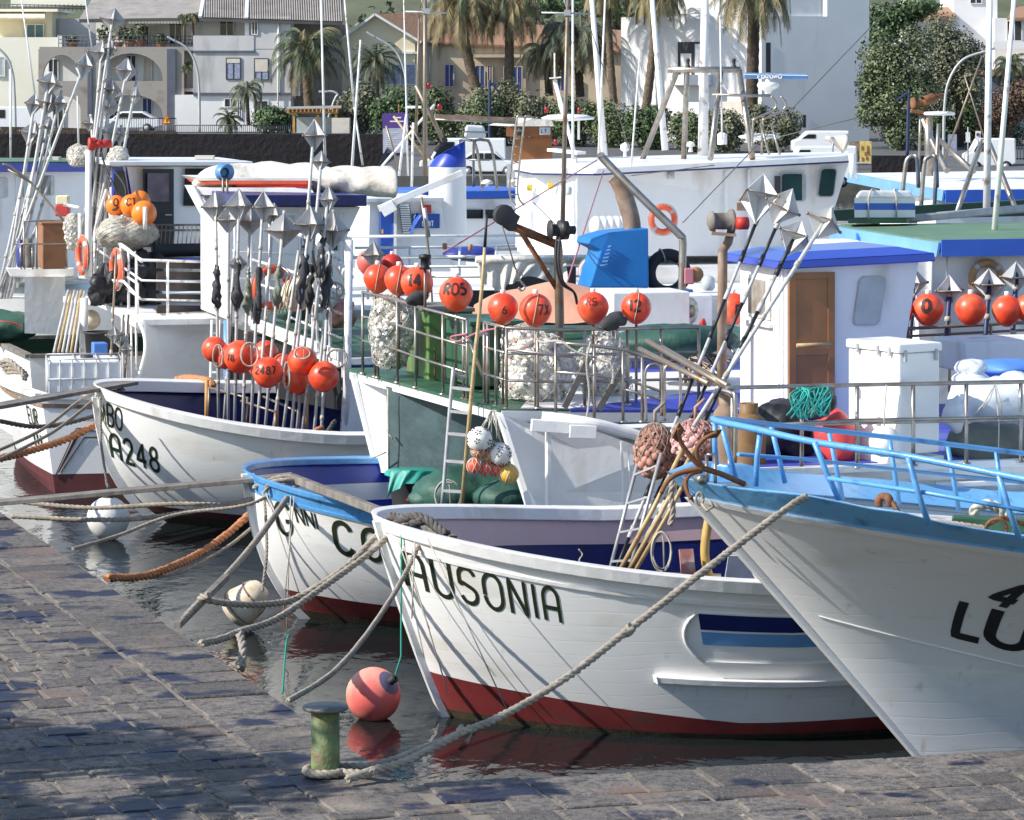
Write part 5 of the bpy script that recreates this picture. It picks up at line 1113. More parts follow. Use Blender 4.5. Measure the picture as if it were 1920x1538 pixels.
def more_gear():
 d = 52.6; g = 'dark gear behind the white railing'
 for i, (x, y, w_, h_, lb) in enumerate([(198, 535, .24, .26, 'black net bundle behind the lower lifering'), (240, 532, .30, .34, 'dark grey gear heap behind the sloping white rail'), (276, 520, .26, .42, 'dark machinery bundle left of the weathered boards')]):
  mb = MB(); lump(P(x, y, d + .2 * i), (w_, .5, h_), FRAME, amp=.34, sc=5, mb=mb); tag(mb.build('gear_heap', ['black', 'rag', 'dark'][i]), lb, 'gear', g)
 t = thing('net_roller', 'black net roller lying before the black cabin door', 'roller', P(325, 480, 53.4)); MB().lathe(P(286, 470, 53.2), [(.001, 0), (.16, 0), (.16, .03), (.11, .04), (.11, .80), (.16, .81), (.16, .84), (.001, .84)], 18, U).build('drum', 'rubber', t); MB().bar(P(286, 486, 53.2), P(386, 487, 53.5), .3, .06).build('frame', 'steel2', t)
 mb = MB(); lump(P(360, 492, 53.0), (.40, .3, .07), FRAME, amp=.12, sc=4, mb=mb); tag(mb.build('tarpaulin', 'tarp_blue'), 'dark blue sheet lying over the weathered boards', 'sheet')
 mb = MB(); vpanel(mb, [(566, 402, 49.68), (600, 403, 49.77), (600, 585, 49.77), (566, 582, 49.68)], -Vv * .02); dr = mb.build('door', 'white2', jumbo, bevel=.006); mb = MB(); vpanel(mb, [(572, 410, 49.66), (594, 411, 49.73), (594, 452, 49.73), (572, 450, 49.66)], -Vv * .012); mb.build('pane', 'glass_pale', dr)
 mb = MB(); vpanel(mb, [(606, 408, 49.80), (636, 409, 49.88), (632, 470, 49.87), (606, 468, 49.80)], -Vv * .015); mb.build('window', 'glass_dark', jumbo)
 mb = MB()
 for x, y0, y1 in ((440, 395, 600), (470, 392, 600), (505, 392, 590), (648, 470, 600)): mb.tube([P(x, y0, 49.1), P(x + 2, y1, 49.1)], .02, 6)
 for y in (470, 520): mb.tube([P(436, y, 49.1), P(560, y + 8, 49.4)], .016, 6)
 mb.build('side_rail', 'whitepipe', jumbo)
 for i, (x, y, w_, h_, m_, lb) in enumerate([(600, 560, .28, .22, 'net', 'pale net heap on the green deck before the wheelhouse door'), (545, 580, .25, .16, 'tarp_green', 'green net heap behind the cream fender'), (640, 590, .2, .2, 'corkbrown', 'reddish net heap by the white gallows post')]):
  mb = MB(); lump(P(x, y, 48.2), (w_, .3, h_), FRAME, amp=.22, sc=5, mb=mb); tag(mb.build('net_heap', m_), lb, 'net heap', 'net heaps on the green deck')
 mb = MB(); rr = random.Random(8)
 for i in range(9): x = rr.uniform(586, 640); mb.tube(smooth([P(x, rr.uniform(440, 470), 46.2), P(x + rr.uniform(-8, 8), 520, 46.0), P(x + rr.uniform(-14, 14), 570 + rr.uniform(0, 40), 45.8)], 5), .008, 5)
 tag(mb.build('cord', 'line'), 'loose cords hanging from the right hand white gallows', 'cord')
more_gear()
# ------------------------------------------------------------------ AUSONIA: upper deck, cabin, gear
def bead_bag(px, py, d, w, h, label, bead, n, net, tilt=0):
 c = P(px, py, d); k = d / F; a, b = w * k / 2, h * k / 2; t = thing('net_bag', label, 'net bag', c - UP * b, 'net bags of small floats')
 mb = MB(); rr = random.Random(n); r = .042
 for i in range(n):
  z = 1 - 2 * (i + .5) / n; q = 2.4 * i; s = sqrt(max(0, 1 - z * z)) * (1.0 - .22 * z)
  p = c + V((cos(q) * s * (a - r * .6), sin(q) * s * (a - r * .6), z * (b - r))) + V((rr.uniform(-1, 1), rr.uniform(-1, 1), rr.uniform(-1, 1))) * .014
  ax_ = V((rr.uniform(-1, 1), rr.uniform(-1, 1), rr.uniform(-.6, .6))).normalized()
  mb.lathe(p, [(.012, -.044), (.03, -.036), (.042, -.012), (.042, .012), (.03, .036), (.012, .044)], 9, ax_)
 mb.ball(c, min(a, b) * .85, 14, 1); mb.build('corks', [bead, 'ink'], t); mb = MB()
 for s in (-1, 1):
  for i in range(12): mb.tube([c + V((cos(2 * pi * i / 12 + s * j * .12) * sin(pi * j / 20) * a * 1.04, sin(2 * pi * i / 12 + s * j * .12) * sin(pi * j / 20) * a * 1.04, cos(pi * j / 20) * b * 1.03)) for j in range(21)], .005, 4, 0, False)
 mb.tube([c + UP * b, c + UP * (b + .12), c + UP * (b + .2) + U * .1], .02, 6); mb.build('netting', net, t); return t
def ausonia_top():
 z = 2.55
 def D(px, d): return PZ(px, d, z)
 mb = MB(); slab(mb, [D(1378, 30.4), D(1392, 30.35), D(2120, 31.5), D(2000, 37), D(1370, 36.2), D(1345, 33.2)], .16); mb.build('upper_deck', 'white', ausonia, bevel=.01)
 mb = MB(); slab(mb, [D(1392, 30.6) + UP * .012, D(2100, 31.7) + UP * .012, D(1980, 36.8) + UP * .012, D(1380, 36) + UP * .012, D(1362, 33.2) + UP * .012], .02); mb.build('deck_paint', 'deckblue', ausonia)
 mb = MB(); mb.bar(D(1385, 30.3) - UP * .01, D(2120, 31.45) - UP * .01, .08, .075); mb.build('deck_edge', 'white', ausonia, bevel=.01)
 mb = MB(); mb.prism([P(1400, 893, 30.42), P(2100, 878, 31.5), P(2100, 1092, 31.4), P(1446, 1096, 30.4), P(1400, 990, 30.4)], Vv * .05); sw = mb.build('side_wall', 'white', ausonia)
 MB().bar(P(1372, 985, 30.36), P(1433, 1102, 30.36), .06, .10, up=Vv).build('raked_post', 'white', sw, bevel=.008)
 mb = MB(); mb.bar(P(1446, 1098, 30.33), P(1600, 1103, 30.5), .04, .025); mb.build('frame', 'white', sw, bevel=.008); MB().bar(P(1756, 910, 30.85), P(1930, 903, 31.1), .06, .05).build('rub_strip', 'white', sw, bevel=.008)
 mb = MB(); mb.hexa([P(1358, 1096, 31.2), P(1420, 1098, 31.3), P(1420, 1090, 32), P(1358, 1088, 32), P(1366, 1042, 31.2), P(1412, 1043, 31.3), P(1412, 1036, 32), P(1366, 1036, 32)]); tag(mb.build('fish_box', 'white2'), 'white box standing inside the boat beside the raked white post', 'box')
 c = PZ(1475, 34.6, z); ca, cb = ax(16)
 q = [c, c + ca * 1.22, c + ca * 1.22 + cb * 1.45, c + cb * 1.45]; top = [c + UP * 1.66, c + ca * 1.52 + UP * 1.70, c + ca * 1.52 + cb * 1.45 + UP * 1.70, c + cb * 1.45 + UP * 1.66]
 mb = MB(); mb.hexa(q + top); cab = mb.build('cabin', 'white', ausonia, bevel=.012)
 mb = MB(); o = .06
 r0 = [c - ca * .14 - cb * .12 + UP * 1.64, c + ca * 1.66 - cb * .12 + UP * 1.70, c + ca * 1.70 + cb * 1.6 + UP * 1.70, c - ca * .14 + cb * 1.6 + UP * 1.64]
 r1 = [p + UP * (.09) + (c + ca * .7 + cb * .7 - p).normalized() * .02 for p in r0]; r1 = [V((p.x, p.y, r0[i].z + .09)) for i, p in enumerate(r1)]
 mb.hexa(r0 + r1); mid = (r1[0] + r1[2]) / 2
 mb.add(r1 + [r1[0].lerp(mid, .35) + UP * .07, r1[1].lerp(mid, .35) + UP * .07, r1[2].lerp(mid, .35) + UP * .07, r1[3].lerp(mid, .35) + UP * .07], [(0, 1, 5, 4), (1, 2, 6, 5), (2, 3, 7, 6), (3, 0, 4, 7), (4, 5, 6, 7)], 1)
 mb.build('roof', ['royalpaint', 'royalpaint'], cab, bevel=.012)
 def fp(x, y, o=0.0): return c + ca * x + UP * y - cb * o    # on the face towards the viewer
 mb = MB(); mb.prism([fp(.01, .10, .012), fp(.53, .10, .012), fp(.53, 1.60, .012), fp(.01, 1.60, .012)], -cb * .03); dr = mb.build('door', 'cabin_door', cab, bevel=.006)
 mb = MB()
 for (x0, y0, x1, y1) in ((.01, .10, .09, 1.6), (.45, .10, .53, 1.6), (.09, 1.53, .45, 1.6), (.09, .72, .45, .80), (.09, .1, .45, .2)): mb.prism([fp(x0, y0, .042), fp(x1, y0, .042), fp(x1, y1, .042), fp(x0, y1, .042)], -cb * .012)
 mb.build('door_frame', 'cabin_door', dr, bevel=.004)
 mb = MB(); mb.tube([fp(.08, .83, .09), fp(.47, .835, .09)], .022, 8); mb.build('handle_bar', 'bamboo', dr)
 def rr(x0, y0, x1, y1, r, sl=0):
  out = []
  for (cx, cy, a0) in ((x1 - r, y1 - r, 0), (x0 + r, y1 - r, 90), (x0 + r, y0 + r, 180), (x1 - r, y0 + r, 270)):
   for i in range(6): a = radians(a0 + 18 * i); out.append((cx + r * cos(a) + sl * (cy + r * sin(a) - y0), cy + r * sin(a)))
  return out
 w = rr(.74, 1.02, 1.05, 1.55, .07, .16)
 mb = MB(); mb.prism([fp(x, y, .004) for x, y in w], -cb * .02); wf = mb.build('window', 'galv', cab)
 cx, cy = sum(p[0] for p in w) / len(w), sum(p[1] for p in w) / len(w)
 mb = MB(); mb.prism([fp(cx + (x - cx) * .93, cy + (y - cy) * .95, .024) for x, y in w], -cb * .006); mb.build('pane', 'glass_pale', wf)
 def lp(s, y, o=0.0): return c + cb * s + UP * y - ca * o     # on the lit face
 mb = MB(); mb.prism([lp(.46, 1.06, .004), lp(1.2, 1.06, .004), lp(1.2, 1.52, .004), lp(.46, 1.52, .004)], -ca * .02)
 wf = mb.build('window', 'white', cab, bevel=.006); mb = MB(); mb.prism([lp(.58, 1.10, .02), lp(1.12, 1.10, .02), lp(1.12, 1.48, .02), lp(.58, 1.48, .02)], -ca * .008); mb.build('pane', 'glass_room', wf)
 mb = MB(); mb.bar(lp(.40, 1.0, .03), lp(1.25, 1.0, .03), .05, .04)
 for s in (.08, .2): mb.bar(lp(s, .02, .012), lp(s, 1.62, .012), .03, .03, up=ca)
 mb.build('moulding', 'white', cab, bevel=.004)
 mb = MB(); T = [P(1362, 728, 30.35), P(1375, 727, 30.4), P(1605, 722, 30.62), P(1710, 720, 30.75), P(1920, 716, 31.05), P(2050, 714, 31.3)]
 rail_run(mb, T, [.36], z, posts=[.02, .2, .345, .495, .64, .79, .93], r=.02, pr=.02)
 mb.tube([P(1372, 802, 30.3), P(1600, 788, 30.5), P(1920, 782, 30.95)], .016, 7); mb.tube(smooth([P(1355, 732, 30.4), P(1372, 738, 30.3), P(1379, 752, 30.25), P(1378, 882, 30.25)], 4), .022, 8)
 mb.build('deck_railing', 'steel', ausonia)
 b0 = PZ(1686, 30.75, z + .10); ra, rb = ax(33); t = thing('ice_box', 'tall white insulated box with latches standing on the blue upper deck', 'box', b0)
 ra2 = V((cos(radians(33)), sin(radians(33)), 0)); rb2 = V((cos(radians(121)), sin(radians(121)), 0))
 def bx(s0, s1, z0, z1, e=0.0): q = [b0 - ra2 * e - rb2 * e, b0 + ra2 * (s0 + e) - rb2 * e, b0 + ra2 * (s0 + e) + rb2 * (s1 + e), b0 - ra2 * e + rb2 * (s1 + e)]; return [p + UP * z0 for p in q] + [p + UP * z1 for p in q]
 mb = MB(); mb.hexa(bx(.50, .80, 0, .96)); mb.build('body', 'white', t, bevel=.02); mb = MB(); mb.hexa(bx(.50, .80, .965, 1.05, .02)); mb.build('lid', 'white', t, bevel=.02)
 mb = MB(); mb.hexa(bx(.50, .80, -.10, -.03, .03)); mb.build('base', 'white', t, bevel=.006)
 for s, zz in ((.12, .93), (.30, .93), (.62, .93), (.3, .25), (.62, .5)): p = b0 + rb2 * s - ra2 * .015; MB().bar(p + UP * zz, p + UP * (zz + .09), .03, .04, up=ra2).build('latch', 'galv', t, bevel=.004)
 for s in (.06, .44): p = b0 + ra2 * s - rb2 * .015; MB().bar(p + UP * .88, p + UP * .99, .03, .035, up=rb2).build('latch', 'galv', t, bevel=.004)
 gas_bottle(1362, 735, 885, 31.6, 52, 'rust coloured gas bottle behind, partly hidden by the rail corner', 'rustbrown'); gas_bottle(1404, 752, 885, 30.9, 64, 'ochre brown gas bottle in front with open collar')
 for i, (x, y, w, h, mt, lb) in enumerate([(1462, 812, .30, .27, 'black', 'black tarpaulin bundle beside the gas bottles'), (1470, 768, .22, .10, 'dark', 'dark net heap lying on the black bundle')]):
  mb = MB(); lump(P(x, y, 31.6 + .2 * i), (w, w, h), FRAME, amp=.22, sc=4, mb=mb); tag(mb.build('bundle', mt), lb, 'bundle')
 t = thing('sack', 'red plastic sack with a black bag on its top, leaning by the rail', 'sack', P(1560, 875, 31.2))
 mb = MB(); lump(P(1566, 825, 31.2), (.19, .2, .30), FRAME, amp=.14, sc=3, mb=mb); mb.build('sack_body', 'redbag', t)
 mb = MB(); mb.grid(lambda a, b: P(lerp(1515, 1568, a), lerp(778, 752, a), 31.0) + V((0, cos(2 * pi * b), sin(2 * pi * b))) * (.05 + .05 * sin(pi * a)) * (1 + .4 * MN.noise(V((a * 5, b * 4, 0)))), 14, 12); mb.build('bag_top', 'black', t)
 for i, (x, yy, lb) in enumerate([(1500, 748, 'left tuft of teal rope hanging on the rail'), (1540, 744, 'right tuft of teal rope hanging on the rail')]):
  mb = MB(); rr2 = random.Random(i)
  for k in range(16):
   p = P(x + rr2.uniform(-16, 22), 727, 30.5); mb.tube(smooth([p, P(x + rr2.uniform(-24, 20), yy + rr2.uniform(-12, 6), 30.4), P(x + rr2.uniform(-30, 22), yy + rr2.uniform(5, 40), 30.4), P(x + rr2.uniform(-20, 26), yy - 10, 30.45)], 5), .008, 5)
  tag(mb.build('rope_tuft', 'rope_teal'), lb, 'rope', 'teal rope on the rail')
 t = thing('fender', 'white oval fender hanging on the rail before the ice box', 'fender', P(1660, 860, 30.6)); c2 = P(1658, 828, 30.55); float_body(c2, .15, .0).build('ball', 'white_float', t); mb = MB(); mb.tube([c2 + UP * .15, c2 + UP * .24, P(1662, 722, 30.6)], .008, 5); mb.build('lanyard', 'line', t)
 mb = MB(); lump(P(1868, 838, 31.6), (.50, .35, .24), FRAME, amp=.14, sc=3, mb=mb); tag(mb.build('tarpaulin', 'tarp_olive'), 'olive grey tarpaulin bundle at the right end of the upper deck', 'tarpaulin')
 mb = MB(); lump(P(1860, 758, 32.2), (.42, .35, .27), FRAME, amp=.14, sc=3, mb=mb); lump(P(1905, 735, 32.3), (.22, .3, .2), FRAME, amp=.14, sc=3, mb=mb); tag(mb.build('wrapped_bundle', 'plastic_clear'), 'large bundle wrapped in clear plastic and tied with cord', 'bundle')
 mb = MB(); lump(P(1823, 690, 33), (.16, .16, .09), FRAME, amp=.2, sc=5, mb=mb); lump(P(1822, 712, 33), (.2, .2, .09), FRAME, amp=.08, sc=5, mb=mb); tag(mb.build('sack', 'plastic_clear'), 'small white sack on top behind the wrapped bundle', 'sack')
 mb = MB(); lump(P(1793, 775, 31.5), (.12, .12, .17), FRAME, amp=.2, sc=6, mb=mb); tag(mb.build('sack', 'plastic'), 'white plastic sack between the ice box and the wrapped bundle', 'sack')
 mb = MB(); lump(P(1890, 690, 34), (.35, .4, .10), FRAME, amp=.1, sc=4, mb=mb); tag(mb.build('tarpaulin', 'bluecrate'), 'bright blue sheet behind the wrapped bundle', 'sheet')
 mb = MB()
 for (x0, y0, x1, y1) in ((1865, 720, 1840, 770), (1866, 720, 1872, 860), (1866, 720, 1878, 780), (1905, 722, 1912, 770), (1866, 720, 1815, 790)): mb.tube([P(x0, y0, 30.95), P((x0 + x1) / 2 + 4, (y0 + y1) / 2 + 3, 30.9), P(x1, y1, 30.95)], .006, 5)
 tag(mb.build('cord', 'line'), 'thin pale cords tied from the rail over the wrapped bundle', 'cord')
 mb = MB(); mb.tube([P(1353, 770, 35.5), P(1355, 470, 35.5), P(1365, 455, 35.5), P(1373, 425, 35.5)], [.055, .055, .05, .045], 10); mb.build('davit_post', 'rustbrown', ausonia)
 t = thing('winch', 'rope covered winch drum with red and white motor on a brown post', 'winch', P(1360, 440, 35.4))
 mb = MB(); mb.lathe(P(1328, 415, 35.4), [(.001, 0), (.06, 0), (.11, .03), (.11, .05), (.09, .06), (.095, .24), (.13, .25), (.13, .28), (.001, .28)], 18, U); mb.build('drum', 'oldwood', t)
 mb = MB(); mb.lathe(P(1382, 419, 35.3), [(.001, 0), (.07, 0), (.07, .12), (.001, .12)], 14, U); mb.build('motor', 'winch_red', t)
 mb = MB(); mb.bar(P(1334, 438, 35.4), P(1380, 441, 35.4), .12, .03); mb.bar(P(1338, 436, 35.4), P(1338, 400, 35.4), .04, .05); mb.bar(P(1390, 395, 35.4), P(1390, 380, 35.4), .10, .12); mb.build('bracket', 'rustbrown', t)
 A0, A1, B0, B1 = P(1141, 1078, 31.8), P(1195, 870, 32.2), P(1178, 1078, 31.6), P(1240, 850, 32.0)
 t = thing('ladder', 'aluminium ladder leaning up out of the blue hold under the cork bags', 'ladder', A0)
 mb = MB(); mb.tube([A0, A1], .018, 8); mb.build('stile', 'galv', t); mb = MB(); mb.tube([B0, B1], .018, 8); mb.build('stile', 'galv', t)
 for f in (.12, .38, .64, .9): MB().bar(A0.lerp(A1, f), B0.lerp(B1, f), .045, .02).build('rung', 'galv', t)
 bead_bag(1228, 846, 32.3, 74, 104, 'reddish brown netted bag of small corks above the leaning ladder', 'corkbrown', 120, 'rope'); bead_bag(1304, 826, 31.9, 88, 78, 'pale pink netted bag of small corks behind the rusty anchor', 'corkpink', 110, 'netpink')
 bead_bag(1262, 862, 32.6, 50, 70, 'small dark cork bag between the brown and the pink one', 'corkbrown', 60, 'rope')
 g = 'marker poles leaning out of the hold'
 marker_pole(1152, 1076, 31.9, 1420, 412, 34.0, [(1424, 372, 36, 46, .9, (.45, .1))], 'black and white leaning pole with the leftmost big reflector', g, 'black', .018, sections=9, plate='plate_light')
 marker_pole(1166, 1078, 31.8, 1458, 420, 33.9, [(1468, 388, 30, 36, .2, (.5, -.2))], 'black and white leaning pole with the dark crossed reflector', g, 'black', .018, sections=9, plate='plate_light')
 marker_pole(1180, 1076, 31.7, 1492, 440, 33.6, [(1490, 446, 31, 34, .55, (.6, .1))], 'black and white leaning pole with the lowest reflector', g, 'black', .02, sections=9, plate='plate_light')
 marker_pole(1300, 800, 31.6, 1563, 388, 32.6, [(1545, 418, 30, 32, .3, (.6, .2))], 'long bare pale leaning pole with the rightmost reflector', g, 'greypole', .021, plate='plate_light')
 for x0, x1, y1, lb in ((1158, 1282, 838, 'bamboo pole leftmost of the leaning bundle'), (1174, 1300, 845, 'bamboo pole middle of the leaning bundle'), (1186, 1312, 850, 'bamboo pole rightmost of the leaning bundle')):
  tag(MB().tube([P(x0, 1078, 31.5), P((x0 + x1) / 2 + 3, (1078 + y1) / 2, 31.5), P(x1, y1, 31.6)], [.024, .023, .02], 8).build('bamboo_pole', 'bamboo'), lb, 'pole', 'bamboo poles leaning out of the hold')
 coil(1240, 1035, 31.2, 38, 76, 'pale line coil hanging from the bamboo poles in the hold', 'line', 8)
 mb = MB(); mb.rope(smooth([P(1252, 898, 31.3), P(1262, 905, 31.2), P(1258, 925, 31.2), P(1262, 960, 31.2), P(1256, 985, 31.2)], 6), .03); tag(mb.build('rope_knot', 'rope'), 'knotted pale rope end hanging by the rusty anchor', 'rope')
 tag(MB().bar(P(1292, 1090, 31.3), P(1286, 1030, 31.4), .14, .03, up=Vv).build('board', 'pinkboard'), 'pink weathered board standing inside the hold', 'board')
 mb = MB(); mb.tube(smooth([P(1334, 1092, 31.4), P(1324, 1060, 31.4), P(1322, 1020, 31.4), P(1332, 955, 31.4), P(1334, 935, 31.4)], 6), .045, 10); tag(mb.build('hose', 'hose_yellow'), 'thick yellowish bent hose standing in the hold', 'hose')
 tag(MB().bar(P(1376, 1000, 32.5), P(1384, 1085, 32.5), .05, .03, up=Vv).build('stake', 'rustbrown'), 'thin brown stake in the hold before the raked white post', 'stake')
 mb = MB(); mb.hexa([P(1200, 1092, 31.2), P(1352, 1096, 31.3), P(1352, 1082, 32.3), P(1200, 1078, 32.3), P(1200, 1086, 31.2), P(1352, 1090, 31.3), P(1352, 1076, 32.3), P(1200, 1072, 32.3)]); mb.build('hold_bench', 'rustbrown', ausonia)
 tag(MB().tube(smooth([P(1085, 1030, 33.2), P(1092, 1040, 33.2), P(1086, 1052, 33.1), P(1096, 1066, 33.1), P(1120, 1074, 32.5)], 5), .008, 5).build('cord', 'line'), 'thin white cord on the blue bulwark inside', 'cord')
 mb = MB()
 for (x0, y0, x1, y1) in ((1214, 640, 1370, 730), (1242, 652, 1366, 724), (1200, 655, 1330, 720)): mb.tube([P(x0, y0, 34.2), P(x1, y1, 31.2)], .03, 8)
 mb.build('gangway_rail', 'steel2', gco)
ausonia_top()
# ------------------------------------------------------------------ the blue railed bow: pulpit, anchor, ropes
def lu_top_gear():
 dn = lambda x: lerp(27.2, 25.0, (x - 1310) / 620); df = lambda x: lerp(28.2, 29.8, (x - 1330) / 300) if x < 1630 else 29.8 + (x - 1630) * .0006
 mb = MB()
 near = [P(1337, 785, 27.5), P(1350, 791, 27.2), P(1413, 804, 26.8), P(1527, 829, 26.3), P(1703, 856, 25.6), P(1913, 897, 25.0), P(2100, 930, 24.6)]
 far = [P(1337, 785, 27.5), P(1380, 788, 28.0), P(1447, 796, 28.5), P(1580, 810, 29.2), P(1777, 833, 29.7), P(1925, 851, 30.0), P(2100, 872, 30.3)]
 mb.tube(smooth(near, 5), .028, 10); mb.tube(smooth(far, 5), .024, 10)
 for x0, y0, x1, y1, dd in ((1426, 806, 1417, 912, 26.8), (1527, 829, 1574, 938, 26.25), (1703, 858, 1742, 985, 25.5), (1872, 888, 1912, 1012, 25.1), (1341, 790, 1343, 872, 27.4)): mb.tube([P(x0, y0, dd), P(lerp(x0, x1, .5) - 2, (y0 + y1) / 2, dd), P(x1, y1, dd)], .024, 8)
 for x0, y0, x1, y1 in ((1352, 795, 1382, 905), (1446, 800, 1472, 906), (1555, 812, 1580, 936), (1668, 824, 1686, 946), (1777, 836, 1798, 958), (1868, 846, 1882, 972)): mb.tube([P(x0, y0, df(x0)), P(x1, y1, df(x0))], .022, 8)
 mb.tube([P(1553, 897, 26.1), P(1742, 925, 25.5), P(1925, 958, 25.0)], .018, 8); mb.tube([P(1384, 852, 28.0), P(1493, 860, 28.7), P(1680, 880, 29.5), P(1925, 906, 30)], .017, 8)
 mb.build('pulpit_railing', 'blue', lu)
 mb = MB(); mb.bar(P(1318, 908, 27.0), P(1398, 913, 26.9), .18, .035); mb.bar(P(1360, 914, 26.9), P(1362, 928, 26.9), .1, .07); mb.lathe(P(1317, 900, 26.8), [(.001, 0), (.04, 0), (.03, .06), (.04, .12), (.001, .12)], 14, Vv)
 for x in (1325, 1341): mb.tube([P(x, 906, 26.9), P(x, 853, 27.0)], .016, 7)
 mb.tube([P(1325, 853, 27), P(1341, 853, 27)], .014, 6); mb.build('bow_roller', 'steel', lu)
 mb = MB(); mb.hexa([P(1330, 912, 27.6), P(1378, 914, 27.5), P(1378, 912, 28), P(1330, 910, 28), P(1334, 868, 27.6), P(1366, 872, 27.5), P(1366, 870, 28), P(1334, 868, 28)]); mb.build('bitt', 'blue', lu, bevel=.02)
 t = thing('anchor', 'rusty four armed grapnel anchor stowed over the blue bow', 'anchor', P(1360, 910, 26.9))
 mb = MB(); mb.tube([P(1396, 908, 26.8), P(1350, 888, 26.7), P(1318, 878, 26.6)], .024, 8); mb.build('shank', 'grapnel', t)
 for pts, tip in (([(1318, 878), (1300, 862), (1280, 836), (1272, 815), (1273, 802)], (1284, 822)), ([(1318, 878), (1308, 858), (1308, 838), (1324, 820), (1345, 810)], (1330, 838)), ([(1318, 880), (1296, 882), (1268, 890), (1250, 905), (1240, 925)], (1256, 930)), ([(1316, 882), (1296, 888), (1286, 902), (1288, 922), (1296, 935)], (1284, 948))):
  q = smooth([P(x, y, 26.6 - .12 * i / 4) for i, (x, y) in enumerate(pts)], 5); mb = MB(); mb.tube(q, [.024 - .006 * i / len(q) for i in range(len(q))], 8)
  e, f_ = q[-1], P(tip[0], tip[1], 26.5); sd_ = (f_ - e).cross(Vv).normalized(); dirn = (q[-1] - q[-6]).normalized()
  mb.prism([e + dirn * .05, e - dirn * .06 + sd_ * .06, e - dirn * .14, e - dirn * .06 - sd_ * .06], Vv * .014); mb.build('fluke', 'grapnel', t)
 mb = MB()
 for i in range(5): mb.rope(smooth([P(1590, 955, 27.4), P(1650 + 12 * i, 962 + 3 * i, 27.2), P(1720 + 14 * i, 972 + 3 * i, 27), P(1780 + 8 * i, 980 + 4 * i, 26.8), P(1850, 990, 26.7)], 5), .022)
 tag(mb.build('rope_heap', 'rope'), 'loose beige ropes lying on the deck behind the blue bulwark', 'rope')
 mb = MB(); mb.rope(smooth([P(1826, 968, 27), P(1830, 952, 27), P(1850, 946, 27), P(1872, 953, 27), P(1888, 972, 27), P(1900, 990, 27)], 6), .045, lay=.2); tag(mb.build('rope_loop', 'net'), 'thick white rope looping over the green fitting on the deck', 'rope')
 mb = MB(); mb.tube(smooth([P(1648, 950, 27.2), P(1648, 938, 27.2), P(1656, 931, 27.2), P(1667, 935, 27.1), P(1668, 948, 27.1)], 5), .035, 8); mb.tube([P(1668, 935, 27.1), P(1688, 965, 27)], .02, 6); tag(mb.build('fairlead', 'rust'), 'rusty bent fairlead standing on the deck edge of the blue bow', 'fairlead')
 mb = MB(); mb.bar(P(1785, 980, 26.9), P(1925, 986, 26.8), .14, .12); mb.bar(P(1895, 1000, 26.6), P(1930, 1004, 26.6), .1, .1); tag(mb.build('deck_fitting', 'green_deck', bevel=.015), 'dark green painted timber fitting on the deck by the rusty ring', 'fitting')
 mb = MB(); c = P(1868, 992, 26.5)
 mb.tube([c + V((.085 * cos(a), -.03 * sin(a), .085 * sin(a))) for a in [2 * pi * i / 24 for i in range(25)]], .016, 7); mb.tube([P(1850, 985, 26.5), P(1880, 970, 26.6), P(1930, 986, 26.6)], .02, 7); tag(mb.build('chain_ring', 'rust'), 'rusty iron ring and shackle on the deck of the blue bow', 'ring')
 mb = MB(); mb.tube([P(1312, 935, 26.9) + V((.03 * cos(a), 0, .05 * sin(a))) for a in [2 * pi * i / 16 for i in range(17)]], .012, 6); mb.tube([P(1316, 945, 26.85), P(1325, 958, 26.8), P(1338, 950, 26.8), P(1330, 938, 26.8)], .014, 6); tag(mb.build('rope_knot', 'rope'), 'short rope knotted round the stem head under the anchor', 'rope')
lu_top_gear()
# ------------------------------------------------------------------ boats further back
def low_hull(root, p0, L, B, h, matn='hullwhite', ang=ANG):
 """plain working hull under a deck that other boats hide: pointed bow towards the left"""
 u, v = ax(ang); o = V((p0.x, p0.y, 0)); mb = MB()
 def st(q, t):
  w = B / 2 * (1 - (1 - min(1, q / .3)) ** 2) ** .6 * (.8 + .2 * t); return w
 for s in (-1, 1): mb.grid(lambda a, b: o + u * (a * L - .6 * b * (1 - a) ** 2) + v * (B / 2 + s * st(a, b)) + UP * lerp(-.3, h, b), 24, 6)
 mb.grid(lambda a, b: o + u * (a * L - .6 * (1 - a) ** 2) + v * (B / 2 + lerp(-1, 1, b) * st(a, 1)) + UP * h * .97, 24, 4, sm=False)
 return mb.build('hull', matn, root)
def roundrect(x0, y0, x1, y1, r, sl=0):
 out = []
 for cx, cy, a0 in ((x1 - r, y0 + r, -90), (x1 - r, y1 - r, 0), (x0 + r, y1 - r, 90), (x0 + r, y0 + r, 180)):
  for i in range(5): a = radians(a0 + 22.5 * i); x, y = cx + r * cos(a), cy + r * sin(a); out.append((x + sl * (y - y0), y))
 return out
def port(parent, x0, y0, x1, y1, d, r=5, sl=0, glass='glass_teal', nv=None, slope=0.0, inner=.86):
 """rounded window: rim and pane; slope = depth change per pixel across"""
 nv = nv or Vv; q = roundrect(x0, y0, x1, y1, r, sl); cx = sum(p[0] for p in q) / len(q); cy = sum(p[1] for p in q) / len(q)
 mb = MB(); mb.prism([P(x, y, d + slope * (x - x0)) for x, y in q], -nv * .03); w = mb.build('window', 'galv', parent)
 mb = MB(); mb.prism([P(cx + (x - cx) * inner, cy + (y - cy) * .92, d + slope * (x - x0)) - nv * .032 for x, y in q], -nv * .008); mb.build('pane', glass, w); return w
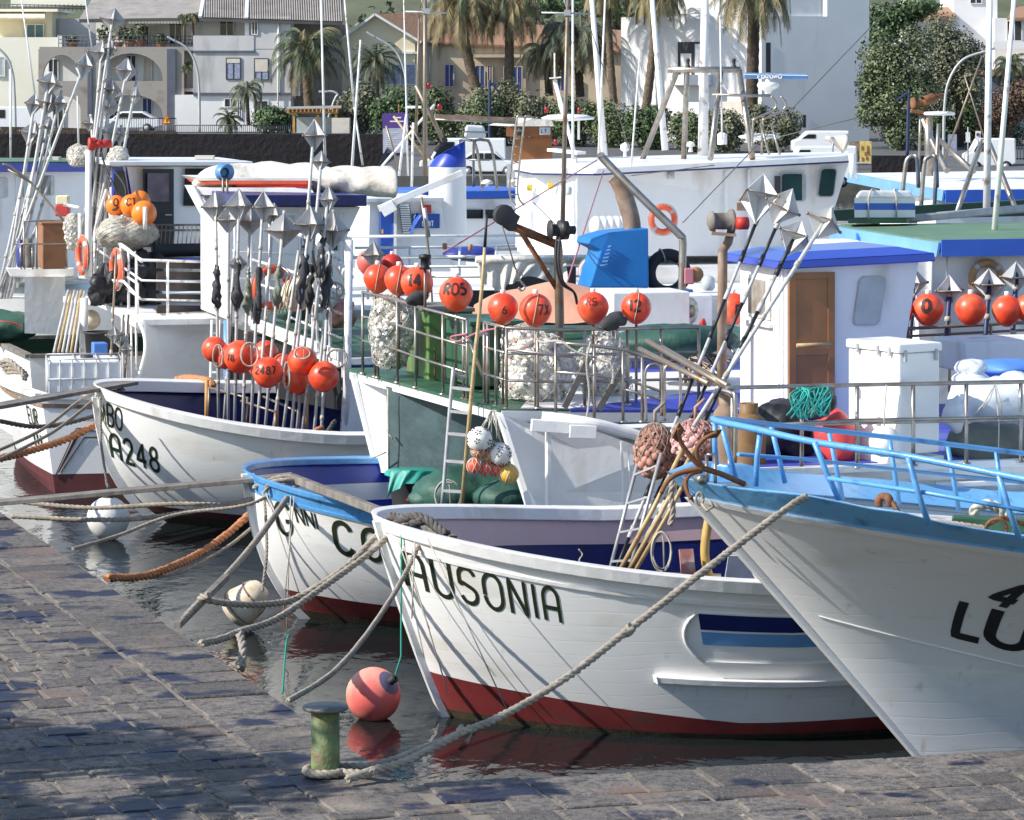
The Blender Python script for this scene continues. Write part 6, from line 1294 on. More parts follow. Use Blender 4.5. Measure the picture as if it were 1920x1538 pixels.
def far_left():
 t = thing('fishing_boat', 'white cabin boat with royal blue roof edge behind the left pole bundle', 'boat', PZ(60, 63, 0), 'fishing boats further back')
 low_hull(t, PZ(-60, 60, 0), 14, 4.5, 2.2)
 mb = MB(); mb.prism([P(-60, 322, 61), P(168, 322, 63.6), P(168, 520, 63.6), P(-60, 520, 61)], Vv * 2.6); w = mb.build('wheelhouse', 'white', t)
 mb = MB(); slab(mb, [P(-70, 306, 60.4), P(172, 306, 63.2), P(172, 306, 63.2) + Vv * 3.2, P(-70, 306, 60.4) + Vv * 3.2], .17); mb.build('roof_edge', 'royal', w); mb = MB(); slab(mb, [p + UP * .03 for p in [P(-68, 306, 60.5), P(170, 306, 63.3), P(170, 306, 63.3) + Vv * 3.1, P(-68, 306, 60.5) + Vv * 3.1]], .02); mb.build('roof', 'green_roof', w)
 port(w, 75, 328, 102, 367, 62.55, 6, slope=.011); port(w, -8, 332, 15, 372, 61.6, 6, slope=.011, glass='glass_pale')
 mb = MB(); vpanel(mb, [(28, 325, 62), (64, 325, 62.4), (64, 500, 62.4), (28, 500, 62)], -Vv * .03); dr = mb.build('door', 'white2', w, bevel=.01)
 mb = MB(); vpanel(mb, [(44, 333, 62.15), (62, 333, 62.35), (62, 370, 62.35), (44, 370, 62.15)], -Vv * .05); mb.build('pane', 'glass_pale', dr)
 tag(MB().box(P(94, 299, 64), (.38, .4, .1)).build('roof_box', 'shutter_beige'), 'beige flat box on the royal blue edged roof', 'box')
 mb = MB(); mb.tube([P(96, 300, 63), P(88, 240, 63)], .03, 6); tag(mb.build('roof_post', 'whitepipe'), 'short white post on the royal blue edged roof', 'post')
 t2 = thing('deck_machine', 'red and yellow engine cover behind the white mast at the left', 'engine', P(118, 412, 58))
 MB().box(P(118, 395, 58), (.24, .3, .2)).build('cover', 'redbag', t2, bevel=.02); MB().box(P(118, 375, 58), (.22, .28, .16)).build('tank', 'plaster_cream', t2, bevel=.02)
 k2 = thing('fishing_boat', 'white fishing boat with dark green inner bulwark at the left edge', 'boat', PZ(60, 56, 0), 'fishing boats moored bow to the quay')
 C = P(55, 668, 54.4); L = C + Vv * 4 - U * .2; Rr = C + U * 4.2
 mb = MB(); b = lambda p: V((p.x + .15, p.y, -.2))
 mb.quad(b(C), C, L, b(L)); mb.quad(b(C), b(Rr), Rr, C); mb.quad(L, L + U * 6, V(((L + U * 6).x, (L + U * 6).y, 0)), b(L)); hl = mb.build('hull', 'hullwhite', k2)
 mb = MB(); mb.bar(C, L, .14, .06); mb.bar(C, Rr, .14, .06); mb.bar(L, L + U * 6, .14, .06); mb.build('cap_rail', 'oldwood', hl)
 mb = MB(); mb.quad(L + U * .1 - Vv * .05, L + U * 6 - Vv * .05, L + U * 6 - Vv * .05 - UP * .8, L + U * .1 - Vv * .05 - UP * .8); mb.quad(C + Vv * .1 - UP * .75, Rr + Vv * .1 - UP * .75, L + U * 6 - UP * .75, L - UP * .75); mb.build('bulwark_lining', 'greenin', k2)
 mb = MB(); lump(P(15, 612, 57), (.5, .5, .28), FRAME, amp=.12, sc=3, mb=mb); o = tag(mb.build('tarpaulin', 'tarp_green'), 'green tarpaulin over a bin at the left edge', 'tarpaulin')
 mb = MB(); mb.tube([P(-10, 602, 56.4), P(20, 604, 56.4), P(42, 612, 56.4)], .012, 5); mb.build('hem_cord', 'winch_red', o)
 c = P(190, 675, 52.6); t = thing('bin', 'black round basket behind the caged tank', 'bin', c); MB().lathe(c, [(.24, 0), (.27, .42), (.29, .43), (.29, .46), (.25, .46), (.22, .05)], 20).build('basket', 'rubber', t)
 c = P(176, 670, 51.6); o = wbox('crate', 'bluecrate', None, c, U, Vv, .22, .3, .22); tag(o, 'light blue plastic crate beside the black basket', 'crate')
 c = P(170, 600, 54.6); t = thing('float', 'cream round float hanging behind the white deck post', 'float', c); float_body(c, .17, 0).build('ball', 'cream_float', t)
 g = 'poles stowed behind the caged tank'
 for i in range(6):
  x0, x1 = 101 + 8 * i, 128 + 6 * i
  tag(MB().tube([P(x0, 662, 52.6), P(x1, 545 + 2 * (i % 2), 54)], .024, 7).build('stowed_pole', ['greypole', 'bamboo', 'greypole'][i % 3]), ORD[i] + ' from the left of the slanting poles behind the caged tank', 'pole', g)
 for i, (x, y) in enumerate(((214, 628), (228, 640), (237, 655))):
  marker_pole(205 + 14 * i, 725, 50.3, x + 4, 470 if i == 0 else 590, 50.6, [(x, y, 13, 16, .4 + i, (0, 0))], ['left small grey reflector before the grey deckhouse side', 'middle small grey reflector before the grey deckhouse side', 'right small grey reflector before the grey deckhouse side'][i], 'reflector poles by the grey deckhouse', 'steel2', .018)
 g = 'reflector poles in the far left bundle'
 A = [(-6, 560, 62, 250, (60, 251, 20, 24, .5)), (2, 560, 80, 250, (80, 265, 13, 20, .2)), (8, 560, 66, 185, (62, 197, 16, 22, .8)), (14, 560, 94, 165, (92, 193, 20, 22, .3)), (20, 560, 116, 170, (112, 194, 14, 18, .9)), (26, 540, 94, 135, (93, 157, 21, 22, .6)), (-2, 545, 163, 110, (157, 125, 18, 24, 1.0)), (32, 540, 92, 220, (90, 238, 14, 17, .1)), (38, 530, 94, 330, None)]
 nm = ['lowest large reflector pole of the far left bundle', 'narrow low reflector pole right of the lowest large one', 'reflector pole furthest left and high in the far left bundle', 'middle reflector pole of the row of three at the far left', 'right hand reflector pole of the row of three at the far left', 'reflector pole above the row of three at the far left', 'most slanting reflector pole, tilted towards the second bundle', 'small reflector pole between the row of three and the lowest ones', 'bare pole at the right side of the far left bundle']
 for a, lb in zip(A, nm): marker_pole(a[0], a[1], 56.5, a[2], a[3], 57.5, [(*a[4], (.25, 0))] if a[4] else [], lb, g, 'greypole', .026, plate='plate')
 g = 'reflector poles in the second bundle from the left'
 A = [(150, 470, 214, 18, (212, 37, 20, 21, .15)), (158, 470, 192, 80, (189, 99, 20, 22, .4)), (165, 470, 206, 85, (206, 92, 14, 17, .9)), (172, 465, 242, 112, (236, 133, 20, 24, .6)), (176, 470, 208, 148, (206, 168, 19, 22, .5)), (184, 470, 206, 178, (204, 200, 18, 22, .2)), (188, 470, 170, 215, (168, 232, 13, 14, .6)), (192, 465, 214, 228, (209, 251, 20, 22, .9)), (200, 460, 256, 150, (253, 180, 10, 18, .3)), (205, 455, 228, 235, (226, 254, 12, 16, .1)), (196, 450, 200, 330, (198, 345, 13, 12, .4))]
 nm = ['tallest pale reflector pole of the second bundle', 'dark reflector pole left below the tallest one', 'smaller dark reflector pole beside the dark one', 'bright tilted reflector pole at the right of the second bundle', 'upper of two pale reflectors stacked in the middle of the second bundle', 'lower of two pale reflectors stacked in the middle of the second bundle', 'small reflector pole at the left foot of the second bundle', 'pale reflector pole just above the red winch', 'narrow edge-on reflector pole rightmost in the second bundle', 'small reflector pole right above the red winch', 'little reflector low down by the purple framed window']
 for a, lb in zip(A, nm): marker_pole(a[0], a[1], 54.4, a[2], a[3], 55, [(*a[4], (.15, 0))], lb, g, 'greypole', .024, plate='plate')
 mb = MB(); mb.tube(smooth([P(5, 308, 56.2), P(20, 312, 56.2), P(32, 322, 56.2), P(60, 345, 56.2), P(118, 412, 56)], 4), .02, 7); mb.tube([P(15, 318, 56.2), P(58, 342, 56.2)], .02, 6); tag(mb.build('pole_clamp', 'steel2'), 'bent steel arm holding the far left pole bundle', 'bracket')
 for i, (x0, y0, x1, y1, d, r) in enumerate([(20, 305, 20, 130, 70, .035), (40, 0, 66, 180, 62, .02), (160, 0, 172, 90, 66, .016), (602, 0, 610, 330, 75, .035), (646, 0, 664, 200, 70, .028), (676, 75, 655, 388, 58, .028), (664, 200, 680, 310, 70, .028), (757, 0, 765, 330, 66, .02), (145, 180, 147, 270, 56, .018)]):
  tag(MB().tube([P(x0, y0, d), P(x1, y1, d)], [r * .6, r], 7).build('antenna_mast', 'whitepipe'), ['white mast at the far left edge', 'thin white antenna rising over the left pole bundle', 'thin antenna above the grey terrace house', 'tall white mast right of the pole rack', 'slanting white mast beside the gable house', 'white mast leaning left above the canvas roll', 'short slanting white mast behind the canvas roll', 'thin white mast by the crossed antenna post', 'short thin mast left of the red winch'][i], 'mast')
far_left()
def middle_boats():
 # ---------------- white boat with big funnel
 f = thing('fishing_boat', 'white boat with a blue topped white funnel and a blue door', 'boat', PZ(770, 60, 0), 'fishing boats further back'); low_hull(f, PZ(640, 57, 0), 11, 4.5, 2.3); d = 58
 mb = MB(); mb.hexa([P(690, 510, d), P(846, 510, d + .6), P(846, 510, d + .6) + Vv * 2, P(690, 510, d) + Vv * 2, P(693, 376, d), P(826, 374, d + .6), P(826, 374, d + .6) + Vv * 2, P(700, 376, d) + Vv * 2]); w = mb.build('wheelhouse', 'white', f, bevel=.01)
 mb = MB(); slab(mb, [P(688, 373, d - .2), P(832, 371, d + .5), P(832, 371, d + .5) + Vv * 2.4, P(688, 373, d - .2) + Vv * 2.4], .06); mb.build('roof', 'white', w)
 mb = MB(); vpanel(mb, [(713, 384, d + .06), (738, 384, d + .14), (738, 500, d + .14), (713, 500, d + .06)], -Vv * .04); dr = mb.build('door', 'sky_royal', w); mb = MB(); mb.bar(P(717, 430, d), P(717, 438, d), .03, .02); mb.build('handle', 'yellow', dr)
 mb = MB(); mb.bar(P(741, 378, d + .08), P(741, 500, d + .08), .05, .05); mb.build('door_post', 'white', w)
 for x0, x1, y0, y1, sl in ((748, 768, 383, 438, 6), (692, 701, 385, 442, 0)):
  mb = MB(); vpanel(mb, [(x0, y0, d + .15), (x1, y0, d + .2), (x1 + sl, y1, d + .2), (x0 + sl, y1, d + .15)], -Vv * .02, 0)
  for i in range(13): y = y0 + 2 + (y1 - y0 - 4) * i / 12; s = sl * i / 12; mb.bar(P(x0 + 1 + s, y, d + .12), P(x1 - 1 + s, y, d + .15), .03, .028, m=1)
  mb.build('louvre', ['dark', 'white2'], w)
 mb = MB(); vpanel(mb, [(772, 401, d + .3), (824, 401, d + .52), (824, 428, d + .52), (772, 428, d + .3)], -Vv * .02); pn = mb.build('name_board', 'sign_blue', w)
 mb = MB(); o = P(776, 412, d + .26); e = (P(820, 412, d + .44) - o).normalized()
 for txt, y, h, x in (('AI', 413, .09, 0), ('UNIT', 424, .09, .16)):
  rb, _ = text2d(txt, x, h, .16, .2); q = P(776, y, d + .26); ribbons(mb, rb, lambda a, b: q + e * a + UP * b - Vv * .03)
 mb.build('lettering', 'white', pn)
 mb = MB(); vpanel(mb, [(790, 384, d + .35), (808, 384, d + .43), (808, 400, d + .43), (790, 400, d + .35)], -Vv * .03); mb.build('fire_sign', 'winch_red', w)
 mb = MB(); k = d / F; c = P(839, 500, d + 1.2); H_ = (500 - 313) * k * 1.02
 mb.lathe(c, [(.34, 0), (.34, H_)], 28); fn = mb.build('funnel', 'white', f)
 mb = MB(); o = len(mb.v); n = 28
 ring0 = [c + V((.34 * cos(2 * pi * i / n), .34 * sin(2 * pi * i / n), H_)) for i in range(n)]; ring1 = [c + V((.05 + .27 * cos(2 * pi * i / n), .3 * sin(2 * pi * i / n), H_ + .33 + .15 * cos(2 * pi * i / n))) for i in range(n)]
 mb.add(ring0 + ring1, [(i, (i + 1) % n, (i + 1) % n + n, i + n) for i in range(n)] + [list(range(n, 2 * n))], 0, True); mb.build('funnel_top', 'royal', fn)
 mb = MB(); mb.tube([P(825, 275, d + 1), P(834, 262, d + .8)], .06, 8); mb.tube([P(818, 282, d + 1), P(828, 268, d + .8)], .05, 8); mb.build('exhaust', 'rubber', fn)
 mb = MB(); mb.bar(P(710, 392, d - .4), P(868, 324, d - .2), .06, .12); mb.bar(P(716, 398, d - .4), P(740, 384, d - .4), .06, .2); mb.build('boom', 'white', f, bevel=.01)
 mb = MB(); mb.tube([P(790, 370, 50), P(800, 440, 50), P(806, 500, 50), P(812, 620, 41)], .022, 7); tag(mb.build('rail_pole', 'steel2'), 'thin steel pole leaning before the funnel', 'pole')
 mb = MB(); mb.grid(lambda a, b: P(782 - 12 * b + 10 * a - 12 * a * b, 398 + 44 * b * (1 - .4 * a) + 8 * a, 49.6) + Vv * .08 * sin(6 * a + 3 * b), 8, 10); fl = tag(mb.build('flag', 'sign_blue'), 'limp dark blue flag hanging before the blue name board', 'flag')
 mb = MB(); mb.tube([P(796, 390, 49.7), P(804, 445, 49.7)], .03, 7); mb.build('staff', 'galv', fl)
 mb = MB(); zr = P(700, 520, 50).z
 for y, dd, x0, x1, r in ((443, 53, 640, 990, .025), (464, 52, 665, 940, .022), (482, 50, 660, 1130, .03), (500, 49.5, 670, 1120, .022), (519, 48.5, 680, 1100, .02)): mb.tube([P(x0, y + 1, dd), P(x1, y - 1, dd + .6)], r, 7)
 for x in (690, 768, 862, 930, 1000): mb.tube([P(x, 464, 51), P(x, 560, 50)], .02, 6)
 mb.build('side_railing', 'whitepipe', f)
 for x, y in ((834, 462), (882, 464)): MB().lathe(P(x, y + 6, 51.8), [(.03, 0), (.04, .02), (.04, .08), (.03, .1)], 8).build('rail_insulator', 'gas_light', f)
 mb = MB(); lump(P(880, 476, 52.5), (.45, .3, .13), FRAME, amp=.08, sc=3, mb=mb); tag(mb.build('tarpaulin', 'tarp_blue'), 'dark blue rolled tarpaulin behind the white rails', 'tarpaulin')
 mb = MB(); drape([P(893, 488, 47.5), P(970, 490, 47.5), P(1062, 488, 47.8)], [P(900, 535, 47.4), P(945, 545, 47.4), P(975, 520, 47.4), P(1062, 530, 47.6)], 6, .10, mb=mb); mb.tube([P(892, 487, 47.4), P(1064, 487, 47.7)], .05, 8); tag(mb.build('awning_curtain', 'canvas'), 'pale grey canvas curtain hanging below a rail behind the salmon tarpaulin', 'curtain')
 mb = MB(); vpanel(mb, [(880, 545, 48.5), (1290, 545, 49.5), (1290, 610, 49.5), (880, 610, 48.5)], Vv * .1); vpanel(mb, [(930, 500, 48.3), (1080, 500, 48.6), (1080, 548, 48.6), (930, 548, 48.3)], Vv * .1); bs = thing('fishing_boat', 'boat with a blue ventilator and pale curtain behind the orange railing floats', 'boat', PZ(1050, 50, 0), 'fishing boats further back'); mb.build('shelter', 'dark', bs); low_hull(bs, PZ(780, 46.5, 0), 11, 4.5, 2.0, 'blue')
 mb = MB(); d2 = 46.5
 mb.prism([P(1142, 436, d2), P(1216, 428, d2 + .1), P(1217, 540, d2 + .1), P(1105, 540, d2), P(1126, 470, d2), P(1103, 458, d2), P(1106, 447, d2)], Vv * .62); v = mb.build('ventilator', 'cowl', bs, bevel=.02)
 mb = MB()
 for i in range(6): mb.bar(P(1124 + 16 - i * 3, 463 + i * 7, d2 - .02), P(1146 - i * 1.5, 461 + i * 7, d2 - .03), .03, .02)
 mb.build('louvre', 'sky_blue', v)
 mb = MB(); mb.tube(smooth([P(1186, 440, d2 + .4), P(1183, 410, d2 + .4), P(1172, 372, d2 + .4), P(1158, 340, d2 + .4), P(1150, 330, d2 + .4)], 5), [.13] * 12 + [.115] * 9, 14); mb.build('exhaust_pipe', 'rustbrown', bs)
 mb = MB(); mb.tube(smooth([P(1126, 290, 45.5), P(1135, 302, 45.5), P(1200, 368, 45.3), P(1272, 438, 45.2), P(1280, 450, 45.2), P(1280, 480, 45.2), P(1278, 560, 45.2)], 4), .055, 10); mb.build('derrick_pipe', 'steel', bs)
 mb = MB(); vpanel(mb, [(1216, 545, 46.4), (1300, 543, 46.8), (1300, 600, 46.8), (1216, 600, 46.4)], Vv * .6); mb.build('bulwark', 'sky_blue', bs, bevel=.01)
 t = thing('tyre', 'black tyre fender tied at the right of the blue ventilator', 'tyre', P(1256, 525, 47)); mb = MB(); c = P(1252, 512, 47.2)
 mb.grid(lambda a, b: c + (U * cos(2 * pi * a) + UP * sin(2 * pi * a)) * (.27 + .085 * cos(2 * pi * b)) + Vv * .09 * sin(2 * pi * b), 32, 12); mb.build('tread', 'rubber', t); mb = MB()
 for q in (.8, 1.9): mb.tube([c + (U * cos(q) + UP * sin(q)) * (.27 + .1 * cos(w_)) + Vv * .1 * sin(w_) for w_ in [2 * pi * i / 12 for i in range(13)]], .012, 5)
 mb.build('lashing', 'line', t)
 lifering(1108, 508, 47.4, 24, 'faded grey pink lifering left of the blue ventilator', -1.9, material='pinkwhite', group='liferings')
 c = P(1290, 625, 42.5); o = wbox('electric_box', 'white', None, c, U, Vv, .34, .5, .5, bevel=.02); tag(o, 'white cabinet with small glass lamp on top behind the reel of hose', 'cabinet')
 t = thing('hose_reel', 'reel wound with hose before the white cabinet', 'reel', P(1288, 608, 42)); MB().lathe(P(1288, 583, 42), [(.05, -.06), (.17, -.06), (.19, -.03), (.19, .03), (.17, .06), (.05, .06)], 20, U * .7 - Vv).build('wound_hose', 'net', t); MB().lathe(P(1288, 583, 42), [(.001, -.08), (.08, -.08), (.08, .08), (.001, .08)], 12, U * .7 - Vv).build('hub', 'steel2', t)
 MB_ = MB(); MB_.lathe(P(1328, 545, 42.6), [(.06, 0), (.09, .04), (.09, .15), (.05, .19), (.001, .2)], 14); tag(MB_.build('glass_lamp', 'glass_pale'), 'glass lamp standing on the white cabinet', 'lamp')
 buoy_float(1374, 578, 40.5, 29, 'orange float marked F behind the brown winch post', 'P', .35, -.1, .15, group='floats behind the railing', w=.2)
 t = thing('lantern', 'red deck lantern box on the galvanised pipe', 'lantern', P(1292, 535, 45)); MB().box(P(1292, 518, 45), (.13, .12, .22)).build('box', 'rope_pink', t, bevel=.015); MB().lathe(P(1304, 515, 45.1), [(.001, -.03), (.11, -.03), (.11, .03), (.001, .03)], 14, -Vv).build('plate', 'gas_light', t)
 mb = MB(); rr = random.Random(5)
 for i in range(16): mb.tube([P(1270 + rr.uniform(-10, 80), 640 + rr.uniform(-20, 30), 39.5), P(1310 + rr.uniform(-30, 70), 650 + rr.uniform(-25, 60), 39.5), P(1300 + rr.uniform(-60, 80), 690 + rr.uniform(-30, 70), 38.5)], .018, 6)
 tag(mb.build('pipe_tangle', 'steel2'), 'tangle of pipes and hoses between the upper deck and the white cabin', 'pipes')
 mb = MB(); mb.lathe(P(1318, 628, 40), [(.04, 0), (.06, .05), (.03, .1), (.05, .13), (.02, .2)], 10); mb.bar(P(1310, 624, 40), P(1330, 624, 40), .04, .03); tag(mb.build('pump', 'winch_red'), 'small red hand pump among the pipes', 'pump')
 t = thing('lamp', 'black deck lamp on a post before the leftmost railing floats', 'lamp', P(797, 585, 38)); MB().lathe(P(797, 505, 38.2), [(.001, 0), (.07, 0), (.055, .03), (.055, .12), (.075, .13), (.07, .17), (.001, .18)], 14).build('lamp_head', 'black', t); MB().tube([P(797, 505, 38.2), P(797, 585, 38.2)], .018, 7).build('post', 'steel2', t)
 # ---------------- boat behind it: blue awning edge, hoops, wooden cabin
 b = thing('fishing_boat', 'boat with bright blue roof edge and bent pipe hoops behind the funnel', 'boat', PZ(930, 78, 0), 'fishing boats further back'); d = 76; low_hull(b, PZ(700, 74, 0), 12, 5, 2.4)
 mb = MB(); vpanel(mb, [(800, 374, d), (1010, 372, d + 1), (1010, 470, d + 1), (800, 470, d)], Vv * 2.5); w = mb.build('wheelhouse', 'white', b)
 mb = MB(); slab(mb, [P(790, 360, d - .3), P(1000, 357, d + .8), P(1000, 357, d + .8) + Vv * 3.4, P(790, 360, d - .3) + Vv * 3.4], .17); mb.build('roof', 'sky_royal', w)
 for x0, x1 in ((875, 905), (910, 940)): mb = MB(); vpanel(mb, [(x0, 393, d + .35), (x1, 393, d + .5), (x1, 410, d + .5), (x0, 410, d + .35)], -Vv * .04); mb.build('window', 'glass_dark', w)
 mb = MB()
 for x in (890, 918): mb.tube(smooth([P(x + 14, 357, d), P(x + 8, 300, d), P(x, 268, d), P(x - 10, 263, d), P(x - 24, 263, d + .8), P(x - 30, 275, d + .8), P(x - 30, 350, d + 1)], 4), .035, 7)
 for y in (263, 300): mb.tube([P(880, y, d), P(918, y, d)], .025, 6)
 mb.tube([P(815, 224, d), P(970, 232, d + .3)], .02, 5); mb.build('pipe_hoop', 'steel', b)
 mb = MB(); mb.bar(P(815, 220, d + .5), P(970, 227, d + .8), .14, .15); mb.build('beam', 'rustbrown', b)
 t = thing('life_raft', 'white box life raft resting on the pipe hoops', 'life raft', P(892, 262, d)); mb = MB(); mb.hexa([P(870, 258, d - .3), P(912, 259, d - .1), P(912, 259, d + .6), P(870, 258, d + .5), P(874, 234, d - .25), P(907, 236, d - .1), P(907, 236, d + .5), P(874, 234, d + .5)]); mb.build('case', 'white', t, bevel=.05)
 mb = MB(); mb.bar(P(868, 247, d - .35), P(914, 248, d - .15), .03, .04); mb.build('strap', 'galv', t)
 mb = MB(); mb.lathe(P(913, 350, d), [(.03, 0), (.04, .05), (.14, .06), (.15, .09), (.09, .15), (.001, .17)], 14); mb.lathe(P(962, 348, d), [(.03, 0), (.04, .06), (.12, .07), (.12, .1), (.07, .16), (.001, .18)], 14); mb.build('antenna_dome', 'white', b)
 cab = thing('fishing_boat', 'boat with reddish wooden cabin and white number plate behind the trawler', 'boat', PZ(1000, 90, 0), 'fishing boats further back'); d = 88; low_hull(cab, PZ(840, 86, 0), 12, 5, 2.2); mb = MB(); mb.hexa([P(950, 420, d - .3), P(1050, 420, d), P(1050, 420, d + 2), P(950, 420, d + 2), P(950, 308, d - .3), P(1050, 308, d), P(1050, 308, d + 2), P(950, 308, d + 2)]); mb.build('deckhouse', 'white2', cab)
 mb = MB(); mb.hexa([P(962, 312, d), P(1037, 314, d + .2), P(1037, 314, d + 1.6), P(962, 312, d + 1.6), P(966, 258, d), P(1034, 258, d + .2), P(1034, 258, d + 1.6), P(966, 258, d + 1.6)]); mb.build('wall', 'mahog', cab)
 mb = MB(); mb.hexa([P(949, 256, d - .2), P(1034, 257, d), P(1034, 257, d + 1.8), P(949, 256, d + 1.8), P(949, 238, d - .2), P(1034, 238, d), P(1034, 238, d + 1.8), P(949, 238, d + 1.8)]); mb.build('upper_wall', 'mahog', cab)
 mb = MB(); mb.prism([P(955, 237, d - .3), P(1040, 237, d - .2), P(1034, 226, d - .2), P(1000, 222, d - .2), P(985, 226, d - .2)], Vv * 2.2); mb.build('roof', 'canvas', cab)
 mb = MB(); vpanel(mb, [(1011, 239, d - .12), (1031, 239, d - .08), (1031, 253, d - .08), (1011, 253, d - .12)], -Vv * .04); pl = mb.build('number_plate', 'white', cab)
 mb = MB(); rb, _ = text2d('LV', 0, .09, .2, .2); q = P(1015, 249, d - .2); ribbons(mb, rb[:1] + text2d('7', .09, .09, .2, .2)[0], lambda a, e_: q + U * a + UP * e_); mb.build('lettering', 'ink', pl)
 mb = MB(); mb.lathe(P(974, 247, d - .25), [(.001, -.1), (.09, -.1), (.11, .05), (.001, .06)], 14, -U); mb.build('searchlight', 'dark', cab)
middle_boats()
def trawler():
 t = thing('trawler', 'big white trawler wheelhouse with radar frame and rounded windows', 'trawler', PZ(1300, 68, 0), 'fishing boats further back'); d = 64
 low_hull(t, PZ(820, 62, 0), 13, 6, 2.6)
 K = P(1082, 470, d); ty = 316
 Lp = P(965, 470, d + 4.2); Rp = P(1560, 470, d + 2.0)
 def up(px, py, dd): return P(px, py, dd)
 mb = MB(); mb.prism([P(1082, 318, d), P(1330, 316, d + .9), P(1594, 296, d + 1.9), P(1562, 400, d + 1.9), P(1556, 480, d + 1.9), P(1082, 480, d)], Vv * 3.6 - U * .25); w = mb.build('wheelhouse', 'white', t)
 mb = MB(); mb.hexa([P(1086, 480, d + .02), P(1086, 480, d + .02) + Vv * 3.4, P(970, 470, d + 3.8), P(985, 480, d + .9), P(1086, 317, d + .02), P(1086, 317, d + .02) + Vv * 3.4, P(972, 312, d + 3.8), P(1004, 317, d + .9)]); mb.build('wheelhouse_front', 'white', t)
 roof = [P(962, 309, d + 3.0), P(1000, 316, d + .4), P(1120, 317, d - .3), P(1330, 311, d + .5), P(1597, 291, d + 1.6), P(1590, 285, d + 5), P(1250, 282, d + 8), P(975, 303, d + 7)]
 zz = P(1120, 317, d - .3).z; roof = [V((p.x, p.y, lerp(zz, zz + .22, max(0, (p.x - 1.5) / 5.5)))) for p in roof]
 mb = MB(); slab(mb, roof, .10); mb.build('roof', 'white', t); mb = MB(); slab(mb, [p - UP * .10 for p in roof], .035); mb.build('roof_band', 'navy', t)
 mb = MB(); mb.bar(P(1362, 322, d + .95), P(1362, 470, d + .95), .05, .04); mb.bar(P(1404, 318, d + 1.1), P(1404, 470, d + 1.1), .05, .12); mb.build('wall_frame', 'white', w)
 port(w, 1462, 324, 1510, 378, d + 1.35, 7, slope=.004); port(w, 1538, 315, 1570, 370, d + 1.62, 7, -.14, slope=.004)
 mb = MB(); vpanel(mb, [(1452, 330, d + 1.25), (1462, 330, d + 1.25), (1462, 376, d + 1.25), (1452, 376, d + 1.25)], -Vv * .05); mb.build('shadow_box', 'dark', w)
 for x, y in ((1025, 345), (1042, 368), (1066, 360), (1258, 330)): mb = MB(); mb.lathe(P(x, y + 6, d + (2 if x < 1060 else -.1 if x < 1100 else .6)), [(.001, 0), (.06, .0), (.07, .06), (.07, .14), (.04, .17), (.001, .18)], 10); mb.build('bulkhead_lamp', 'glass_pale', t)
 for x, y, dd in ((993, 352, d + .95), (1032, 349, d + .5)): mb = MB(); vpanel(mb, [(x - 5, y - 6, dd - .12), (x + 5, y - 6, dd - .12), (x + 5, y + 6, dd - .12), (x - 5, y + 6, dd - .12)], -Vv * .02); mb.build('warning_plate', 'sign_yellow', t)
 mb = MB()
 for x in (960, 975): mb.tube(smooth([P(x + 26, 222, d - .8), P(x + 14, 218, d - .8), P(x + 8, 230, d - .8), P(x - 4, 340, d - .8), P(x - 2, 372, d - .8), P(x + 8, 385, d - .8)], 4), .02, 7)
 for i in range(9): y = 245 + i * 15; mb.tube([P(964 - i * 1.1, y, d - .8), P(979 - i * 1.1, y, d - .8)], .014, 5)
 mb.build('boarding_ladder', 'steel', t)
 r = thing('life_raft', 'white ribbed life raft canister before the trawler wall', 'life raft', P(1140, 440, 60)); mb = MB(); mb.lathe(P(1108, 425, 60), [(.001, 0), (.12, .0), (.17, .04)] + sum([[(.18, .06 + .13 * i), (.195, .08 + .13 * i), (.195, .12 + .13 * i), (.18, .14 + .13 * i)] for i in range(5)], []) + [(.12, .74), (.001, .75)], 18, U); mb.build('canister', 'white', r); mb = MB(); mb.bar(P(1112, 445, 60), P(1172, 445, 60.4), .2, .05); mb.build('cradle', 'galv', r)
 lifering(1243, 412, 61, 29, 'bright orange lifering on the trawler wall with white bands', -1.2, material='lifering', group='liferings')
 mb = MB(); mb.tube([P(1322, -20, d + 3), P(1318, 293, d + 3)], [.075, .11], 12); mb.build('mast', 'whitepipe', t)
 mb = MB()
 for x0, x1, dd in ((1270, 1205, 4.6), (1352, 1332, .9), (1386, 1411, 1.4), (1288, 1282, 3.6)): mb.tube([P(x0, 132, d + 2.5), P(x1, 298, d + dd)], .06, 9)
 mb.tube([P(1252, 131, d + 2.5), P(1388, 131, d + 2.5)], .065, 9); mb.tube([P(1335, 178, d + 2), P(1445, 180, d + 2)], .03, 7)
 for x in (1432, 1450): mb.tube(smooth([P(x + 14, 181, d + 1.6), P(x + 24, 195, d + 1.6), P(x + 16, 208, d + 1.6), P(x - 14, 222, d + 1.5), P(x - 20, 232, d + 1.5), P(x - 22, 290, d + 1.5)], 4), .025, 7)
 for x in (1426, 1446): mb.tube([P(x, 232, d + 1.5), P(x + 16, 290, d + 1.2)], .025, 7)
 mb.build('radar_frame', 'steel', t)
 rd = thing('radar', 'blue bar radar antenna with white lettering on the trawler frame', 'radar', P(1455, 160, d + 1))
 mb = MB(); mb.bar(P(1394, 142, d + 1), P(1515, 144, d + 1), .10, .115); bar = mb.build('bar', 'radarblue', rd, bevel=.03); mb = MB(); mb.bar(P(1394, 140, d + .94), P(1515, 142, d + .94), .02, .012); mb.build('bar_edge', 'white', rd)
 mb = MB(); q = P(1421, 147, d + .93); rb, _ = text2d('FURUNO', 0, .075, .3, .26); ribbons(mb, rb, lambda a, b: q + V((a * 1.22, 0, b))); mb.build('lettering', 'white', bar)
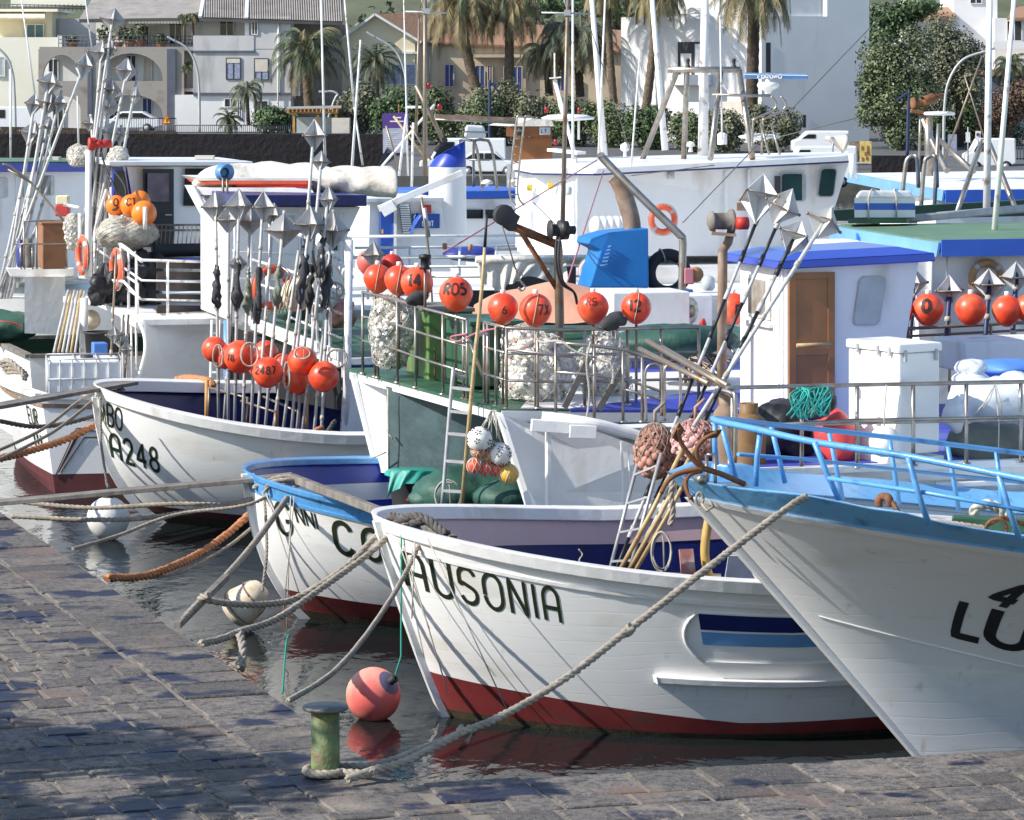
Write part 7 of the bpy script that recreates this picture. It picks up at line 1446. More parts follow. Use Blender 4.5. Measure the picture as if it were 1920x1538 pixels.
 mb = MB(); mb.lathe(P(1440, 176, d + 1), [(.06, 0), (.08, .06), (.20, .12), (.22, .17), (.20, .22), (.06, .24), (.05, .30)], 16); mb.build('turntable', 'white', rd)
 h = thing('loudhailer', 'white horn loudspeaker on the trawler roof', 'loudspeaker', P(1570, 284, d + 2)); mb = MB(); mb.lathe(P(1549, 259, d + 2), [(.001, 0), (.05, 0), (.05, .08), (.07, .12), (.16, .36), (.20, .42), (.19, .42), (.06, .15)], 16, U * .9 - UP * .25); mb.build('horn', 'shutter_beige', h); MB().tube([P(1562, 268, d + 2), P(1562, 285, d + 2)], .02, 6).build('foot', 'galv', h)
 mb = MB(); mb.lathe(P(1425, 264, d + 2.5), [(.001, 0), (.4, .05), (.45, .09), (.3, .13), (.001, .15)], 18); mb.build('antenna_dome', 'white', t)
 mb = MB(); mb.lathe(P(1354, 262, d + 2.5), [(.10, -.1), (.10, .1), (.06, .14), (.001, .15)], 12); mb.build('antenna_dome', 'white', t)
 mb = MB(); mb.lathe(P(1295, 276, d + 3), [(.05, -.1), (.03, 0), (.09, .02), (.07, .1), (.001, .12)], 12); mb.build('antenna_dome', 'white', t)
 mb = MB(); mb.lathe(P(1172, 285, d + 3), [(.04, -.1), (.03, 0), (.1, .05), (.09, .15), (.001, .2)], 12); mb.build('antenna_dome', 'white', t)
 for x in (1290, 1376): mb = MB(); mb.lathe(P(x, 128, d + 2.5), [(.05, 0), (.05, .05), (.035, .06), (.035, .14), (.05, .15), (.03, .2), (.001, .2)], 10); mb.build('deck_lamp', 'dark', t)
 L = [(1065, -10, 1055, 418, 57, .045, 'steel2', 'brown steel mast before the trawler front'), (1074, -10, 1074, 300, 66, .03, 'whitepipe', 'thin white mast beside the brown steel mast'), (1109, -10, 1133, 292, 66, .07, 'whitepipe', 'thick white slanting mast left of the radar frame'), (1135, -10, 1122, 300, 65, .025, 'whitepipe', 'thin white mast crossing the thick slanting one'),
  (1222, -10, 1247, 282, 70, .075, 'whitepipe', 'thick white slanting mast behind the radar frame'), (1200, 95, 1182, 330, 64, .02, 'whitepipe', 'thin white whip antenna at the trawler roof edge'), (797, -5, 797, 330, 62, .05, 'steel2', 'tall steel mast with crossed antenna left of the palms'), (786, 35, 780, 250, 63, .03, 'steel2', 'second steel mast with short crossed antenna'), (1350, 30, 1354, 262, 66, .02, 'whitepipe', 'thin white aerial inside the radar frame')]
 for x0, y0, x1, y1, dd, r_, m_, lb in L: tag(MB().tube([P(x0, y0, dd), P(x1, y1, dd)], [r_ * .7, r_], 9).build('mast', m_), lb, 'mast')
 mb = MB(); mb.tube([P(760, 22, 62), P(838, 24, 62)], .02, 6); mb.bar(P(792, 21, 62), P(806, 21, 62), .1, .1); mb.tube([P(797, 20, 62), P(788, -8, 62)], .012, 5); mb.tube([P(797, 20, 62), P(808, -8, 62)], .012, 5); tag(mb.build('cross_antenna', 'galv'), 'crossed rod antenna on the tall steel mast', 'antenna')
 mb = MB(); mb.tube([P(1015, 24, 57), P(1108, 26, 57)], .018, 6); mb.bar(P(1058, 24, 57), P(1070, 24, 57), .1, .1); mb.tube([P(1064, 20, 57), P(1055, -8, 57)], .012, 5); mb.tube([P(1064, 20, 57), P(1074, -8, 57)], .012, 5); tag(mb.build('cross_antenna', 'galv'), 'crossed rod antenna on the brown steel mast', 'antenna')
 t2 = thing('tripod_mast', 'white tripod light mast between the palms and the trawler roof', 'mast', P(1050, 330, 68)); mb = MB()
 mb.tube([P(1040, 150, 68), P(1078, 290, 68), P(1082, 350, 66)], .045, 8); mb.tube([P(1042, 150, 68), P(1050, 200, 68), P(1072, 262, 68)], .03, 8); mb.tube([P(1040, 100, 68), P(1040, 150, 68)], .02, 6); mb.build('leg', 'whitepipe', t2)
 mb = MB(); mb.bar(P(1030, 147, 68), P(1052, 145, 68), .2, .03); mb.bar(P(1034, 281, 68), P(1090, 287, 67.5), .3, .06); mb.build('platform', 'white', t2)
 mb = MB(); mb.lathe(P(1065, 226, 70), [(.001, -.02), (.55, .02), (.58, .06), (.4, .12), (.001, .14)], 18); mb.tube([P(1085, 262, 70), P(1085, 222, 70)], .03, 6); tag(mb.build('radar_dome', 'white'), 'flat white dome over the wooden cabin', 'dome')
 for x, y, dd in ((1024, 207, 70), (1086, 208, 70), (1042, 268, 68), (824, 202, 62), (804, 162, 62)): tag(MB().lathe(P(x, y, dd), [(.035, -.05), (.035, 0), (.042, .01), (.036, .065), (.001, .08)], 10).build('red_lamp', 'redlamp'), {1024: 'red lamp left above the flat white dome', 1086: 'red lamp right above the flat white dome', 1042: 'red lamp on the white tripod platform', 824: 'red lamp at the left end of the rusty beam', 804: 'red lamp high on the tall steel mast'}[x], 'lamp', 'red mast lamps')
 W_ = [((1720, -40, 62), (1280, 418, 52), 'long stay wire crossing before the white building'), ((1120, 300, 60), (830, 475, 45), 'reddish rope running down to the railing floats'), ((1655, 210, 66), (1440, 262, 66), 'short dark wire right of the trawler roof'), ((1180, 330, 64), (1340, 310, 64), 'thin chain along the trawler wall'), ((1132, 320, 60), (1060, 540, 42), 'reddish rope hanging to the brown davit'), ((1100, 30, 60), (1180, 280, 65), 'thin stay beside the slanting mast'), ((1000, 380, 55), (1060, 440, 46), 'thin wire to the winch drum')]
 for a, b, lb in W_: tag(MB().tube([P(*a), P(*b)], .012 if 'reddish' in lb else .009, 5).build('stay_wire', 'rope_pink' if 'reddish' in lb else 'wire'), lb, 'wire')
 L = [(738, 218, 800, 300, 66), (815, 196, 716, 312, 66), (724, 236, 752, 330, 66), (762, 215, 748, 330, 64), (775, 230, 772, 350, 64), (780, 160, 830, 262, 63), (770, 235, 808, 300, 64)]
 for i, (x0, y0, x1, y1, dd) in enumerate(L): tag(MB().tube([P(x0, y0, dd), P(x1, y1, dd)], .025 if i != 5 else .045, 7).build('spar', ['bamboo', 'whitepipe', 'steel2', 'whitepipe', 'whitepipe', 'steel2', 'steel2'][i]), ORD[i] + ' of the crossed spars before the purple banner, counted from the left at the top' if i == 99 else ['spar crossing the banner from its upper left', 'long pale spar slanting down left past the banner', 'short steel spar before the grey part of the banner', 'white upright spar right of the banner', 'second white upright spar right of the banner', 'thick steel derrick leaning down to the funnel', 'short steel spar left of the funnel top'][i], 'spar')
 mb = MB(); mb.bar(P(762, 201, 64), P(790, 201, 64), .2, .05); tag(mb.build('spar_platform', 'white'), 'small white platform across the spars by the banner', 'platform')
trawler()
def right_boats():
 t = thing('fishing_boat', 'white boat with wide green roof and bright blue roof edge', 'boat', PZ(1900, 42, 0), 'fishing boats further back'); low_hull(t, PZ(1560, 38.6, 0), 12, 5, 2.0)
 K0 = P(1764, 452, 39); z = K0.z; K1 = PZ(1562, 43.4, z); K2 = K1 + U * 9 ; K3 = K0 + U * 8
 mb = MB(); slab(mb, [K0, K3, K2, K1], .05); mb.build('roof', 'green_roof', t)
 mb = MB(); mb.prism([K0 - UP * .02 - U * .03, K1 - UP * .02 - U * .03, K1 - UP * .19 - U * .06, K0 - UP * .19 - U * .06], U * .03); mb.build('roof_edge', 'sky_blue', t)  # edge facing the sun: the sunlight is painted in as a lighter blue
 mb = MB(); mb.prism([K0 + UP * .015 - Vv * .03, K3 + UP * .015 - Vv * .03, K3 - UP * .19 - Vv * .03, K0 - UP * .19 - Vv * .03], Vv * .03); mb.build('roof_edge', 'sky_royal', t)
 c = K0 + U * .10 + Vv * .25 - UP * .15; mb = MB(); mb.hexa([c - UP * 2 - U * .2, c - UP * 2 + U * 7, c - UP * 2 + U * 7 + Vv * 3.5, c - UP * 2 + Vv * 3.5 - U * .2, c - U * .35, c + U * 7, c + U * 7 + Vv * 3.5, c - U * .35 + Vv * 3.5]); w = mb.build('cabin', 'white', t)
 mb = MB(); mb.tube([P(1745, 480, 39.2), P(1745, 610, 39.2)], .03, 8); mb.tube([P(1775, 480, 39.3), P(1770, 600, 39.3)], .02, 8); mb.bar(P(1703, 478, 39.4), P(1703, 610, 39.3), .06, .06); mb.build('wall_pipe', 'white', w)
 lr = lifering(1850, 522, 39.3, 36, 'brown orange lifering wrapped with white cloth on the green roofed cabin', -1.3, material='gas_light', group='liferings')
 mb = MB(); zr = 2.0
 rail_run(mb, [P(1662, 618, 38.4), P(1690, 617, 38.3), P(1925, 605, 38.9), P(2050, 603, 39.2)], [.09, .3], zr, posts=[.02, .1, .3, .5, .7, .9], r=.02, pr=.018); mb.build('deck_railing', 'steel2', t)
 mb = MB(); mb.tube(smooth([P(1700, 672, 37.6), P(1760, 664, 37.6), P(1800, 650, 37.6), P(1840, 646, 37.7), P(1930, 640, 37.8)], 4), .035, 7); tag(mb.build('hose', 'rubber'), 'black hose along the rail of the green roofed boat', 'hose')
 c = P(1810, 700, 35.8); o = wbox('fish_box', 'white2', None, c, U, Vv, 1.6, .9, .34, bevel=.02); tag(o, 'long white box behind the wrapped bundle', 'box')
 g = 'orange floats with reflectors on the right railing'
 fl = [(1681, 585, 31, None, 'orange float with white cords cut by the cabin edge on the right railing', 0, 0), (1740, 580, 30, 'OF', 'orange float with a thick black mark on the right railing', -.2, .3), (1820, 580, 30, None, 'bright orange float third along the right railing', 0, 0), (1888, 582, 29, None, 'salmon orange float fourth along the right railing', 0, 0), (1928, 578, 26, None, 'orange float at the right picture edge on the right railing', 0, 0)]
 for x, y, r, tx, lb, a, e in fl: buoy_float(x, y, 38.2, r, lb, 'O' if tx else None, a, e, .16, group=g, w=.35, nub=x != 1681, band=x == 1681)
 for i, (x, y, hw, lb) in enumerate([(1712, 530, 25, 'grey reflector pole left on the right railing'), (1780, 545, 28, 'grey reflector pole between the marked float and the bright one'), (1854, 533, 28, 'grey reflector pole under the brown lifering'), (1905, 520, 24, 'grey reflector pole at the right picture edge')]):
  marker_pole(x - 8, 672, 38.4, x + 2, y - 22, 38.8, [(x, y, hw, 27, .3 + .3 * i, (0, 0))], lb, 'reflector poles on the right railing', 'pole_blue', .03)
 r = thing('life_raft', 'white and blue striped life raft box on the green roof', 'life raft', PZ(1655, 43.5, z)); d = 43
 mb = MB()
 q0 = [P(1602, 408, d), P(1716, 408, d + .5), P(1716, 408, d + 1.2), P(1618, 408, d + 1.4)]
 for nm, h0, h1, mt, ins in (('lower_shell', 0, .10, 'white', 0), ('stripe', .10, .19, 'sky_royal', .004), ('upper_shell', .19, .26, 'white', .0)):
  mb = MB(); mb.hexa([p + UP * h0 for p in q0] + [p + UP * h1 for p in q0]); mb.build(nm, mt, r)
 ctr = (q0[0] + q0[2]) / 2; mb = MB(); mb.hexa([p + UP * .26 for p in q0] + [p.lerp(ctr, .18) + UP * .36 for p in q0]); mb.build('top_shell', 'white', r, bevel=.03)
 mb = MB()
 for f in (.22, .68): a = q0[0].lerp(q0[1], f) - Vv * .02; e = q0[3].lerp(q0[2], f); mb.tube([a - UP * .05, a + UP * .26, a.lerp(ctr, .2) + UP * .375, e.lerp(ctr, .2) + UP * .375], .012, 5)
 mb.build('lashing', 'line', r)
 mb = MB(); mb.hexa([P(1590, 419, d - .3), P(1700, 419, d), P(1720, 419, d + 1.5), P(1600, 419, d + 1.5), P(1590, 410, d - .3), P(1700, 410, d), P(1720, 410, d + 1.5), P(1600, 410, d + 1.5)]); mb.build('plinth', 'green_deck', t)
 mb = MB()
 for k in range(3): mb.tube([P(1698, 414 - 3 * k, 43.6), P(1925, 394 - 3 * k, 45.2)], .035, 7)
 tag(mb.build('stowed_pipes', 'galv'), 'bundle of grey pipes lying along the back of the green roof', 'pipes')
 for x in (1610, 1630): mb = MB(); mb.prism([P(x - 3, 450, 42), P(x + 3, 450, 42), P(x + 3, 432, 42.3), P(x, 428, 42.3), P(x - 3, 432, 42.3)], Vv * .03); mb.build('roof_cleat', 'sky_royal', t)
 b = thing('fishing_boat', 'white boat with blue roof edge, its sunny side painted lighter, behind the green roof', 'boat', PZ(1850, 60, 0), 'fishing boats further back'); low_hull(b, PZ(1580, 56, 0), 13, 5, 2.4)
 K0 = P(1772, 358, 55); z = K0.z; K1 = PZ(1593, 62.6, z + .08); K3 = K0 + U * 9; K2 = K1 + U * 10 + Vv * 2
 mb = MB(); slab(mb, [K0, K3, K2, K1], .05); mb.build('roof', 'white2', b)
 mb = MB(); mb.prism([K0 + UP * .01 - U * .03, K1 + UP * .01 - U * .03, K1 - UP * .17 - U * .06, K0 - UP * .17 - U * .06], U * .03); mb.build('roof_edge', 'sky_blue', b)  # sunlit side of the edge, its light painted in with the paler blue
 mb = MB(); mb.prism([K0 + UP * .015 - Vv * .03, K3 + UP * .015 - Vv * .03, K3 - UP * .20 - Vv * .03, K0 - UP * .20 - Vv * .03], Vv * .03); mb.build('roof_edge', 'sky_royal', b)
 c = K0 + Vv * .4 - UP * .16; e = K1 + U * .5 - Vv * .3 - UP * .16; mb = MB(); mb.hexa([c - UP * 1.9, c - UP * 1.9 + U * 8, e - UP * 1.9 + U * 8, e - UP * 1.9, c, c + U * 8, e + U * 8, e]); mb.build('cabin', 'white', b)
 mb = MB(); vpanel(mb, [(1560, 395, 50), (1930, 375, 51.5), (1930, 405, 51.5), (1560, 415, 50)], Vv * .2); mb.build('canopy', 'greenin', b)
 for x in (1692, 1727): mb = MB(); mb.tube(smooth([P(x, 365 + (x > 1700) * 25, 52), P(x + 6, 310, 52), P(x + 12, 296, 52), P(x + 22, 292, 52), P(x + 28, 300, 52), P(x + 30, 350, 52.5)], 4), .035, 8); mb.build('roof_hoop', 'steel', b)
 MB().tube([P(1760, 232, 54), P(1752, 385, 54)], .035, 8).build('roof_post', 'steel', b); MB().tube([P(1597, 288, 58), P(1600, 335, 58)], .06, 9).build('roof_post', 'whitepipe', b)
 for i, (x0, y0, x1, y1, dd, r_, lb) in enumerate([(1856, -20, 1850, 398, 46, .055, 'thick white mast standing behind the green roof'), (1903, -20, 1864, 440, 42, .04, 'white mast leaning right, stepped on the green roof')]): tag(MB().tube([P(x0, y0, dd), P(x1, y1, dd)], [r_ * .75, r_], 10).build('mast', 'whitepipe'), lb, 'mast')
 mb = MB(); mb.tube(smooth([P(1794, 400, 46), P(1838, 275, 47), P(1848, 268, 47), P(1856, 272, 47), P(1904, 392, 46)], 3), .04, 8); tag(mb.build('mast_tripod', 'steel'), 'steel A frame holding the thick white mast', 'frame')
 t3 = thing('derrick_post', 'steel post with rusty winch gear and flat white dish in front of the dark trees', 'derrick', P(1742, 330, 62)); d = 60
 mb = MB(); mb.tube([P(1742, 330, d), P(1741, 215, d)], .08, 10); mb.tube([P(1728, 215, d), P(1746, 262, d), P(1776, 320, d - 1)], .06, 9); mb.tube([P(1760, 262, d), P(1826, 322, d - 1)], .05, 9); mb.tube([P(1726, 208, d), P(1723, 310, d)], .025, 7); mb.build('post', 'steel', t3)
 mb = MB(); mb.lathe(P(1710, 194, d), [(.001, 0), (.10, 0), (.12, .04), (.07, .06), (.07, .26), (.12, .28), (.001, .3)], 14, U); mb.lathe(P(1732, 190, d), [(.09, 0), (.10, .2), (.05, .24), (.04, .4), (.001, .42)], 12, U + UP * .3); mb.bar(P(1708, 208, d), P(1735, 212, d), .2, .06); mb.tube([P(1735, 182, d), P(1750, 190, d)], .04, 7); mb.build('winch', 'rust', t3)
 mb = MB(); mb.lathe(P(1760, 214, d), [(.001, -.03), (.28, -.02), (.31, .01), (.28, .04), (.001, .05)], 18); mb.build('dish', 'white', t3)
 tag(MB().tube([P(1842, 105, 58), P(1770, 300, 58)], .018, 6).build('stay_wire', 'steel2'), 'stay slanting down left before the dark trees at the right', 'wire'); tag(MB().tube([P(1808, 140, 60), P(1855, 290, 60)], .015, 6).build('stay_wire', 'steel2'), 'stay slanting down right before the dark trees at the right', 'wire')
right_boats()
# ------------------------------------------------------------------ far bank
DF = 226.0
KX = DF / F
def leaf_cloud(mb, blobs, n, size, seed=1, m=0, flat=.6):
 rr = random.Random(seed); tot = sum(b[1][0] * b[1][2] for b in blobs)
 for c, rad in blobs:
  for i in range(int(n * rad[0] * rad[2] / tot)):
   z = rr.uniform(-1, 1); a = rr.uniform(0, 2 * pi); s = sqrt(1 - z * z); q = rr.random() ** .4
   p = c + V((cos(a) * s * rad[0], sin(a) * s * rad[1], z * rad[2])) * q * (1 + .35 * MN.noise(V((cos(a) * 2, sin(a) * 2, z * 2)) + c))
   nv = V((cos(a) * s, sin(a) * s, z + .4)) + V((rr.uniform(-1, 1), rr.uniform(-1, 1), rr.uniform(-1, 1))) * .9; nv.normalize(); u, v = perp(nv); w = size * rr.uniform(.5, 1.2); th = rr.uniform(0, 6.28)
   e, f = u * cos(th) + v * sin(th), v * cos(th) - u * sin(th)
   mb.v += [p - e * w, p + f * w * flat, p + e * w, p - f * w * flat]; k = len(mb.v); mb.f.append([k - 4, k - 3, k - 2, k - 1]); mb.m.append(m); mb.s.append(False)
def bush(px0, px1, yt, yb, d, label, matn='leaf', n=900, group='bushes along the shore road', seed=0, size=.26, name='bush'):
 k = d / F; c = P((px0 + px1) / 2, yb, d); w, h = (px1 - px0) * k / 2, (yb - yt) * k
 t = thing(name, label, name, c, group); mb = MB(); rr = random.Random(seed + int(px0))
 bl = [(c + V((0, 0, h * .45)), (w * .75, w * .7, h * .45))]
 for i in range(5): bl.append((c + V((rr.uniform(-.65, .65) * w, rr.uniform(-.8, .2) * w * .6, h * rr.uniform(.35, .75))), (w * .42, w * .4, h * .27)))
 leaf_cloud(mb, bl, n, size, seed + int(px0)); mb.build('foliage', matn, t)
 mb = MB()
 for i in range(3): mb.tube([c + V((rr.uniform(-.3, .3) * w, 0, 0)), c + V((rr.uniform(-.6, .6) * w, 0, h * .6))], [.09, .04], 6)
 mb.build('stem', 'trunk2', t); return t
def palm(label, bx, by, tx, ty, d, r0, r1, cr, n, matn, seed, droop=1.0, dry=0.0, up=.9, group='palms on the shore', leaf=.5, trunkm='trunk', dens=26, lw=.05):
 b, c = P(bx, by, d), P(tx, ty, d); t = thing('palm_tree', label, 'palm', b, group); rr = random.Random(seed)
 mb = MB(); pts = [b.lerp(c, i / 24) + V((.25 * sin(pi * i / 24) * (tx - bx) * .02, 0, 0)) for i in range(25)]
 mb.tube(pts, [lerp(r0, r1, min(1, i / 20)) * (1 + .10 * (i % 2)) for i in range(25)], 10); mb.lathe(c - UP * r1 * 1.6, [(r1, 0), (r1 * 1.9, r1 * 1.0), (r1 * 1.6, r1 * 2.2), (.02, r1 * 3)], 10); mb.build('trunk', trunkm, t)
 mats = [matn, 'frond_dry']; mb = MB()
 for i in range(n):
  az = 2 * pi * (i * .382 + rr.uniform(-.03, .03)); el = up * (1 - 1.75 * ((i + .5) / n) ** .9) + rr.uniform(-.15, .15); L = cr * rr.uniform(.85, 1.1); h = V((cos(az), sin(az), 0)); m = 1 if (i / n > 1 - dry or rr.random() < dry * .4) else 0
  pts = []; p = c.copy(); a = el; st = L / 12
  for j in range(13): pts.append(p.copy()); p = p + (h * cos(a) + UP * sin(a)) * st; a -= droop * (.045 + .022 * j) * (1.2 if el > 0 else .55); a = max(a, -1.5)
  mb.tube(pts, [.045 * (1 - .8 * j / 12) for j in range(13)], 4, m, False)
  side = V((-sin(az), cos(az), 0))
  for j in range(dens):
   f = (j + 1) / dens * 12; k = min(int(f), 11); q = pts[k].lerp(pts[k + 1], f - k); tg = (pts[k + 1] - pts[k]).normalized(); ll = leaf * (.55 + .9 * sin(pi * min(1, (j + 2) / dens * .93))) * rr.uniform(.8, 1.15)
   for s in (-1, 1):
    dr = (side * s * .75 + tg * .75 + UP * (-.35 * droop + rr.uniform(-.2, .15))).normalized(); e = q + dr * ll - UP * ll * .15; w = tg * lw
    mb.v += [q - w, q + w, e]; o = len(mb.v); mb.f.append([o - 3, o - 2, o - 1]); mb.m.append(m); mb.s.append(False)
 mb.build('crown', mats, t); return t
def house_win(parent, x0, y0, x1, y1, d, pane='glass_dark', frame='white2', name='window', shut=None, sh=.5, rec=.0):
 k = d / F; mb = MB(); vec = V((0, -.06, 0)); w = 1.6
 for a, b, c_, e in ((x0 - w, y0 - w, x1 + w, y0), (x0 - w, y1, x1 + w, y1 + w), (x0 - w, y0, x0, y1), (x1, y0, x1 + w, y1)): mb.prism([P(a, b, d), P(c_, b, d), P(c_, e, d), P(a, e, d)], vec)
 xm = (x0 + x1) / 2; mb.prism([P(xm - .8, y0, d), P(xm + .8, y0, d), P(xm + .8, y1, d), P(xm - .8, y1, d)], vec * .7)
 f = mb.build(name, frame, parent); mb = MB(); mb.prism([P(x0, y0, d), P(x1, y0, d), P(x1, y1, d), P(x0, y1, d)], vec * .3); mb.build('pane', pane, f)
 if shut: mb = MB(); y2 = lerp(y0, y1, sh); mb.prism([P(x0, y0, d - .02), P(x1, y0, d - .02), P(x1, y2, d - .02), P(x0, y2, d - .02)], vec * .55); mb.build('shutter', shut, f)
 return f
def blk(parent, name, matn, x0, y0, x1, y1, d, depth, mb=None, m=0):
 own = mb is None; mb = mb or MB(); mb.prism([P(x0, y1, d), P(x1, y1, d), P(x1, y0, d), P(x0, y0, d)], V((0, depth, 0)), m)
 return mb.build(name, matn, parent) if own else mb
def arch_wall(mb, x0, x1, y0, y1, arches, d, th):
 xs = x0
 for cx, hw, ys, yt, yb in arches:
  blk(None, '', None, xs, y0, cx - hw, y1, d, th, mb)
  n = 12; pr = [(cx - hw * cos(pi * i / n), ys - (ys - yt) * sin(pi * i / n)) for i in range(n + 1)]
  for p, q in zip(pr, pr[1:]): mb.prism([P(p[0], p[1], d), P(q[0], q[1], d), P(q[0], y0, d), P(p[0], y0, d)], V((0, th, 0)))
  if yb < y1: blk(None, '', None, cx - hw, yb, cx + hw, y1, d, th, mb)
  xs = cx + hw
 blk(None, '', None, xs, y0, x1, y1, d, th, mb)
def far_bank():
 zL = 2.55
 mb = MB(); mb.quad((-60, 206, zL), (-7.6, 206, zL), (-7.6, 420, zL + .5), (-60, 420, zL + .5)); mb.quad((-7.6, 176, 1.0), (60, 176, 1.0), (60, 214, 2.0), (-7.6, 214, 2.0)); mb.quad((-7.6, 214, 2.0), (60, 214, 2.0), (70, 420, 4), (-7.6, 420, 4)); struct(mb.build('shore_road', 'asphalt'))
 mb = MB(); mb.quad((-7.6, 176, -.5), (60, 176, -.5), (60, 176, 1.0), (-7.6, 176, 1.0)); mb.quad((-7.6, 206, -.5), (-7.6, 176, -.5), (-7.6, 176, 1.0), (-7.6, 206, 2.5)); struct(mb.build('quay_wall', 'quayface'))
 mb = MB(); mb.grid(lambda a, b: V((lerp(-90, 90, a), lerp(262, 420, b), 3 + 26 * b ** .8 + 1.5 * MN.noise(V((a * 6, b * 6, 0))))), 30, 20); struct(mb.build('hill', 'hillside'))
 mb = MB(); rr = random.Random(9)
 bl = [(V((rr.uniform(-55, 55), rr.uniform(268, 300), 8 + rr.uniform(-2, 3))), (rr.uniform(2, 4), 2, rr.uniform(1.6, 3))) for _ in range(34)]
 leaf_cloud(mb, bl, 9000, .4, 4); o = mb.build('far_wood', 'leaf2'); o['kind'] = 'stuff'
 mb = MB(); mb.hexa([V((-60, 205, -.4)), V((-7.5, 205, -.4)), V((-7.5, 206.4, -.4)), V((-60, 206.4, -.4)), V((-60, 205, 2.78)), V((-7.5, 205, 2.78)), V((-7.5, 206.4, 2.78)), V((-60, 206.4, 2.78))]); tag(mb.build('harbour_wall', 'lavawall'), 'long black lava stone harbour wall behind the boats at the left', 'wall')
 mb = MB(); mb.prism([P(0, 238, 205.4), P(120, 240, 205.4), P(330, 248, 205.4), P(330, 251, 205.4), P(0, 251, 205.4)], V((0, .8, 0))); tag(mb.build('rubble_bank', 'trunk2'), 'low heap of dark earth and rubble on top of the harbour wall', 'rubble')
 blk(None, 'parapet_wall', 'lavawall', 1635, 292, 1735, 326, 178, .4); tag(bpy.data.objects['parapet_wall'], 'low dark wall under the trees at the right', 'wall')
 # ---------------- cream house at the left edge
 h = thing('house', 'cream house with awning and flat roof at the left edge', 'house', P(60, 247, 232), 'houses on the shore'); d = 232
 blk(h, 'wall', 'plaster_pale', -60, 70, 112, 247, d, 12); blk(h, 'upper_wall', 'plaster_cream', -40, 22, 98, 74, d + 3, 8); blk(h, 'roof', 'plaster_pale', -50, 17, 108, 22, d + 2, 10)
 mb = MB(); mb.prism([P(-50, 33, d + 1.2), P(84, 33, d + 1.2), P(84, 20, d + 3), P(-50, 20, d + 3)], V((0, .1, -.12))); mb.build('awning', 'awning', h)
 house_win(h, 51, 47, 81, 72, d + 2.9, 'shutter_green', 'white2', 'door'); house_win(h, -8, 108, 8, 142, d - .1, 'glass_pale')
 mb = MB(); mb.tube([P(0, 8, d + 4), P(170, 12, d + 4)], .04, 5); mb.tube([P(0, 15, d + 4), P(170, 17, d + 4)], .03, 5)
 for i in range(22): mb.tube([P(i * 8, 8, d + 4), P(i * 8, 20, d + 4)], .03, 4)
 mb.build('roof_railing', 'railing_dark', h); blk(h, 'side_wall', 'plaster_grey', 98, 35, 185, 92, d + 5, 4)
 blk(h, 'far_block', 'plaster_pale', 20, -20, 160, 12, d + 14, 8)
 # ---------------- grey house with arches
 g = thing('house', 'grey terraced house with arches, plants on its terrace and ribbed roof', 'house', P(300, 247, DF), 'houses on the shore'); d = DF
 mb = MB(); arch_wall(mb, 72, 345, 92, 172, [(115, 36, 150, 103, 152), (245, 60, 148, 100, 152)], d, .5); arch_wall(mb, 72, 345, 172, 250, [(115, 36, 205, 180, 250), (245, 60, 215, 178, 250)], d, .5); w = mb.build('arcade_wall', 'plaster_brown', g)
 blk(g, 'pier', 'band', 313, 92, 329, 250, d - .15, .3); blk(g, 'pier', 'band', 164, 92, 172, 250, d - .1, .3)
 blk(g, 'rear_wall', 'plaster_white', 74, 95, 362, 250, d + 2.2, .4); blk(g, 'floor_slab', 'plaster_brown', 74, 88, 362, 95, d + .01, 6); blk(g, 'balcony_slab', 'plaster_brown', 328, 166, 362, 172, d + .2, 2)
 for x0, y0, x1, y1, pn in ((92, 112, 108, 150, 'dark'), (148, 115, 160, 165, 'shutter_beige'), (238, 105, 254, 160, 'dark'), (270, 108, 284, 152, 'shutter_beige'), (206, 190, 222, 235, 'glass_dark'), (268, 185, 284, 248, 'shutter_blue'), (325, 104, 332, 150, 'shutter_beige'), (100, 195, 118, 250, 'dark')): house_win(g, x0, y0, x1, y1, d + 2.15, pn, 'white2', 'door')
 blk(g, 'terrace_wall', 'plaster_white', 180, 34, 380, 92, d + 3.2, .4); blk(g, 'terrace_pier', 'plaster_white', 108, 66, 116, 90, d + .2, .4)
 mb = MB();
 for y in (67, 74, 81): mb.tube([P(110, y, d + .1), P(362, y + 1, d + .1)], .03, 5)
 for i in range(30): mb.tube([P(110 + i * 8.7, 66, d + .1), P(110 + i * 8.7, 90, d + .1)], .025, 4)
 mb.build('terrace_railing', 'railing_dark', g)
 mb = MB(); mb.prism([P(240, 40, d + .4), P(366, 38, d + .4), P(368, 33, d + 3), P(240, 34, d + 3)], V((0, .05, -.1)))
 for i in range(21): mb.prism([P(241 + i * 6, 40, d + .38), P(246 + i * 6, 40, d + .38), P(246 + i * 6, 44, d + .38), P(243.5 + i * 6, 45, d + .38), P(241 + i * 6, 44, d + .38)], V((0, .05, 0)))
 mb.build('awning', 'awning', g)
 for x0, y0, x1, y1, pn in ((318, 44, 340, 82, 'glass_dark'), (266, 50, 278, 84, 'dark'), (286, 48, 300, 86, 'shutter_beige')): house_win(g, x0, y0, x1, y1, d + 3.1, pn, 'white2', 'door')
 mb = MB(); mb.prism([P(148, 36, d + .2), P(378, 33, d + .2), P(384, -22, d + 7), P(186, -22, d + 7)], V((0, .2, -.25))); mb.build('roof', 'roofgrey', g)
 blk(g, 'wall', 'plaster_grey', 362, 92, 545, 180, d - .4, 9); blk(g, 'ground_floor_wall', 'plaster_white', 328, 178, 545, 250, d - .3, 8.5); blk(g, 'parapet', 'plaster_grey', 362, 67, 476, 95, d - .45, .4); blk(g, 'upper_wall', 'plaster_white', 380, 32, 478, 92, d + 2.5, .4); blk(g, 'upper_wall', 'plaster_grey', 476, 32, 545, 93, d - .4, 8)
 for y in (95, 174): blk(g, 'string_course', 'band', 362, y, 478 if y < 100 else 545, y + 4, d - .5, .2)
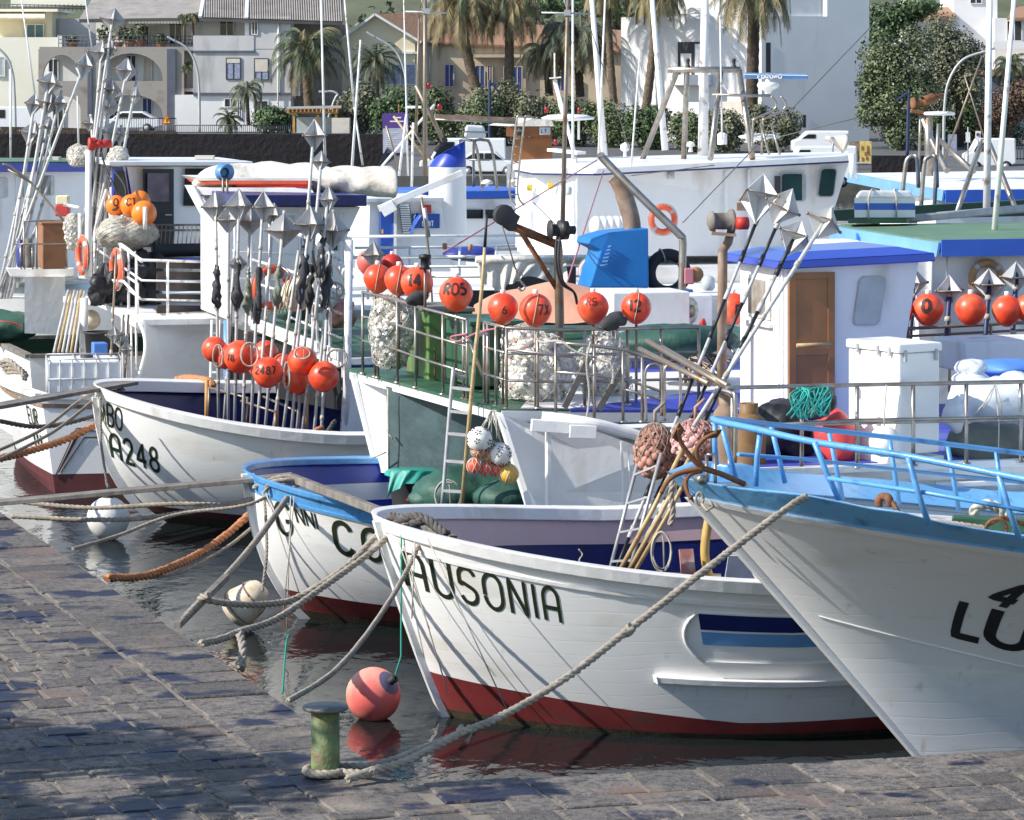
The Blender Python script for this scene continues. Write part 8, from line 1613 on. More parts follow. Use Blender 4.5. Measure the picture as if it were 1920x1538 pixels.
 for x0, y0, x1, y1, pn, sh in ((425, 110, 450, 148, 'curtain', .22), (478, 111, 502, 149, 'curtain', .62)): house_win(g, x0, y0, x1, y1, d - .42, pn, 'dark', 'window', 'shutter_beige', sh)
 for x0, y0, x1, y1, pn in ((422, 186, 442, 200, 'dark'), (446, 188, 452, 222, 'shutter_blue'), (477, 190, 502, 232, 'dark')): house_win(g, x0, y0, x1, y1, d - .32, pn, 'white2')
 for x0, y0, x1, y1 in ((413, 40, 437, 66), (473, 36, 482, 64)): house_win(g, x0, y0, x1, y1, d + 2.4 if x0 < 470 else d - .42, 'glass_dark', 'white2', 'door')
 blk(g, 'terrace_pillar', 'plaster_white', 459, 32, 467, 70, d - .2, .4)
 mb = MB(); mb.prism([P(374, 34, d - .8), P(642, 42, d - .8), P(642, -22, d + 6), P(384, -22, d + 6)], V((0, .15, -.2))); rf = mb.build('roof', 'roofgrey', g)
 mb = MB()
 for i in range(60):
  x = 384 + i * 4.35; mb.tube([P(x, 33.4 + .03 * (x - 374), d - .82), P(x * .985 + 6, -22, d + 5.9)], .07, 5, 0, False)
 mb.build('roof_ribs', 'roofgrey', rf); mb = MB(); mb.bar(P(375, 32, d - .9), P(384, -20, d + 5.8), .25, .12); mb.bar(P(462, 34, d - .9), P(464, -20, d + 5.8), .25, .1); mb.build('roof_ridge', 'white2', rf)
 mb = MB(); mb.tube([P(522, 40, d - .5), P(521, 248, d - .5)], .06, 6); mb.build('downpipe', 'white2', g)
 blk(g, 'side_wing', 'plaster_brown', 545, 45, 640, 248, d + 3, 6); blk(g, 'side_wing', 'plaster_grey', 545, 110, 562, 180, d - .2, 3)
 pr = random.Random(2)
 for i, (x, yb, w_, h_, kd, lb) in enumerate([(135, 88, 26, 24, 'leaf2', 'small shrub in a terracotta box at the left of the terrace'), (195, 86, 30, 40, 'leaf', 'tall shrub left on the house terrace'), (222, 87, 40, 44, 'leaf3', 'grey green shrub on the house terrace under the awning'), (243, 87, 26, 34, 'leaf', 'dark shrub third on the house terrace'), (262, 84, 30, 44, 'leaf3', 'potted shrub with open branches on the house terrace'), (302, 86, 24, 22, 'leaf', 'low potted plant right of the open branched one')]):
  t = thing('potted_plant', lb, 'plant', P(x, yb, d + .5), 'plants on the house terrace'); k = d / F
  MB().lathe(P(x, yb + 3, d + .6), [(.25, 0), (.36, .35), (.38, .42), (.001, .42)], 10).build('pot', 'terracotta', t); mb = MB(); leaf_cloud(mb, [(P(x, yb - h_ * .55, d + .6), (w_ * k / 2, .5, h_ * k * .45))], 130, .16, i); mb.build('foliage', kd, t)
 for i, (x, y0, y1, lb) in enumerate([(345, 30, 88, 'left of two small potted palms on the house terrace'), (361, 28, 86, 'right of two small potted palms on the house terrace'), (347, 120, 165, 'small potted palm on the lower balcony')]):
  palm(lb, x, y1, x + 1, y0, d + .4, .12, .08, .75, 12, 'frond', 30 + i, 1.2, .2, leaf=.28, dens=12, lw=.05, group='potted palms of the terrace house')
 # ---------------- gable house
 o = thing('house', 'ochre house with pale gable front, tiled roof and blue shutters', 'house', P(900, 200, 232), 'houses on the shore'); d = 230
 mb = MB(); mb.prism([P(640, 250, d), P(778, 250, d), P(778, 78, d), P(703, 28, d), P(640, 74, d)], V((0, .4, 0))); fr = mb.build('gable_wall', 'plaster_cream', o)
 mb = MB(); mb.bar(P(632, 80, d - .3), P(703, 27, d - .3), .8, .16); mb.bar(P(703, 27, d - .3), P(790, 80, d - .3), .8, .16); mb.build('eaves_board', 'white2', o)
 mb = MB(); mb.prism([P(703, 27, d), P(790, 78, d - .1), P(1000, 84, d + 9.5), P(930, 10, d + 9.5)], V((0, 0, -.12))); mb.prism([P(800, 78, d + .6), P(1185, 96, d + 1.2), P(1185, 58, d + 7), P(760, 30, d + 6)], V((0, 0, -.14))); mb.prism([P(703, 27, d), P(632, 78, d - .1), P(640, 70, d + 9), P(720, 24, d + 9)], V((0, 0, -.12))); mb.build('roof', 'rooftile', o)
 mb = MB(); mb.prism([P(778, 250, d + .01), P(802, 250, d + 1.0), P(802, 80, d + 1.0), P(778, 80, d + .01)], V((.1, .4, 0))); mb.prism([P(800, 250, d + 1.0), P(1180, 250, d + 1.6), P(1180, 98, d + 1.6), P(800, 80, d + 1.0)], V((0, .4, 0))); mb.build('wall', 'plaster_ochre', o)
 for x0, x1, y0, y1 in ((835, 850, 122, 162), (892, 908, 124, 166), (915, 922, 124, 166), (945, 950, 126, 168), (962, 978, 126, 168), (1045, 1058, 128, 170), (1168, 1175, 132, 172)): house_win(o, x0, y0, x1, y1, d + .95, 'shutter_blue', 'plaster_ochre', 'shutter_door')
 blk(o, 'ledge', 'plaster_ochre', 888, 102, 1000, 108, d + .6, .5); house_win(o, 724, 122, 778, 158, d - .05, 'curtain', 'white2'); house_win(o, 664, 124, 684, 160, d - .05, 'shutter_beige', 'white2'); mb = MB(); mb.tube([P(806, 80, d + .9), P(806, 180, d + .9)], .06, 6); mb.build('downpipe', 'lampgrey', o)
 blk(o, 'window_ledge', 'white2', 716, 97, 782, 101, d - .2, .2)
 # ---------------- white building
 wb = thing('building', 'tall white flat roofed building with a shaded blank side', 'building', P(1425, 262, 216), 'houses on the shore'); d = 216
 c = P(1428, 270, d); zt = P(1428, 30, d).z; lu_, lv_ = V((-.90, .44, 0)), V((.955, .30, 0)); LL = 10.2; RR = 7.75
 top = zt - c.z
 mb = MB(); q = [c + lu_ * LL, c, c + lv_ * RR, c + lv_ * RR + lu_ * LL]; mb.hexa([q[0], q[1], q[2], q[3]] + [p + UP * top for p in q]); mb.build('wall', 'plaster_white', wb)
 def lf(s, z0, z1, s1, out=0.02): n_ = V((-.44, -.90, 0)); return [c + lu_ * s + UP * z0 + n_ * out, c + lu_ * s1 + UP * z0 + n_ * out, c + lu_ * s1 + UP * z1 + n_ * out, c + lu_ * s + UP * z1 + n_ * out]
 n_ = V((-.44, -.90, 0)); zz = lambda y: (270 - y) * d / F
 sx = lambda x: (1428 - x) * d / F / .93
 mb = MB(); mb.prism(lf(sx(1318), zz(145), zz(78), sx(1270)), n_ * .02); lg = mb.build('loggia', 'dark', wb)
 mb = MB(); mb.prism(lf(sx(1335), zz(160), zz(140), sx(1262)), n_ * 1.1); mb.build('balcony', 'plaster_white', wb)
 mb = MB(); mb.prism(lf(sx(1318), zz(142), zz(82), sx(1303), .05), n_ * .03); mb.prism(lf(sx(1296), zz(142), zz(100), sx(1276), .05), n_ * .03); mb.build('loggia_frame', 'white2', lg)
 mb = MB(); mb.prism(lf(sx(1428), zz(245), zz(190), sx(1340)), n_ * .03); mb.build('ground_floor_recess', 'shutter_beige', wb)
 mb = MB(); mb.hexa([p + UP * top for p in (c + lu_ * .3 + lv_ * .2, c + lv_ * 4.6 + lu_ * .3, c + lv_ * 4.6 + lu_ * 5, c + lu_ * 6)] + [p + UP * (top + 3) for p in (c + lu_ * .3 + lv_ * .2, c + lv_ * 4.6 + lu_ * .3, c + lv_ * 4.6 + lu_ * 5, c + lu_ * 6)]); mb.build('roof_block', 'plaster_white', wb)
 mb = MB(); mb.hexa([p + UP * top for p in (c + lv_ * 4.7, c + lv_ * RR, c + lv_ * RR + lu_ * 4, c + lv_ * 4.7 + lu_ * 4)] + [p + UP * (top + 4) for p in (c + lv_ * 4.7, c + lv_ * RR, c + lv_ * RR + lu_ * 4, c + lv_ * 4.7 + lu_ * 4)]); mb.build('stair_tower', 'plaster_white', wb)
 nr = V((.3, -.955, 0)); rx = lambda x: (x - 1428) * d / F / .955
 for x0, x1, y0, y1 in ((1436, 1445, 80, 136), (1508, 1513, 216, 240)): mb = MB(); a = c + lv_ * rx(x0) + nr * .02; b = c + lv_ * rx(x1) + nr * .02; mb.prism([a + UP * zz(y1), b + UP * zz(y1), b + UP * zz(y0), a + UP * zz(y0)], nr * .02); mb.build('window', 'dark', wb)
 for x0, x1 in ((1433, 1437), (1470, 1473)): mb = MB(); a = c + lv_ * rx(x0) + nr * -.15; b = c + lv_ * rx(x1) + nr * -.15; mb.prism([a + UP * zz(26), b + UP * zz(26), b + UP * zz(-20), a + UP * zz(-20)], nr * .03); mb.build('window', 'dark', wb)
 # ---------------- right house
 r = thing('house', 'white house with tiled roof and peeling plaster behind the dark tree', 'house', P(1800, 150, 250), 'houses on the shore'); d = 250
 blk(r, 'wall', 'plaster_white', 1692, 32, 1796, 230, d, 8); blk(r, 'side_wall', 'plaster_white', 1788, -20, 1870, 230, d + 1, 8); blk(r, 'wing', 'plaster_white', 1865, 34, 2010, 230, d - 2, 8)
 mb = MB(); mb.prism([P(1670, 33, d - 1), P(1792, 31, d - 1), P(1784, 13, d + 4), P(1695, 15, d + 4)], V((0, 0, -.2))); mb.build('roof', 'rooftile', r); mb = MB(); mb.prism([P(1888, 33, d - 3), P(2010, 33, d - 3), P(2010, 12, d + 2), P(1905, 12, d + 2)], V((0, 0, -.2))); mb.build('roof', 'rooftile', r)
 house_win(r, 1889, 40, 1915, 76, d - 2.05, 'dark', 'plaster_white'); house_win(r, 1698, 42, 1712, 64, d - .05, 'glass_dark', 'white2'); house_win(r, 1820, -8, 1840, 6, d + .95, 'dark', 'white2')
 blk(r, 'terrace_wall', 'plaster_white', 1862, 78, 2010, 92, d - 3, .4); blk(r, 'lower_roof', 'rooftile', 1848, 130, 2010, 142, d - 4, 4); blk(r, 'lower_wall', 'band', 1848, 142, 2010, 300, d - 3.5, 3)
 bh = thing('house', 'distant pale house high on the hill at the top right', 'house', P(1780, 5, 290), 'houses on the shore'); blk(bh, 'wall', 'plaster_pale', 1700, -30, 1800, 5, 290, 5); blk(bh, 'roof', 'rooftile', 1695, -34, 1805, -30, 289, 7)
 # ---------------- palms
 D1 = 219
 palm('tall leaning palm left of the pair before the blue shutters', 893, 168, 862, 4, D1, .36, .30, 4.1, 60, 'frond', 1, 1.5, .75, leaf=.62, dens=30)
 palm('tall straight palm right of the pair before the blue shutters', 955, 172, 955, 2, D1 + 1, .34, .28, 3.6, 54, 'frond', 2, 1.5, .7, leaf=.58, dens=30)
 palm('lower palm with a full round crown behind the thin masts', 1088, 182, 1083, 62, D1 + 2, .30, .26, 3.9, 70, 'frond_grey', 3, 1.25, .35, leaf=.6, dens=30, trunkm='trunk2')
 palm('thin palm trunk beside the white building, crown above the picture', 1151, 196, 1138, -30, D1 - 1, .27, .22, 3.0, 34, 'frond', 4, 1.5, .5, leaf=.5)
 palm('leaning palm before the sunlit white wall', 1210, 212, 1232, -20, D1 - 3, .30, .25, 3.0, 44, 'frond', 5, 1.6, .6, leaf=.5)
 palm('thick dark palm trunk before the corner of the white building', 1408, 232, 1414, -22, 205, .40, .36, 4.0, 50, 'frond', 6, 1.6, .6, leaf=.6, trunkm='trunk2', dens=30)
 palm('short thick palm with wide dark crown beside the grey house', 580, 205, 575, 92, 221, .34, .36, 3.5, 46, 'frond', 7, 1.15, .2, up=1.3, leaf=.55, dens=28)
 palm('small palm with curved fronds before the grey house', 466, 236, 463, 166, 219, .13, .12, 2.0, 18, 'frond_grey', 8, 1.4, .15, up=1.1, leaf=.38, dens=20)
 palm('greyish palm before the gable house', 706, 185, 704, 112, 221, .2, .22, 2.4, 40, 'frond_grey', 9, 1.0, .1, up=1.4, leaf=.42, dens=22)
 palm('far palm at the right picture edge', 1896, 190, 1894, 120, 240, .25, .25, 2.0, 26, 'frond', 10, 1.2, .1, up=1.2, leaf=.4, dens=20)
 palm('second low palm trunk behind the round crowned palm', 1030, 180, 1026, 95, D1 + 4, .28, .26, 2.6, 36, 'frond_grey', 11, 1.3, .4, leaf=.5, trunkm='trunk2')
 palm('small fan palm by the door of the grey house', 432, 250, 430, 222, 218, .16, .14, 1.2, 22, 'frond', 12, .9, .0, up=1.4, leaf=.3, dens=14); palm('small spiky palm right of the round shrub by the grey house', 538, 250, 537, 224, 218, .15, .13, 1.3, 22, 'frond', 13, .9, 0, up=1.4, leaf=.3, dens=14)
 # ---------------- bushes, trees
 B = [(470, 545, 198, 252, 218, 'leaf', 'round shrub by the dark doorway of the grey house'), (628, 716, 150, 262, 216, 'leaf3', 'tall loose bush under the greyish palm'), (690, 800, 164, 285, 213, 'leaf', 'dark bush behind the purple banner'), (790, 860, 158, 285, 212, 'leaf2', 'bush under the leftmost blue shutter'), (850, 935, 164, 285, 211, 'leaf2', 'bush below the leaning palm of the pair'), (905, 985, 140, 282, 212, 'leaf3', 'tall pale bush below the straight palm of the pair'), (975, 1055, 168, 285, 211, 'leaf3', 'silvery twiggy bush left of the white dome'),
  (1030, 1115, 178, 285, 210, 'leaf', 'dark bush below the round crowned palm'), (1100, 1195, 182, 290, 209, 'leaf2', 'bush left of the leaning palm before the white wall'), (1180, 1262, 200, 290, 206, 'leaf', 'bush at the foot of the leaning palm'), (1255, 1330, 208, 292, 203, 'leaf2', 'bush below the balcony of the white building'), (1325, 1400, 205, 292, 202, 'leaf3', 'greyish bush left of the thick palm trunk'), (1405, 1492, 196, 290, 202, 'leaf3', 'bush right of the thick palm trunk')]
 for x0, x1, yt, yb, d, m_, lb in B: x0 -= 12; x1 += 12; yt -= 6; bush(x0, x1, yt, yb, d, lb, m_, 5200, seed=3, size=.125)
 for i, (lb, x, yb, bl, m_, n, d) in enumerate([('large dark green tree hiding the white house at the right', 1690, 290, [(1690, 130, 66, 60), (1650, 105, 42, 48), (1655, 190, 46, 62), (1700, 210, 52, 50), (1640, 150, 32, 40), (1720, 170, 45, 60), (1690, 250, 40, 38), (1715, 80, 40, 36), (1626, 165, 24, 36), (1618, 212, 16, 26), (1668, 100, 30, 30)], 'leaf2', 7500, 205), ('brownish tree right of the large dark green one', 1800, 280, [(1790, 100, 52, 48), (1765, 60, 38, 34), (1810, 150, 46, 50), (1770, 150, 40, 60), (1830, 105, 22, 30)], 'leaf3', 4200, 209), ('green tree between the white building and the right house', 1660, 150, [(1655, 45, 40, 42), (1690, 30, 40, 28), (1720, 15, 50, 22)], 'leaf', 1800, 236), ('dry reddish bush behind the white van at the right', 1890, 280, [(1890, 200, 38, 40), (1860, 220, 30, 30), (1915, 180, 30, 30)], 'leaf_dry', 2600, 206), ('dark hedge tree under the lower tiled roof', 1840, 290, [(1820, 215, 50, 60), (1760, 235, 50, 50), (1880, 250, 60, 30)], 'leaf', 3200, 212), ('green tree behind the roof of the gable house', 1160, 80, [(1160, 30, 30, 30), (1125, 20, 40, 30), (1040, 10, 60, 24)], 'leaf', 1500, 246)]):
  k = d / F; t = thing('tree', lb, 'tree', P(x, yb, d), 'trees on the shore'); mb = MB(); leaf_cloud(mb, [(P(a, b, d), (w * k, w * k * .8, h * k)) for a, b, w, h in bl], int(n * 2.3), .125 if d < 215 else .17, i); mb.build('crown', m_, t)
  mb = MB(); p0 = P(x, yb, d); p1 = P(bl[0][0], bl[0][1], d); mb.tube([p0, p0.lerp(p1, .5) + V((.1, 0, 0)), p1], [.3, .22, .1], 9)
  for a, b, w, h in bl[1:4]: mb.tube([p0.lerp(p1, .5), P(a, b, d)], [.14, .05], 7)
  mb.build('trunk', 'trunk2', t)
 # ---------------- lamps, signs, fence, vehicles
 for i, (pts, d, lb) in enumerate([([(374, 250), (373, 160), (366, 118), (350, 90), (326, 76)], 214, 'curved street lamp before the grey terrace house'), ([(30, 300), (27, 170), (22, 130), (12, 106), (-6, 88)], 208, 'curved street lamp at the left picture edge'), ([(763, 270), (762, 170), (756, 126), (738, 92), (700, 68)], 210, 'curved street lamp before the gable house'), ([(1769, 300), (1771, 200), (1780, 150), (1806, 112), (1850, 96)], 186, 'curved street lamp before the trees at the right'), ([(1701, 296), (1704, 180), (1704, 178), (1700, 176), (1694, 180)], 184, 'short dark lamp post under the large tree'), ([(918, 290), (918, 160), (918, 158), (922, 157), (926, 162)], 206, 'short dark lamp post in front of the bushes'), ([(610, 240), (628, 186), (634, 178), (624, 172), (612, 172)], 216, 'small curved lamp beside the pergola')]):
  t = thing('street_lamp', lb, 'street lamp', P(pts[0][0], pts[0][1], d), 'street lamps on the shore'); dark = 'dark' in lb; k = d / F
  MB().tube(smooth([P(x, y, d) for x, y in pts], 6), [.09 if not dark else .1] * 6 + [.075] * 19, 8).build('post', 'pole_blue' if dark else 'lampgrey', t); e = P(*pts[-1], d); a = P(*pts[-2], d); MB().bar(e + (e - a).normalized() * -.1, e + (e - a).normalized() * .5, .22, .14).build('lamp_head', 'pole_blue' if dark else 'galv', t, bevel=.03)
 t = thing('warning_sign', 'orange bordered yellow triangle warning sign on the harbour wall', 'sign', P(312, 248, 206)); k = 206 / F
 mb = MB(); mb.prism([P(302, 233, 206), P(323, 233, 206), P(312.5, 214, 206)], V((0, .05, 0))); mb.build('border', 'sign_red', t); mb = MB(); mb.prism([P(306, 231, 205.95), P(319, 231, 205.95), P(312.5, 219, 205.95)], V((0, .02, 0))); mb.build('face', 'sign_yellow', t); mb = MB(); mb.prism([P(311.6, 229, 205.92), P(313.4, 229, 205.92), P(313.4, 222, 205.92), P(311.6, 222, 205.92)], V((0, .02, 0))); mb.build('mark', 'ink', t); MB().tube([P(312, 250, 206.1), P(312, 225, 206.1)], .04, 6).build('post', 'galv', t)
 t = thing('banner', 'purple and grey information banner beside the lava wall', 'banner', P(740, 330, 198)); d = 198
 mb = MB(); mb.prism([P(718, 288, d), P(765, 286, d), P(765, 240, d), P(718, 241, d)], V((0, .06, 0))); mb.build('lower_panel', 'sign_grey', t); mb = MB(); mb.prism([P(717, 241, d), P(766, 240, d), P(766, 211, d), P(717, 213, d)], V((0, .06, 0))); mb.build('upper_panel', 'sign_purple', t)
 mb = MB()
 for x0, x1, y in ((731, 757, 229), (740, 752, 222)): mb.prism([P(x0, y, d - .02), P(x1, y, d - .02), P(x1, y - 2.4, d - .02), P(x0, y - 2.4, d - .02)], V((0, .01, 0)))
 for i in range(9): mb.prism([P(723, 250 + i * 3.6, d - .02), P(746 - 6 * (i % 3), 250 + i * 3.6, d - .02), P(746 - 6 * (i % 3), 249 + i * 3.6, d - .02), P(723, 249 + i * 3.6, d - .02)], V((0, .01, 0)))
 mb.build('text_lines', 'white2', t)
 for x in (724, 748): MB().tube([P(x, 330, d + .1), P(x, 195 if x == 748 else 215, d + .1)], .05, 6).build('post', 'rust', t)
 def sign(lb, x, y0, y1, w, h, m_, d=184):
  t = thing('road_sign', lb, 'sign', P(x, y1, d), 'road signs on the right shore'); mb = MB(); mb.prism([P(x - w, y0 + h, d - .05), P(x + w, y0 + h, d - .05), P(x + w, y0, d - .05), P(x - w, y0, d - .05)], V((0, .04, 0))); mb.build('plate', 'white2', t)
  if m_: MB().lathe(P(x, y0 + h * .42, d - .06), [(.001, 0), (w * .7 * d / F, 0), (w * .7 * d / F, .02)], 14, V((0, -1, 0))).build('disc', m_, t); MB().lathe(P(x, y0 + h * .42, d - .085), [(.001, 0), (w * .45 * d / F, 0), (w * .45 * d / F, .01)], 14, V((0, -1, 0))).build('disc_centre', 'sign_blue', t)
  MB().tube([P(x, y1, d), P(x, y0 - (10 if not m_ else 0), d)], .04, 6).build('post', 'galv', t)
 sign('white blank road sign on a grey post', 1815, 248, 304, 4, 19, None); sign('small no parking sign with red ring', 1834, 246, 290, 5, 16, 'sign_red')
 for i, (x0, x1, m_, lb) in enumerate([(1596, 1611, 'poster_brown', 'brown poster on the fence left of the yellow one'), (1612, 1634, 'poster_yellow', 'yellow poster on the fence at the foot of the white building')]):
  mb = MB(); mb.prism([P(x0, 307, 186), P(x1, 307, 186), P(x1, 265, 186), P(x0, 265, 186)], V((0, .05, 0))); o = tag(mb.build('poster', m_), lb, 'poster', 'posters on the fence'); W[o.name] = W[o.name]
  mb = MB(); rr = random.Random(i)
  for j in range(7): x = rr.uniform(x0 + 3, x1 - 3); y = rr.uniform(276, 302); mb.prism([P(x - 2, y + 4, 185.97), P(x + 2, y + 4, 185.97), P(x + 1.5, y - 3, 185.97), P(x - 1.5, y - 3, 185.97)], V((0, .01, 0)))
  mb.build('print', 'boxwood', o)
 for i, x in enumerate((1794, 1800)): pass
 mb = MB(); mb.prism([P(1777, 292, 186), P(1794, 292, 186), P(1794, 252, 186), P(1777, 252, 186)], V((0, .05, 0))); tag(mb.build('info_board', 'curtain'), 'bluish information board under the trees at the right', 'board')
 for lb, x0, x1, y0, y1, d, n in (('dark railing fence on the harbour wall before the grey house', 325, 545, 235, 250, 207, 60), ('pale railing fence left of the warning sign', 225, 330, 222, 248, 209, 24), ('grey railing fence before the posters at the right', 1598, 1650, 308, 326, 182, 20), ('green mesh fence behind the signs at the right', 1840, 1930, 272, 300, 188, 16)):
  mb = MB(); mb.tube([P(x0, y0, d), P(x1, y0, d)], .035, 5); mb.tube([P(x0, y1 - 2, d), P(x1, y1 - 2, d)], .03, 5)
  for i in range(n + 1): mb.tube([P(lerp(x0, x1, i / n), y0, d), P(lerp(x0, x1, i / n), y1, d)], .018, 4)
  tag(mb.build('fence', 'railing_dark'), lb, 'fence', 'fences on the shore')
 for i, x in enumerate((1598, 1654)): tag(MB().tube(smooth([P(x, 330, 180), P(x, 312, 180), P(x + 4, 307, 180), P(x + 36, 307, 180), P(x + 40, 312, 180), P(x + 40, 330, 180)], 3), .05, 7).build('cycle_stand', 'lampgrey'), ['steel hoop stand before the posters', 'steel hoop stand before the low dark wall'][i], 'stand', 'hoop stands on the right shore')
 t = thing('pergola', 'orange timber pergola at the foot of the short palm', 'pergola', P(588, 250, 212)); d = 212
 for x in (551, 596, 630): MB().bar(P(x, 250, d), P(x, 216, d), .16, .16, up=V((0, 1, 0))).build('post', 'timber', t)
 mb = MB(); mb.bar(P(538, 209, d), P(634, 209, d), .14, .26); mb.build('beam', 'timber', t); mb = MB()
 for i in range(13): mb.bar(P(541 + i * 7.5, 207, d - .5), P(541 + i * 7.5, 207, d + 2.5), .08, .2)
 mb.build('rafters', 'timber', t); mb = MB(); mb.prism([P(536, 204, d - .5), P(640, 202, d - .5), P(640, 198, d + 3), P(540, 200, d + 3)], V((0, 0, -.05))); mb.build('roof', 'roofgrey', t); mb = MB(); mb.prism([P(556, 250, d + 1), P(628, 250, d + 1), P(628, 220, d + 1), P(556, 220, d + 1)], V((0, .05, 0))); mb.build('glazing', 'glass_pale', t)
 blk(None, 'garden_shed', 'shutter_beige', 622, 222, 655, 250, 210, 2); tag(bpy.data.objects['garden_shed'], 'small pale shed right of the orange pergola', 'shed')
 def car(lb, x, yb, d, L=4.0, H=1.45, van=False, face=1, name='parked_car', cat='car'):
  b = P(x, yb, d); t = thing(name, lb, cat, b, 'vehicles parked on the shore'); u = V((face, 0, 0)); v = V((0, 1, 0)); wd = 1.7
  pr = [(0, .35), (.02, .75), (.12, .82), (1.0, .92), (1.55, H), (2.9, H), (3.6, 1.0), (3.95, .9), (4, .4), (3.5, .28), (.5, .28)] if not van else [(0, .4), (.02, 1.0), (.5, 1.15), (1.05, H), (3.95, H), (4, .45), (3.5, .3), (.5, .3)]
  s = L / 4; pts = [b + u * (p[0] * s - L / 2) + UP * p[1] for p in pr]; mb = MB(); mb.prism(pts, v * wd); bd = mb.build('body', 'carwhite', t, bevel=.08)
  gl = ([(1.1, .95), (1.62, H - .1), (2.2, H - .1), (2.2, .95)], [(2.28, .95), (2.28, H - .1), (2.85, H - .1), (3.4, 1.0)]) if not van else ([(.62, 1.15), (1.1, H - .2), (1.6, H - .2), (1.6, 1.15)],)
  for q in gl: mb = MB(); mb.prism([b + u * (p[0] * s - L / 2) + UP * p[1] - v * .01 for p in q], -v * .015); mb.build('window', 'glass_dark', bd)
  for f in (.2, .8):
   for sd_ in (0, 1): c = b + u * (f * L - L / 2) + UP * .31 + v * (wd * sd_ - .02); w = MB().lathe(c, [(.001, -.1), (.30, -.1), (.31, .1), (.001, .1)], 16, v).build('wheel', 'rubber', t); MB().lathe(c - v * .11, [(.001, 0), (.17, 0), (.17, .02)], 12, v).build('hub_cap', 'galv', w)
  return t
 car('white hatchback parked behind the pipe hoops', 915, 332, 178, 3.6, 1.4, face=-1); car('white delivery van behind the wooden cabin', 868, 335, 186, 5.0, 2.3, True, name='parked_van', cat='van'); car('white delivery van at the left edge above the harbour wall', 22, 254, 216, 4.4, 1.9, True, name='parked_van', cat='van'); car('white car below the grey terrace house arcade', 240, 249, 215, 4.2, 1.4)
 car('white off-road car with roof rack behind the trawler roof', 1540, 296, 194, 3.4, 1.6, True, name='parked_car'); car('dark wheeled pale truck right of the trawler windows', 1534, 352, 172, 4.2, 2.2, True, name='parked_truck', cat='truck'); car('white van under the dry reddish bush', 1858, 322, 186, 2.9, 1.9, True, name='parked_van', cat='van')
far_bank()
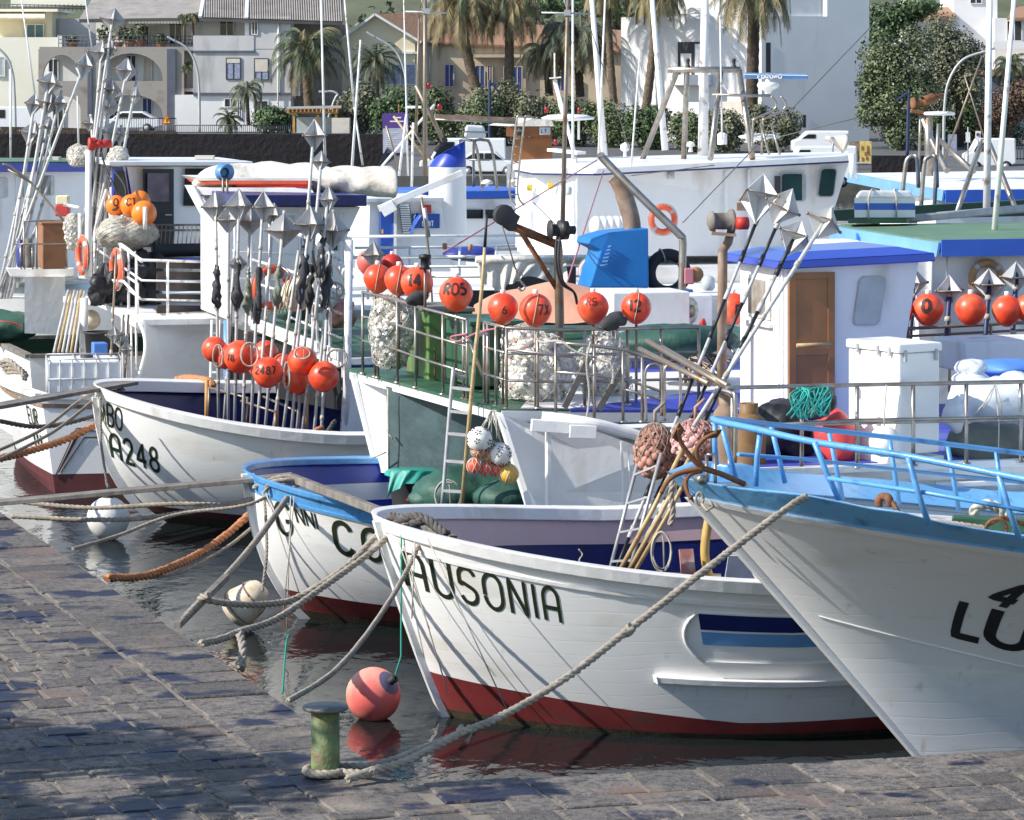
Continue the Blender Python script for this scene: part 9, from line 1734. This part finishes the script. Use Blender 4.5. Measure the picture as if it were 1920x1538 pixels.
# ------------------------------------------------------------------ mooring lines, planks, buoys in the water
def water_gear():
 c = G(698, 1348, 0); c = P(700, 1303, c.y); r = 51.5 * c.y / F; t = thing('mooring_buoy', 'large faded pink buoy floating beside the bow lettered AUSONIA', 'buoy', V((c.x, c.y, 0)))
 float_body(c, r, 0, n=40).build('ball', 'pink', t); dr = V((.62, -.45, .55)).normalized(); MB().lathe(c, [(r * 1.005 * sin(a), r * 1.005 * cos(a)) for a in [0.02 + .46 * i / 6 for i in range(7)]], 24, dr).build('cap', 'buoycap', t); e = c + dr * r; MB().lathe(e, [(.05, -.02), (.035, .02), (.045, .06), (.02, .07)], 10, dr).build('eye', 'rubber', t)
 mb = MB(); mb.tube([e + dr * .05, P(752, 1230, c.y), HA.pt(.006, .99, -1, .05)], .009, 5); tag(mb.build('buoy_line', 'line_green'), 'thin green line holding the pink buoy to the bow', 'line')
 c0 = G(203, 1012, 0); c = P(203, 972, c0.y); r = 40.5 * c0.y / F; t = thing('mooring_buoy', 'white round buoy hanging under the left gangplank', 'buoy', V((c.x, c.y, 0))); float_body(c, r, .05, n=32).build('ball', 'white_float', t); MB().lathe(c + UP * r * .93, [(.09, -.02), (.075, .03), (.09, .06), (.03, .10), (.02, .2)], 12).build('neck', 'bollard_top', t)
 tag(MB().rope([c + UP * r * 1.2, P(189, 830, c.y), P(188, 745, c.y + .2)], .02).build('buoy_rope', 'rope'), 'grey rope on which the white buoy hangs', 'rope')
 c0 = G(456, 1178, 0); d = c0.y; k = d / F; c = P(458, 1132, d); t = thing('fender', 'cream pear shaped fender floating among the ropes', 'fender', V((c.x, c.y, 0))); axd = V((.72, -.15, .68)).normalized()
 MB().lathe(c - axd * 36 * k, [(.02, 0), (28 * k, 4 * k), (37 * k, 20 * k), (37 * k, 34 * k), (30 * k, 56 * k), (26 * k, 72 * k), (18 * k, 82 * k), (.02, 86 * k)], 28, axd).build('body', 'cream_float', t)
 a_, b_ = perp(axd)
 for h_, rr_ in ((22, 38.2), (62, 29.5)): MB().tube([c - axd * 36 * k + axd * h_ * k + (a_ * cos(q) + b_ * sin(q)) * rr_ * k for q in [2 * pi * i / 28 for i in range(29)]], .01, 6).build('lashing', 'rustbrown', t)
 MB().tube([c - axd * 37 * k + b_ * sin(q) * 38 * k * .9 - a_ * 0 + axd * (38 * k + 40 * k * cos(q)) - V((0, .3, 0)) * 0 + a_ * 37 * k * abs(sin(q)) * -.5 for q in [pi * i / 16 for i in range(17)]], .009, 5).build('lashing', 'rustbrown', t)
 def plank(lb, a, b, w, th, m_='oldwood'): tag(MB().bar(a, b, w, th).build('gangplank', m_, bevel=.006), lb, 'gangplank', 'gangplanks to the quay')
 plank('grey gangplank reaching the bow lettered MBO', P(-40, 768, 42.5), P(244, 718, 46.0), .28, .05); plank('long grey gangplank reaching the sky blue bow', P(-60, 948, 37.0), P(548, 892, 37.2), .26, .05); plank('grey pole laid from the sky blue bow to the AUSONIA bow', P(545, 895, 37.0), P(850, 1012, 31.9), .085, .085)
 A = P(1512, 932, 26.0); Bp = BOL + V((.06, -.13, .03))
 mb = MB(); mb.rope(smooth([A, P(1470, 957, 25.8), P(1330, 1063, 25.3), P(1180, 1180, 24.8), P(1060, 1272, 24.3), P(950, 1338, 23.9), P(860, 1378, 23.6), P(760, 1428, 23.3), P(700, 1445, 23.15), P(650, 1462, 23.0)], 10), .033, lay=.18, n=6)
 o = tag(mb.build('mooring_rope', 'rope'), 'thick grey mooring rope from the blue bow down to the bollard', 'rope')
 mb = MB(); mb.rope(smooth([P(1185, 1176, 24.8), P(1178, 1183, 24.8), P(1172, 1188, 24.8)], 3), .045, lay=.15); mb.build('splice', 'rope', o)
 rb = BK * 27 + .035; mb = MB(); pts = [BOL + V((cos(a) * rb, sin(a) * rb, .04)) for a in [radians(80 + 250 * i / 20) for i in range(21)]]
 back = [P(870, 1372, 23.7), P(800, 1400, 23.55), P(740, 1424, 23.5), P(690, 1437, 23.45)]
 mb.rope(smooth(back, 8) + pts[:1], .028, lay=.17, n=6); mb.rope(pts, .033, lay=.17, n=6); mb.rope([pts[-1]] + [BOL + V((.3, -.13, .04)), P(700, 1446, 23.1)], .033, lay=.17, n=6); tag(mb.build('rope_loop', 'rope'), 'loop of grey rope laid round the foot of the bollard', 'rope')
 mb = MB(); mb.rope([P(878, 1368, 23.68), P(880, 1380, 23.66), P(874, 1392, 23.65)], .02); mb.rope([P(862, 1366, 23.65), P(870, 1374, 23.6), P(884, 1366, 23.6)], .042, lay=.15); tag(mb.build('rope_knot', 'rope'), 'frayed knot where the two bollard ropes join', 'rope')
 QE = lambda f: QC + QL * f       # a point on the quay edge
 def line(lb, pts, r, m_='rope', sm=8, lay=None): tag(MB().rope(smooth(pts, sm), r, lay=lay).build('mooring_rope', m_), lb, 'rope', 'mooring ropes to the quay')
 line('upper of two twisted ropes from the AUSONIA bow to the quay', [P(770, 975, 31.9), P(712, 1000, 31.6), P(650, 1062, 31.2), P(560, 1120, 30.8), P(500, 1133, 30.4), P(430, 1132, 30.0), P(378, 1122, 29.8), P(392, 1118, 29.7)], .035, lay=.24); line('lower of two twisted ropes from the AUSONIA bow to the quay', [P(770, 985, 31.7), P(740, 995, 31.5), P(690, 1040, 31.2), P(600, 1105, 30.4), P(520, 1160, 29.6), P(450, 1185, 28.9), P(410, 1200, 28.4), P(376, 1207, 28.0)], .035, lay=.24)
 line('frayed rope end hanging into the water by the quay', [P(450, 1190, 28.7), P(455, 1215, 28.5), P(453, 1255, 28.3)], .04)
 line('grey rope from the AUSONIA rail down to the quay edge', [P(812, 1005, 31.2), P(790, 1017, 31.0), P(768, 1060, 30.7), P(735, 1120, 29.8), P(680, 1200, 28.3), P(620, 1265, 27), P(540, 1315, 26.0)], .026)
 line('thick rope from the sky blue bow slanting to the quay', [P(560, 905, 37.2), P(545, 925, 36.8), P(480, 1015, 33.6), P(420, 1085, 31.4), P(370, 1135, 29.9), P(335, 1172, 29.2)], .035)
 tag(MB().bar(P(424, 1082, 31.3), P(332, 1173, 29.15), .06, .06).build('rope_sleeve', 'oldwood'), 'grey sleeve round the lower end of the slanting rope', 'sleeve')
 line('thin rope from the sky blue bow across to the quay', [P(545, 900, 37.2), P(470, 945, 36.6), P(330, 965, 36.5), P(220, 1005, 36), P(136, 1030, 35.2)], .022); line('rope from the sky blue bow to the left, crossing the white buoy', [P(478, 935, 37.2), P(300, 968, 37.2), P(180, 975, 37.3), P(20, 968, 37.5)], .03); line('second rope to the left below the long gangplank', [P(470, 950, 37.4), P(330, 945, 37.4), P(160, 952, 37.6), P(-10, 935, 38)], .028)
 line('rope loop over the gangplank end at the sky blue bow', [P(490, 912, 37), P(496, 940, 36.8), P(500, 1030, 36.5), P(492, 1110, 36.4)], .02); line('rope turns lashed round the sky blue bow', [P(475, 915, 37), P(515, 897, 36.9), P(548, 895, 36.9), P(560, 905, 36.8), P(540, 900, 36.7), P(508, 905, 36.7), P(497, 925, 36.7)], .028)
 for i, (x0, y0, x1, y1, d) in enumerate(((499, 925, 570, 1140, 36.5), (545, 930, 538, 1180, 35.6), (552, 930, 530, 1160, 35.5), (756, 1020, 840, 1300, 30.8), (802, 1010, 950, 1330, 30.2), (778, 1015, 772, 1160, 30.7), (745, 1010, 805, 1180, 31.0))): tag(MB().tube([P(x0, y0, d), P(x1, y1, d - .2)], .007, 5).build('thin_line', 'line'), ['thin line down the sky blue bow near its stem', 'left of two thin lines before the letters of the sky blue bow', 'right of two thin lines before the letters of the sky blue bow', 'thin line from the first letter of AUSONIA down its stem', 'long thin line down the hull under the letters of AUSONIA', 'short thin line behind the first letter of AUSONIA', 'thin line along the stem of AUSONIA'][i], 'line', 'thin lines hanging on the bows')
 line('thick orange rope from the sky blue bow to the water by the quay', [P(478, 955, 38.5), P(440, 990, 38.2), P(380, 1035, 37.3), P(300, 1072, 36), P(250, 1083, 35.4), P(200, 1084, 34.8)], .05, 'rope_orange', lay=.3); line('thin pale rope beside the thick orange one', [P(478, 985, 38.3), P(420, 1030, 37.6), P(330, 1075, 36.4), P(250, 1085, 35.6)], .022)
 line('thick orange rope from the flat sterned boat to the left edge', [P(190, 793, 46.6), P(120, 825, 45.8), P(60, 845, 45), P(-10, 862, 44)], .06, 'rope_orange', lay=.35); line('dark rope sagging to the left edge', [P(190, 776, 46.5), P(120, 795, 46), P(60, 800, 45.5), P(-10, 788, 45)], .035, 'rope_dark')
 line('upper pale rope from the bow lettered MBO to the left edge', [P(205, 735, 46), P(160, 745, 45.6), P(80, 805, 44.2), P(-10, 848, 43)], .026); line('lower pale rope from the bow lettered MBO to the left edge', [P(215, 733, 45.8), P(190, 740, 45.6), P(100, 810, 44), P(-10, 866, 42.4)], .026)
 line('rope turned round the bow lettered MBO', [P(186, 760, 45.8), P(192, 742, 45.7), P(225, 732, 45.6), P(232, 733, 45.6)], .03)
 mb = MB(); mb.rope(smooth([P(742, 985, 31.7), P(770, 970, 31.7), P(800, 975, 31.6), P(820, 990, 31.5), P(838, 1003, 31.4)], 8), .05, lay=.2); mb.rope(smooth([P(730, 968, 31.9), P(760, 972, 31.7), P(784, 968, 31.7), P(790, 978, 31.6), P(770, 984, 31.6)], 8), .045, lay=.2); tag(mb.build('rope_heap', 'rope_dark'), 'dark knotted rope heap on the AUSONIA bow', 'rope')
 line('green line trailing in the water left of AUSONIA', [P(541, 1190, 33.5), P(536, 1215, 32.8), P(530, 1300, 31.2)], .01, 'line_green')
water_gear()
# ------------------------------------------------------------------ the tree on the quay whose shade falls on the paving
def shade_tree():
 c = V((-8.2, 21.6, 5.4)); t = thing('tree', 'leafy quay tree beyond the left edge that shades the paving', 'tree', V((c.x, c.y, QZ)))
 mb = MB(); rr = random.Random(12); bl = [(c + V((rr.uniform(-2.0, 2.9), rr.uniform(-2.6, 1.6), rr.uniform(-.6, .6))), (rr.uniform(.5, 1.0), rr.uniform(.5, 1.0), rr.uniform(.3, .5))) for _ in range(16)]
 leaf_cloud(mb, bl, 5200, .13, 5); mb.build('crown', 'leaf', t); mb = MB(); b = V((c.x - .2, c.y, QZ)); mb.tube([b, b.lerp(c, .5), c], [.18, .14, .06], 10)
 for p, r_ in bl[:7]: mb.tube([b.lerp(c, .6), p], [.06, .02], 6)
 mb.build('trunk', 'trunk', t)
shade_tree()
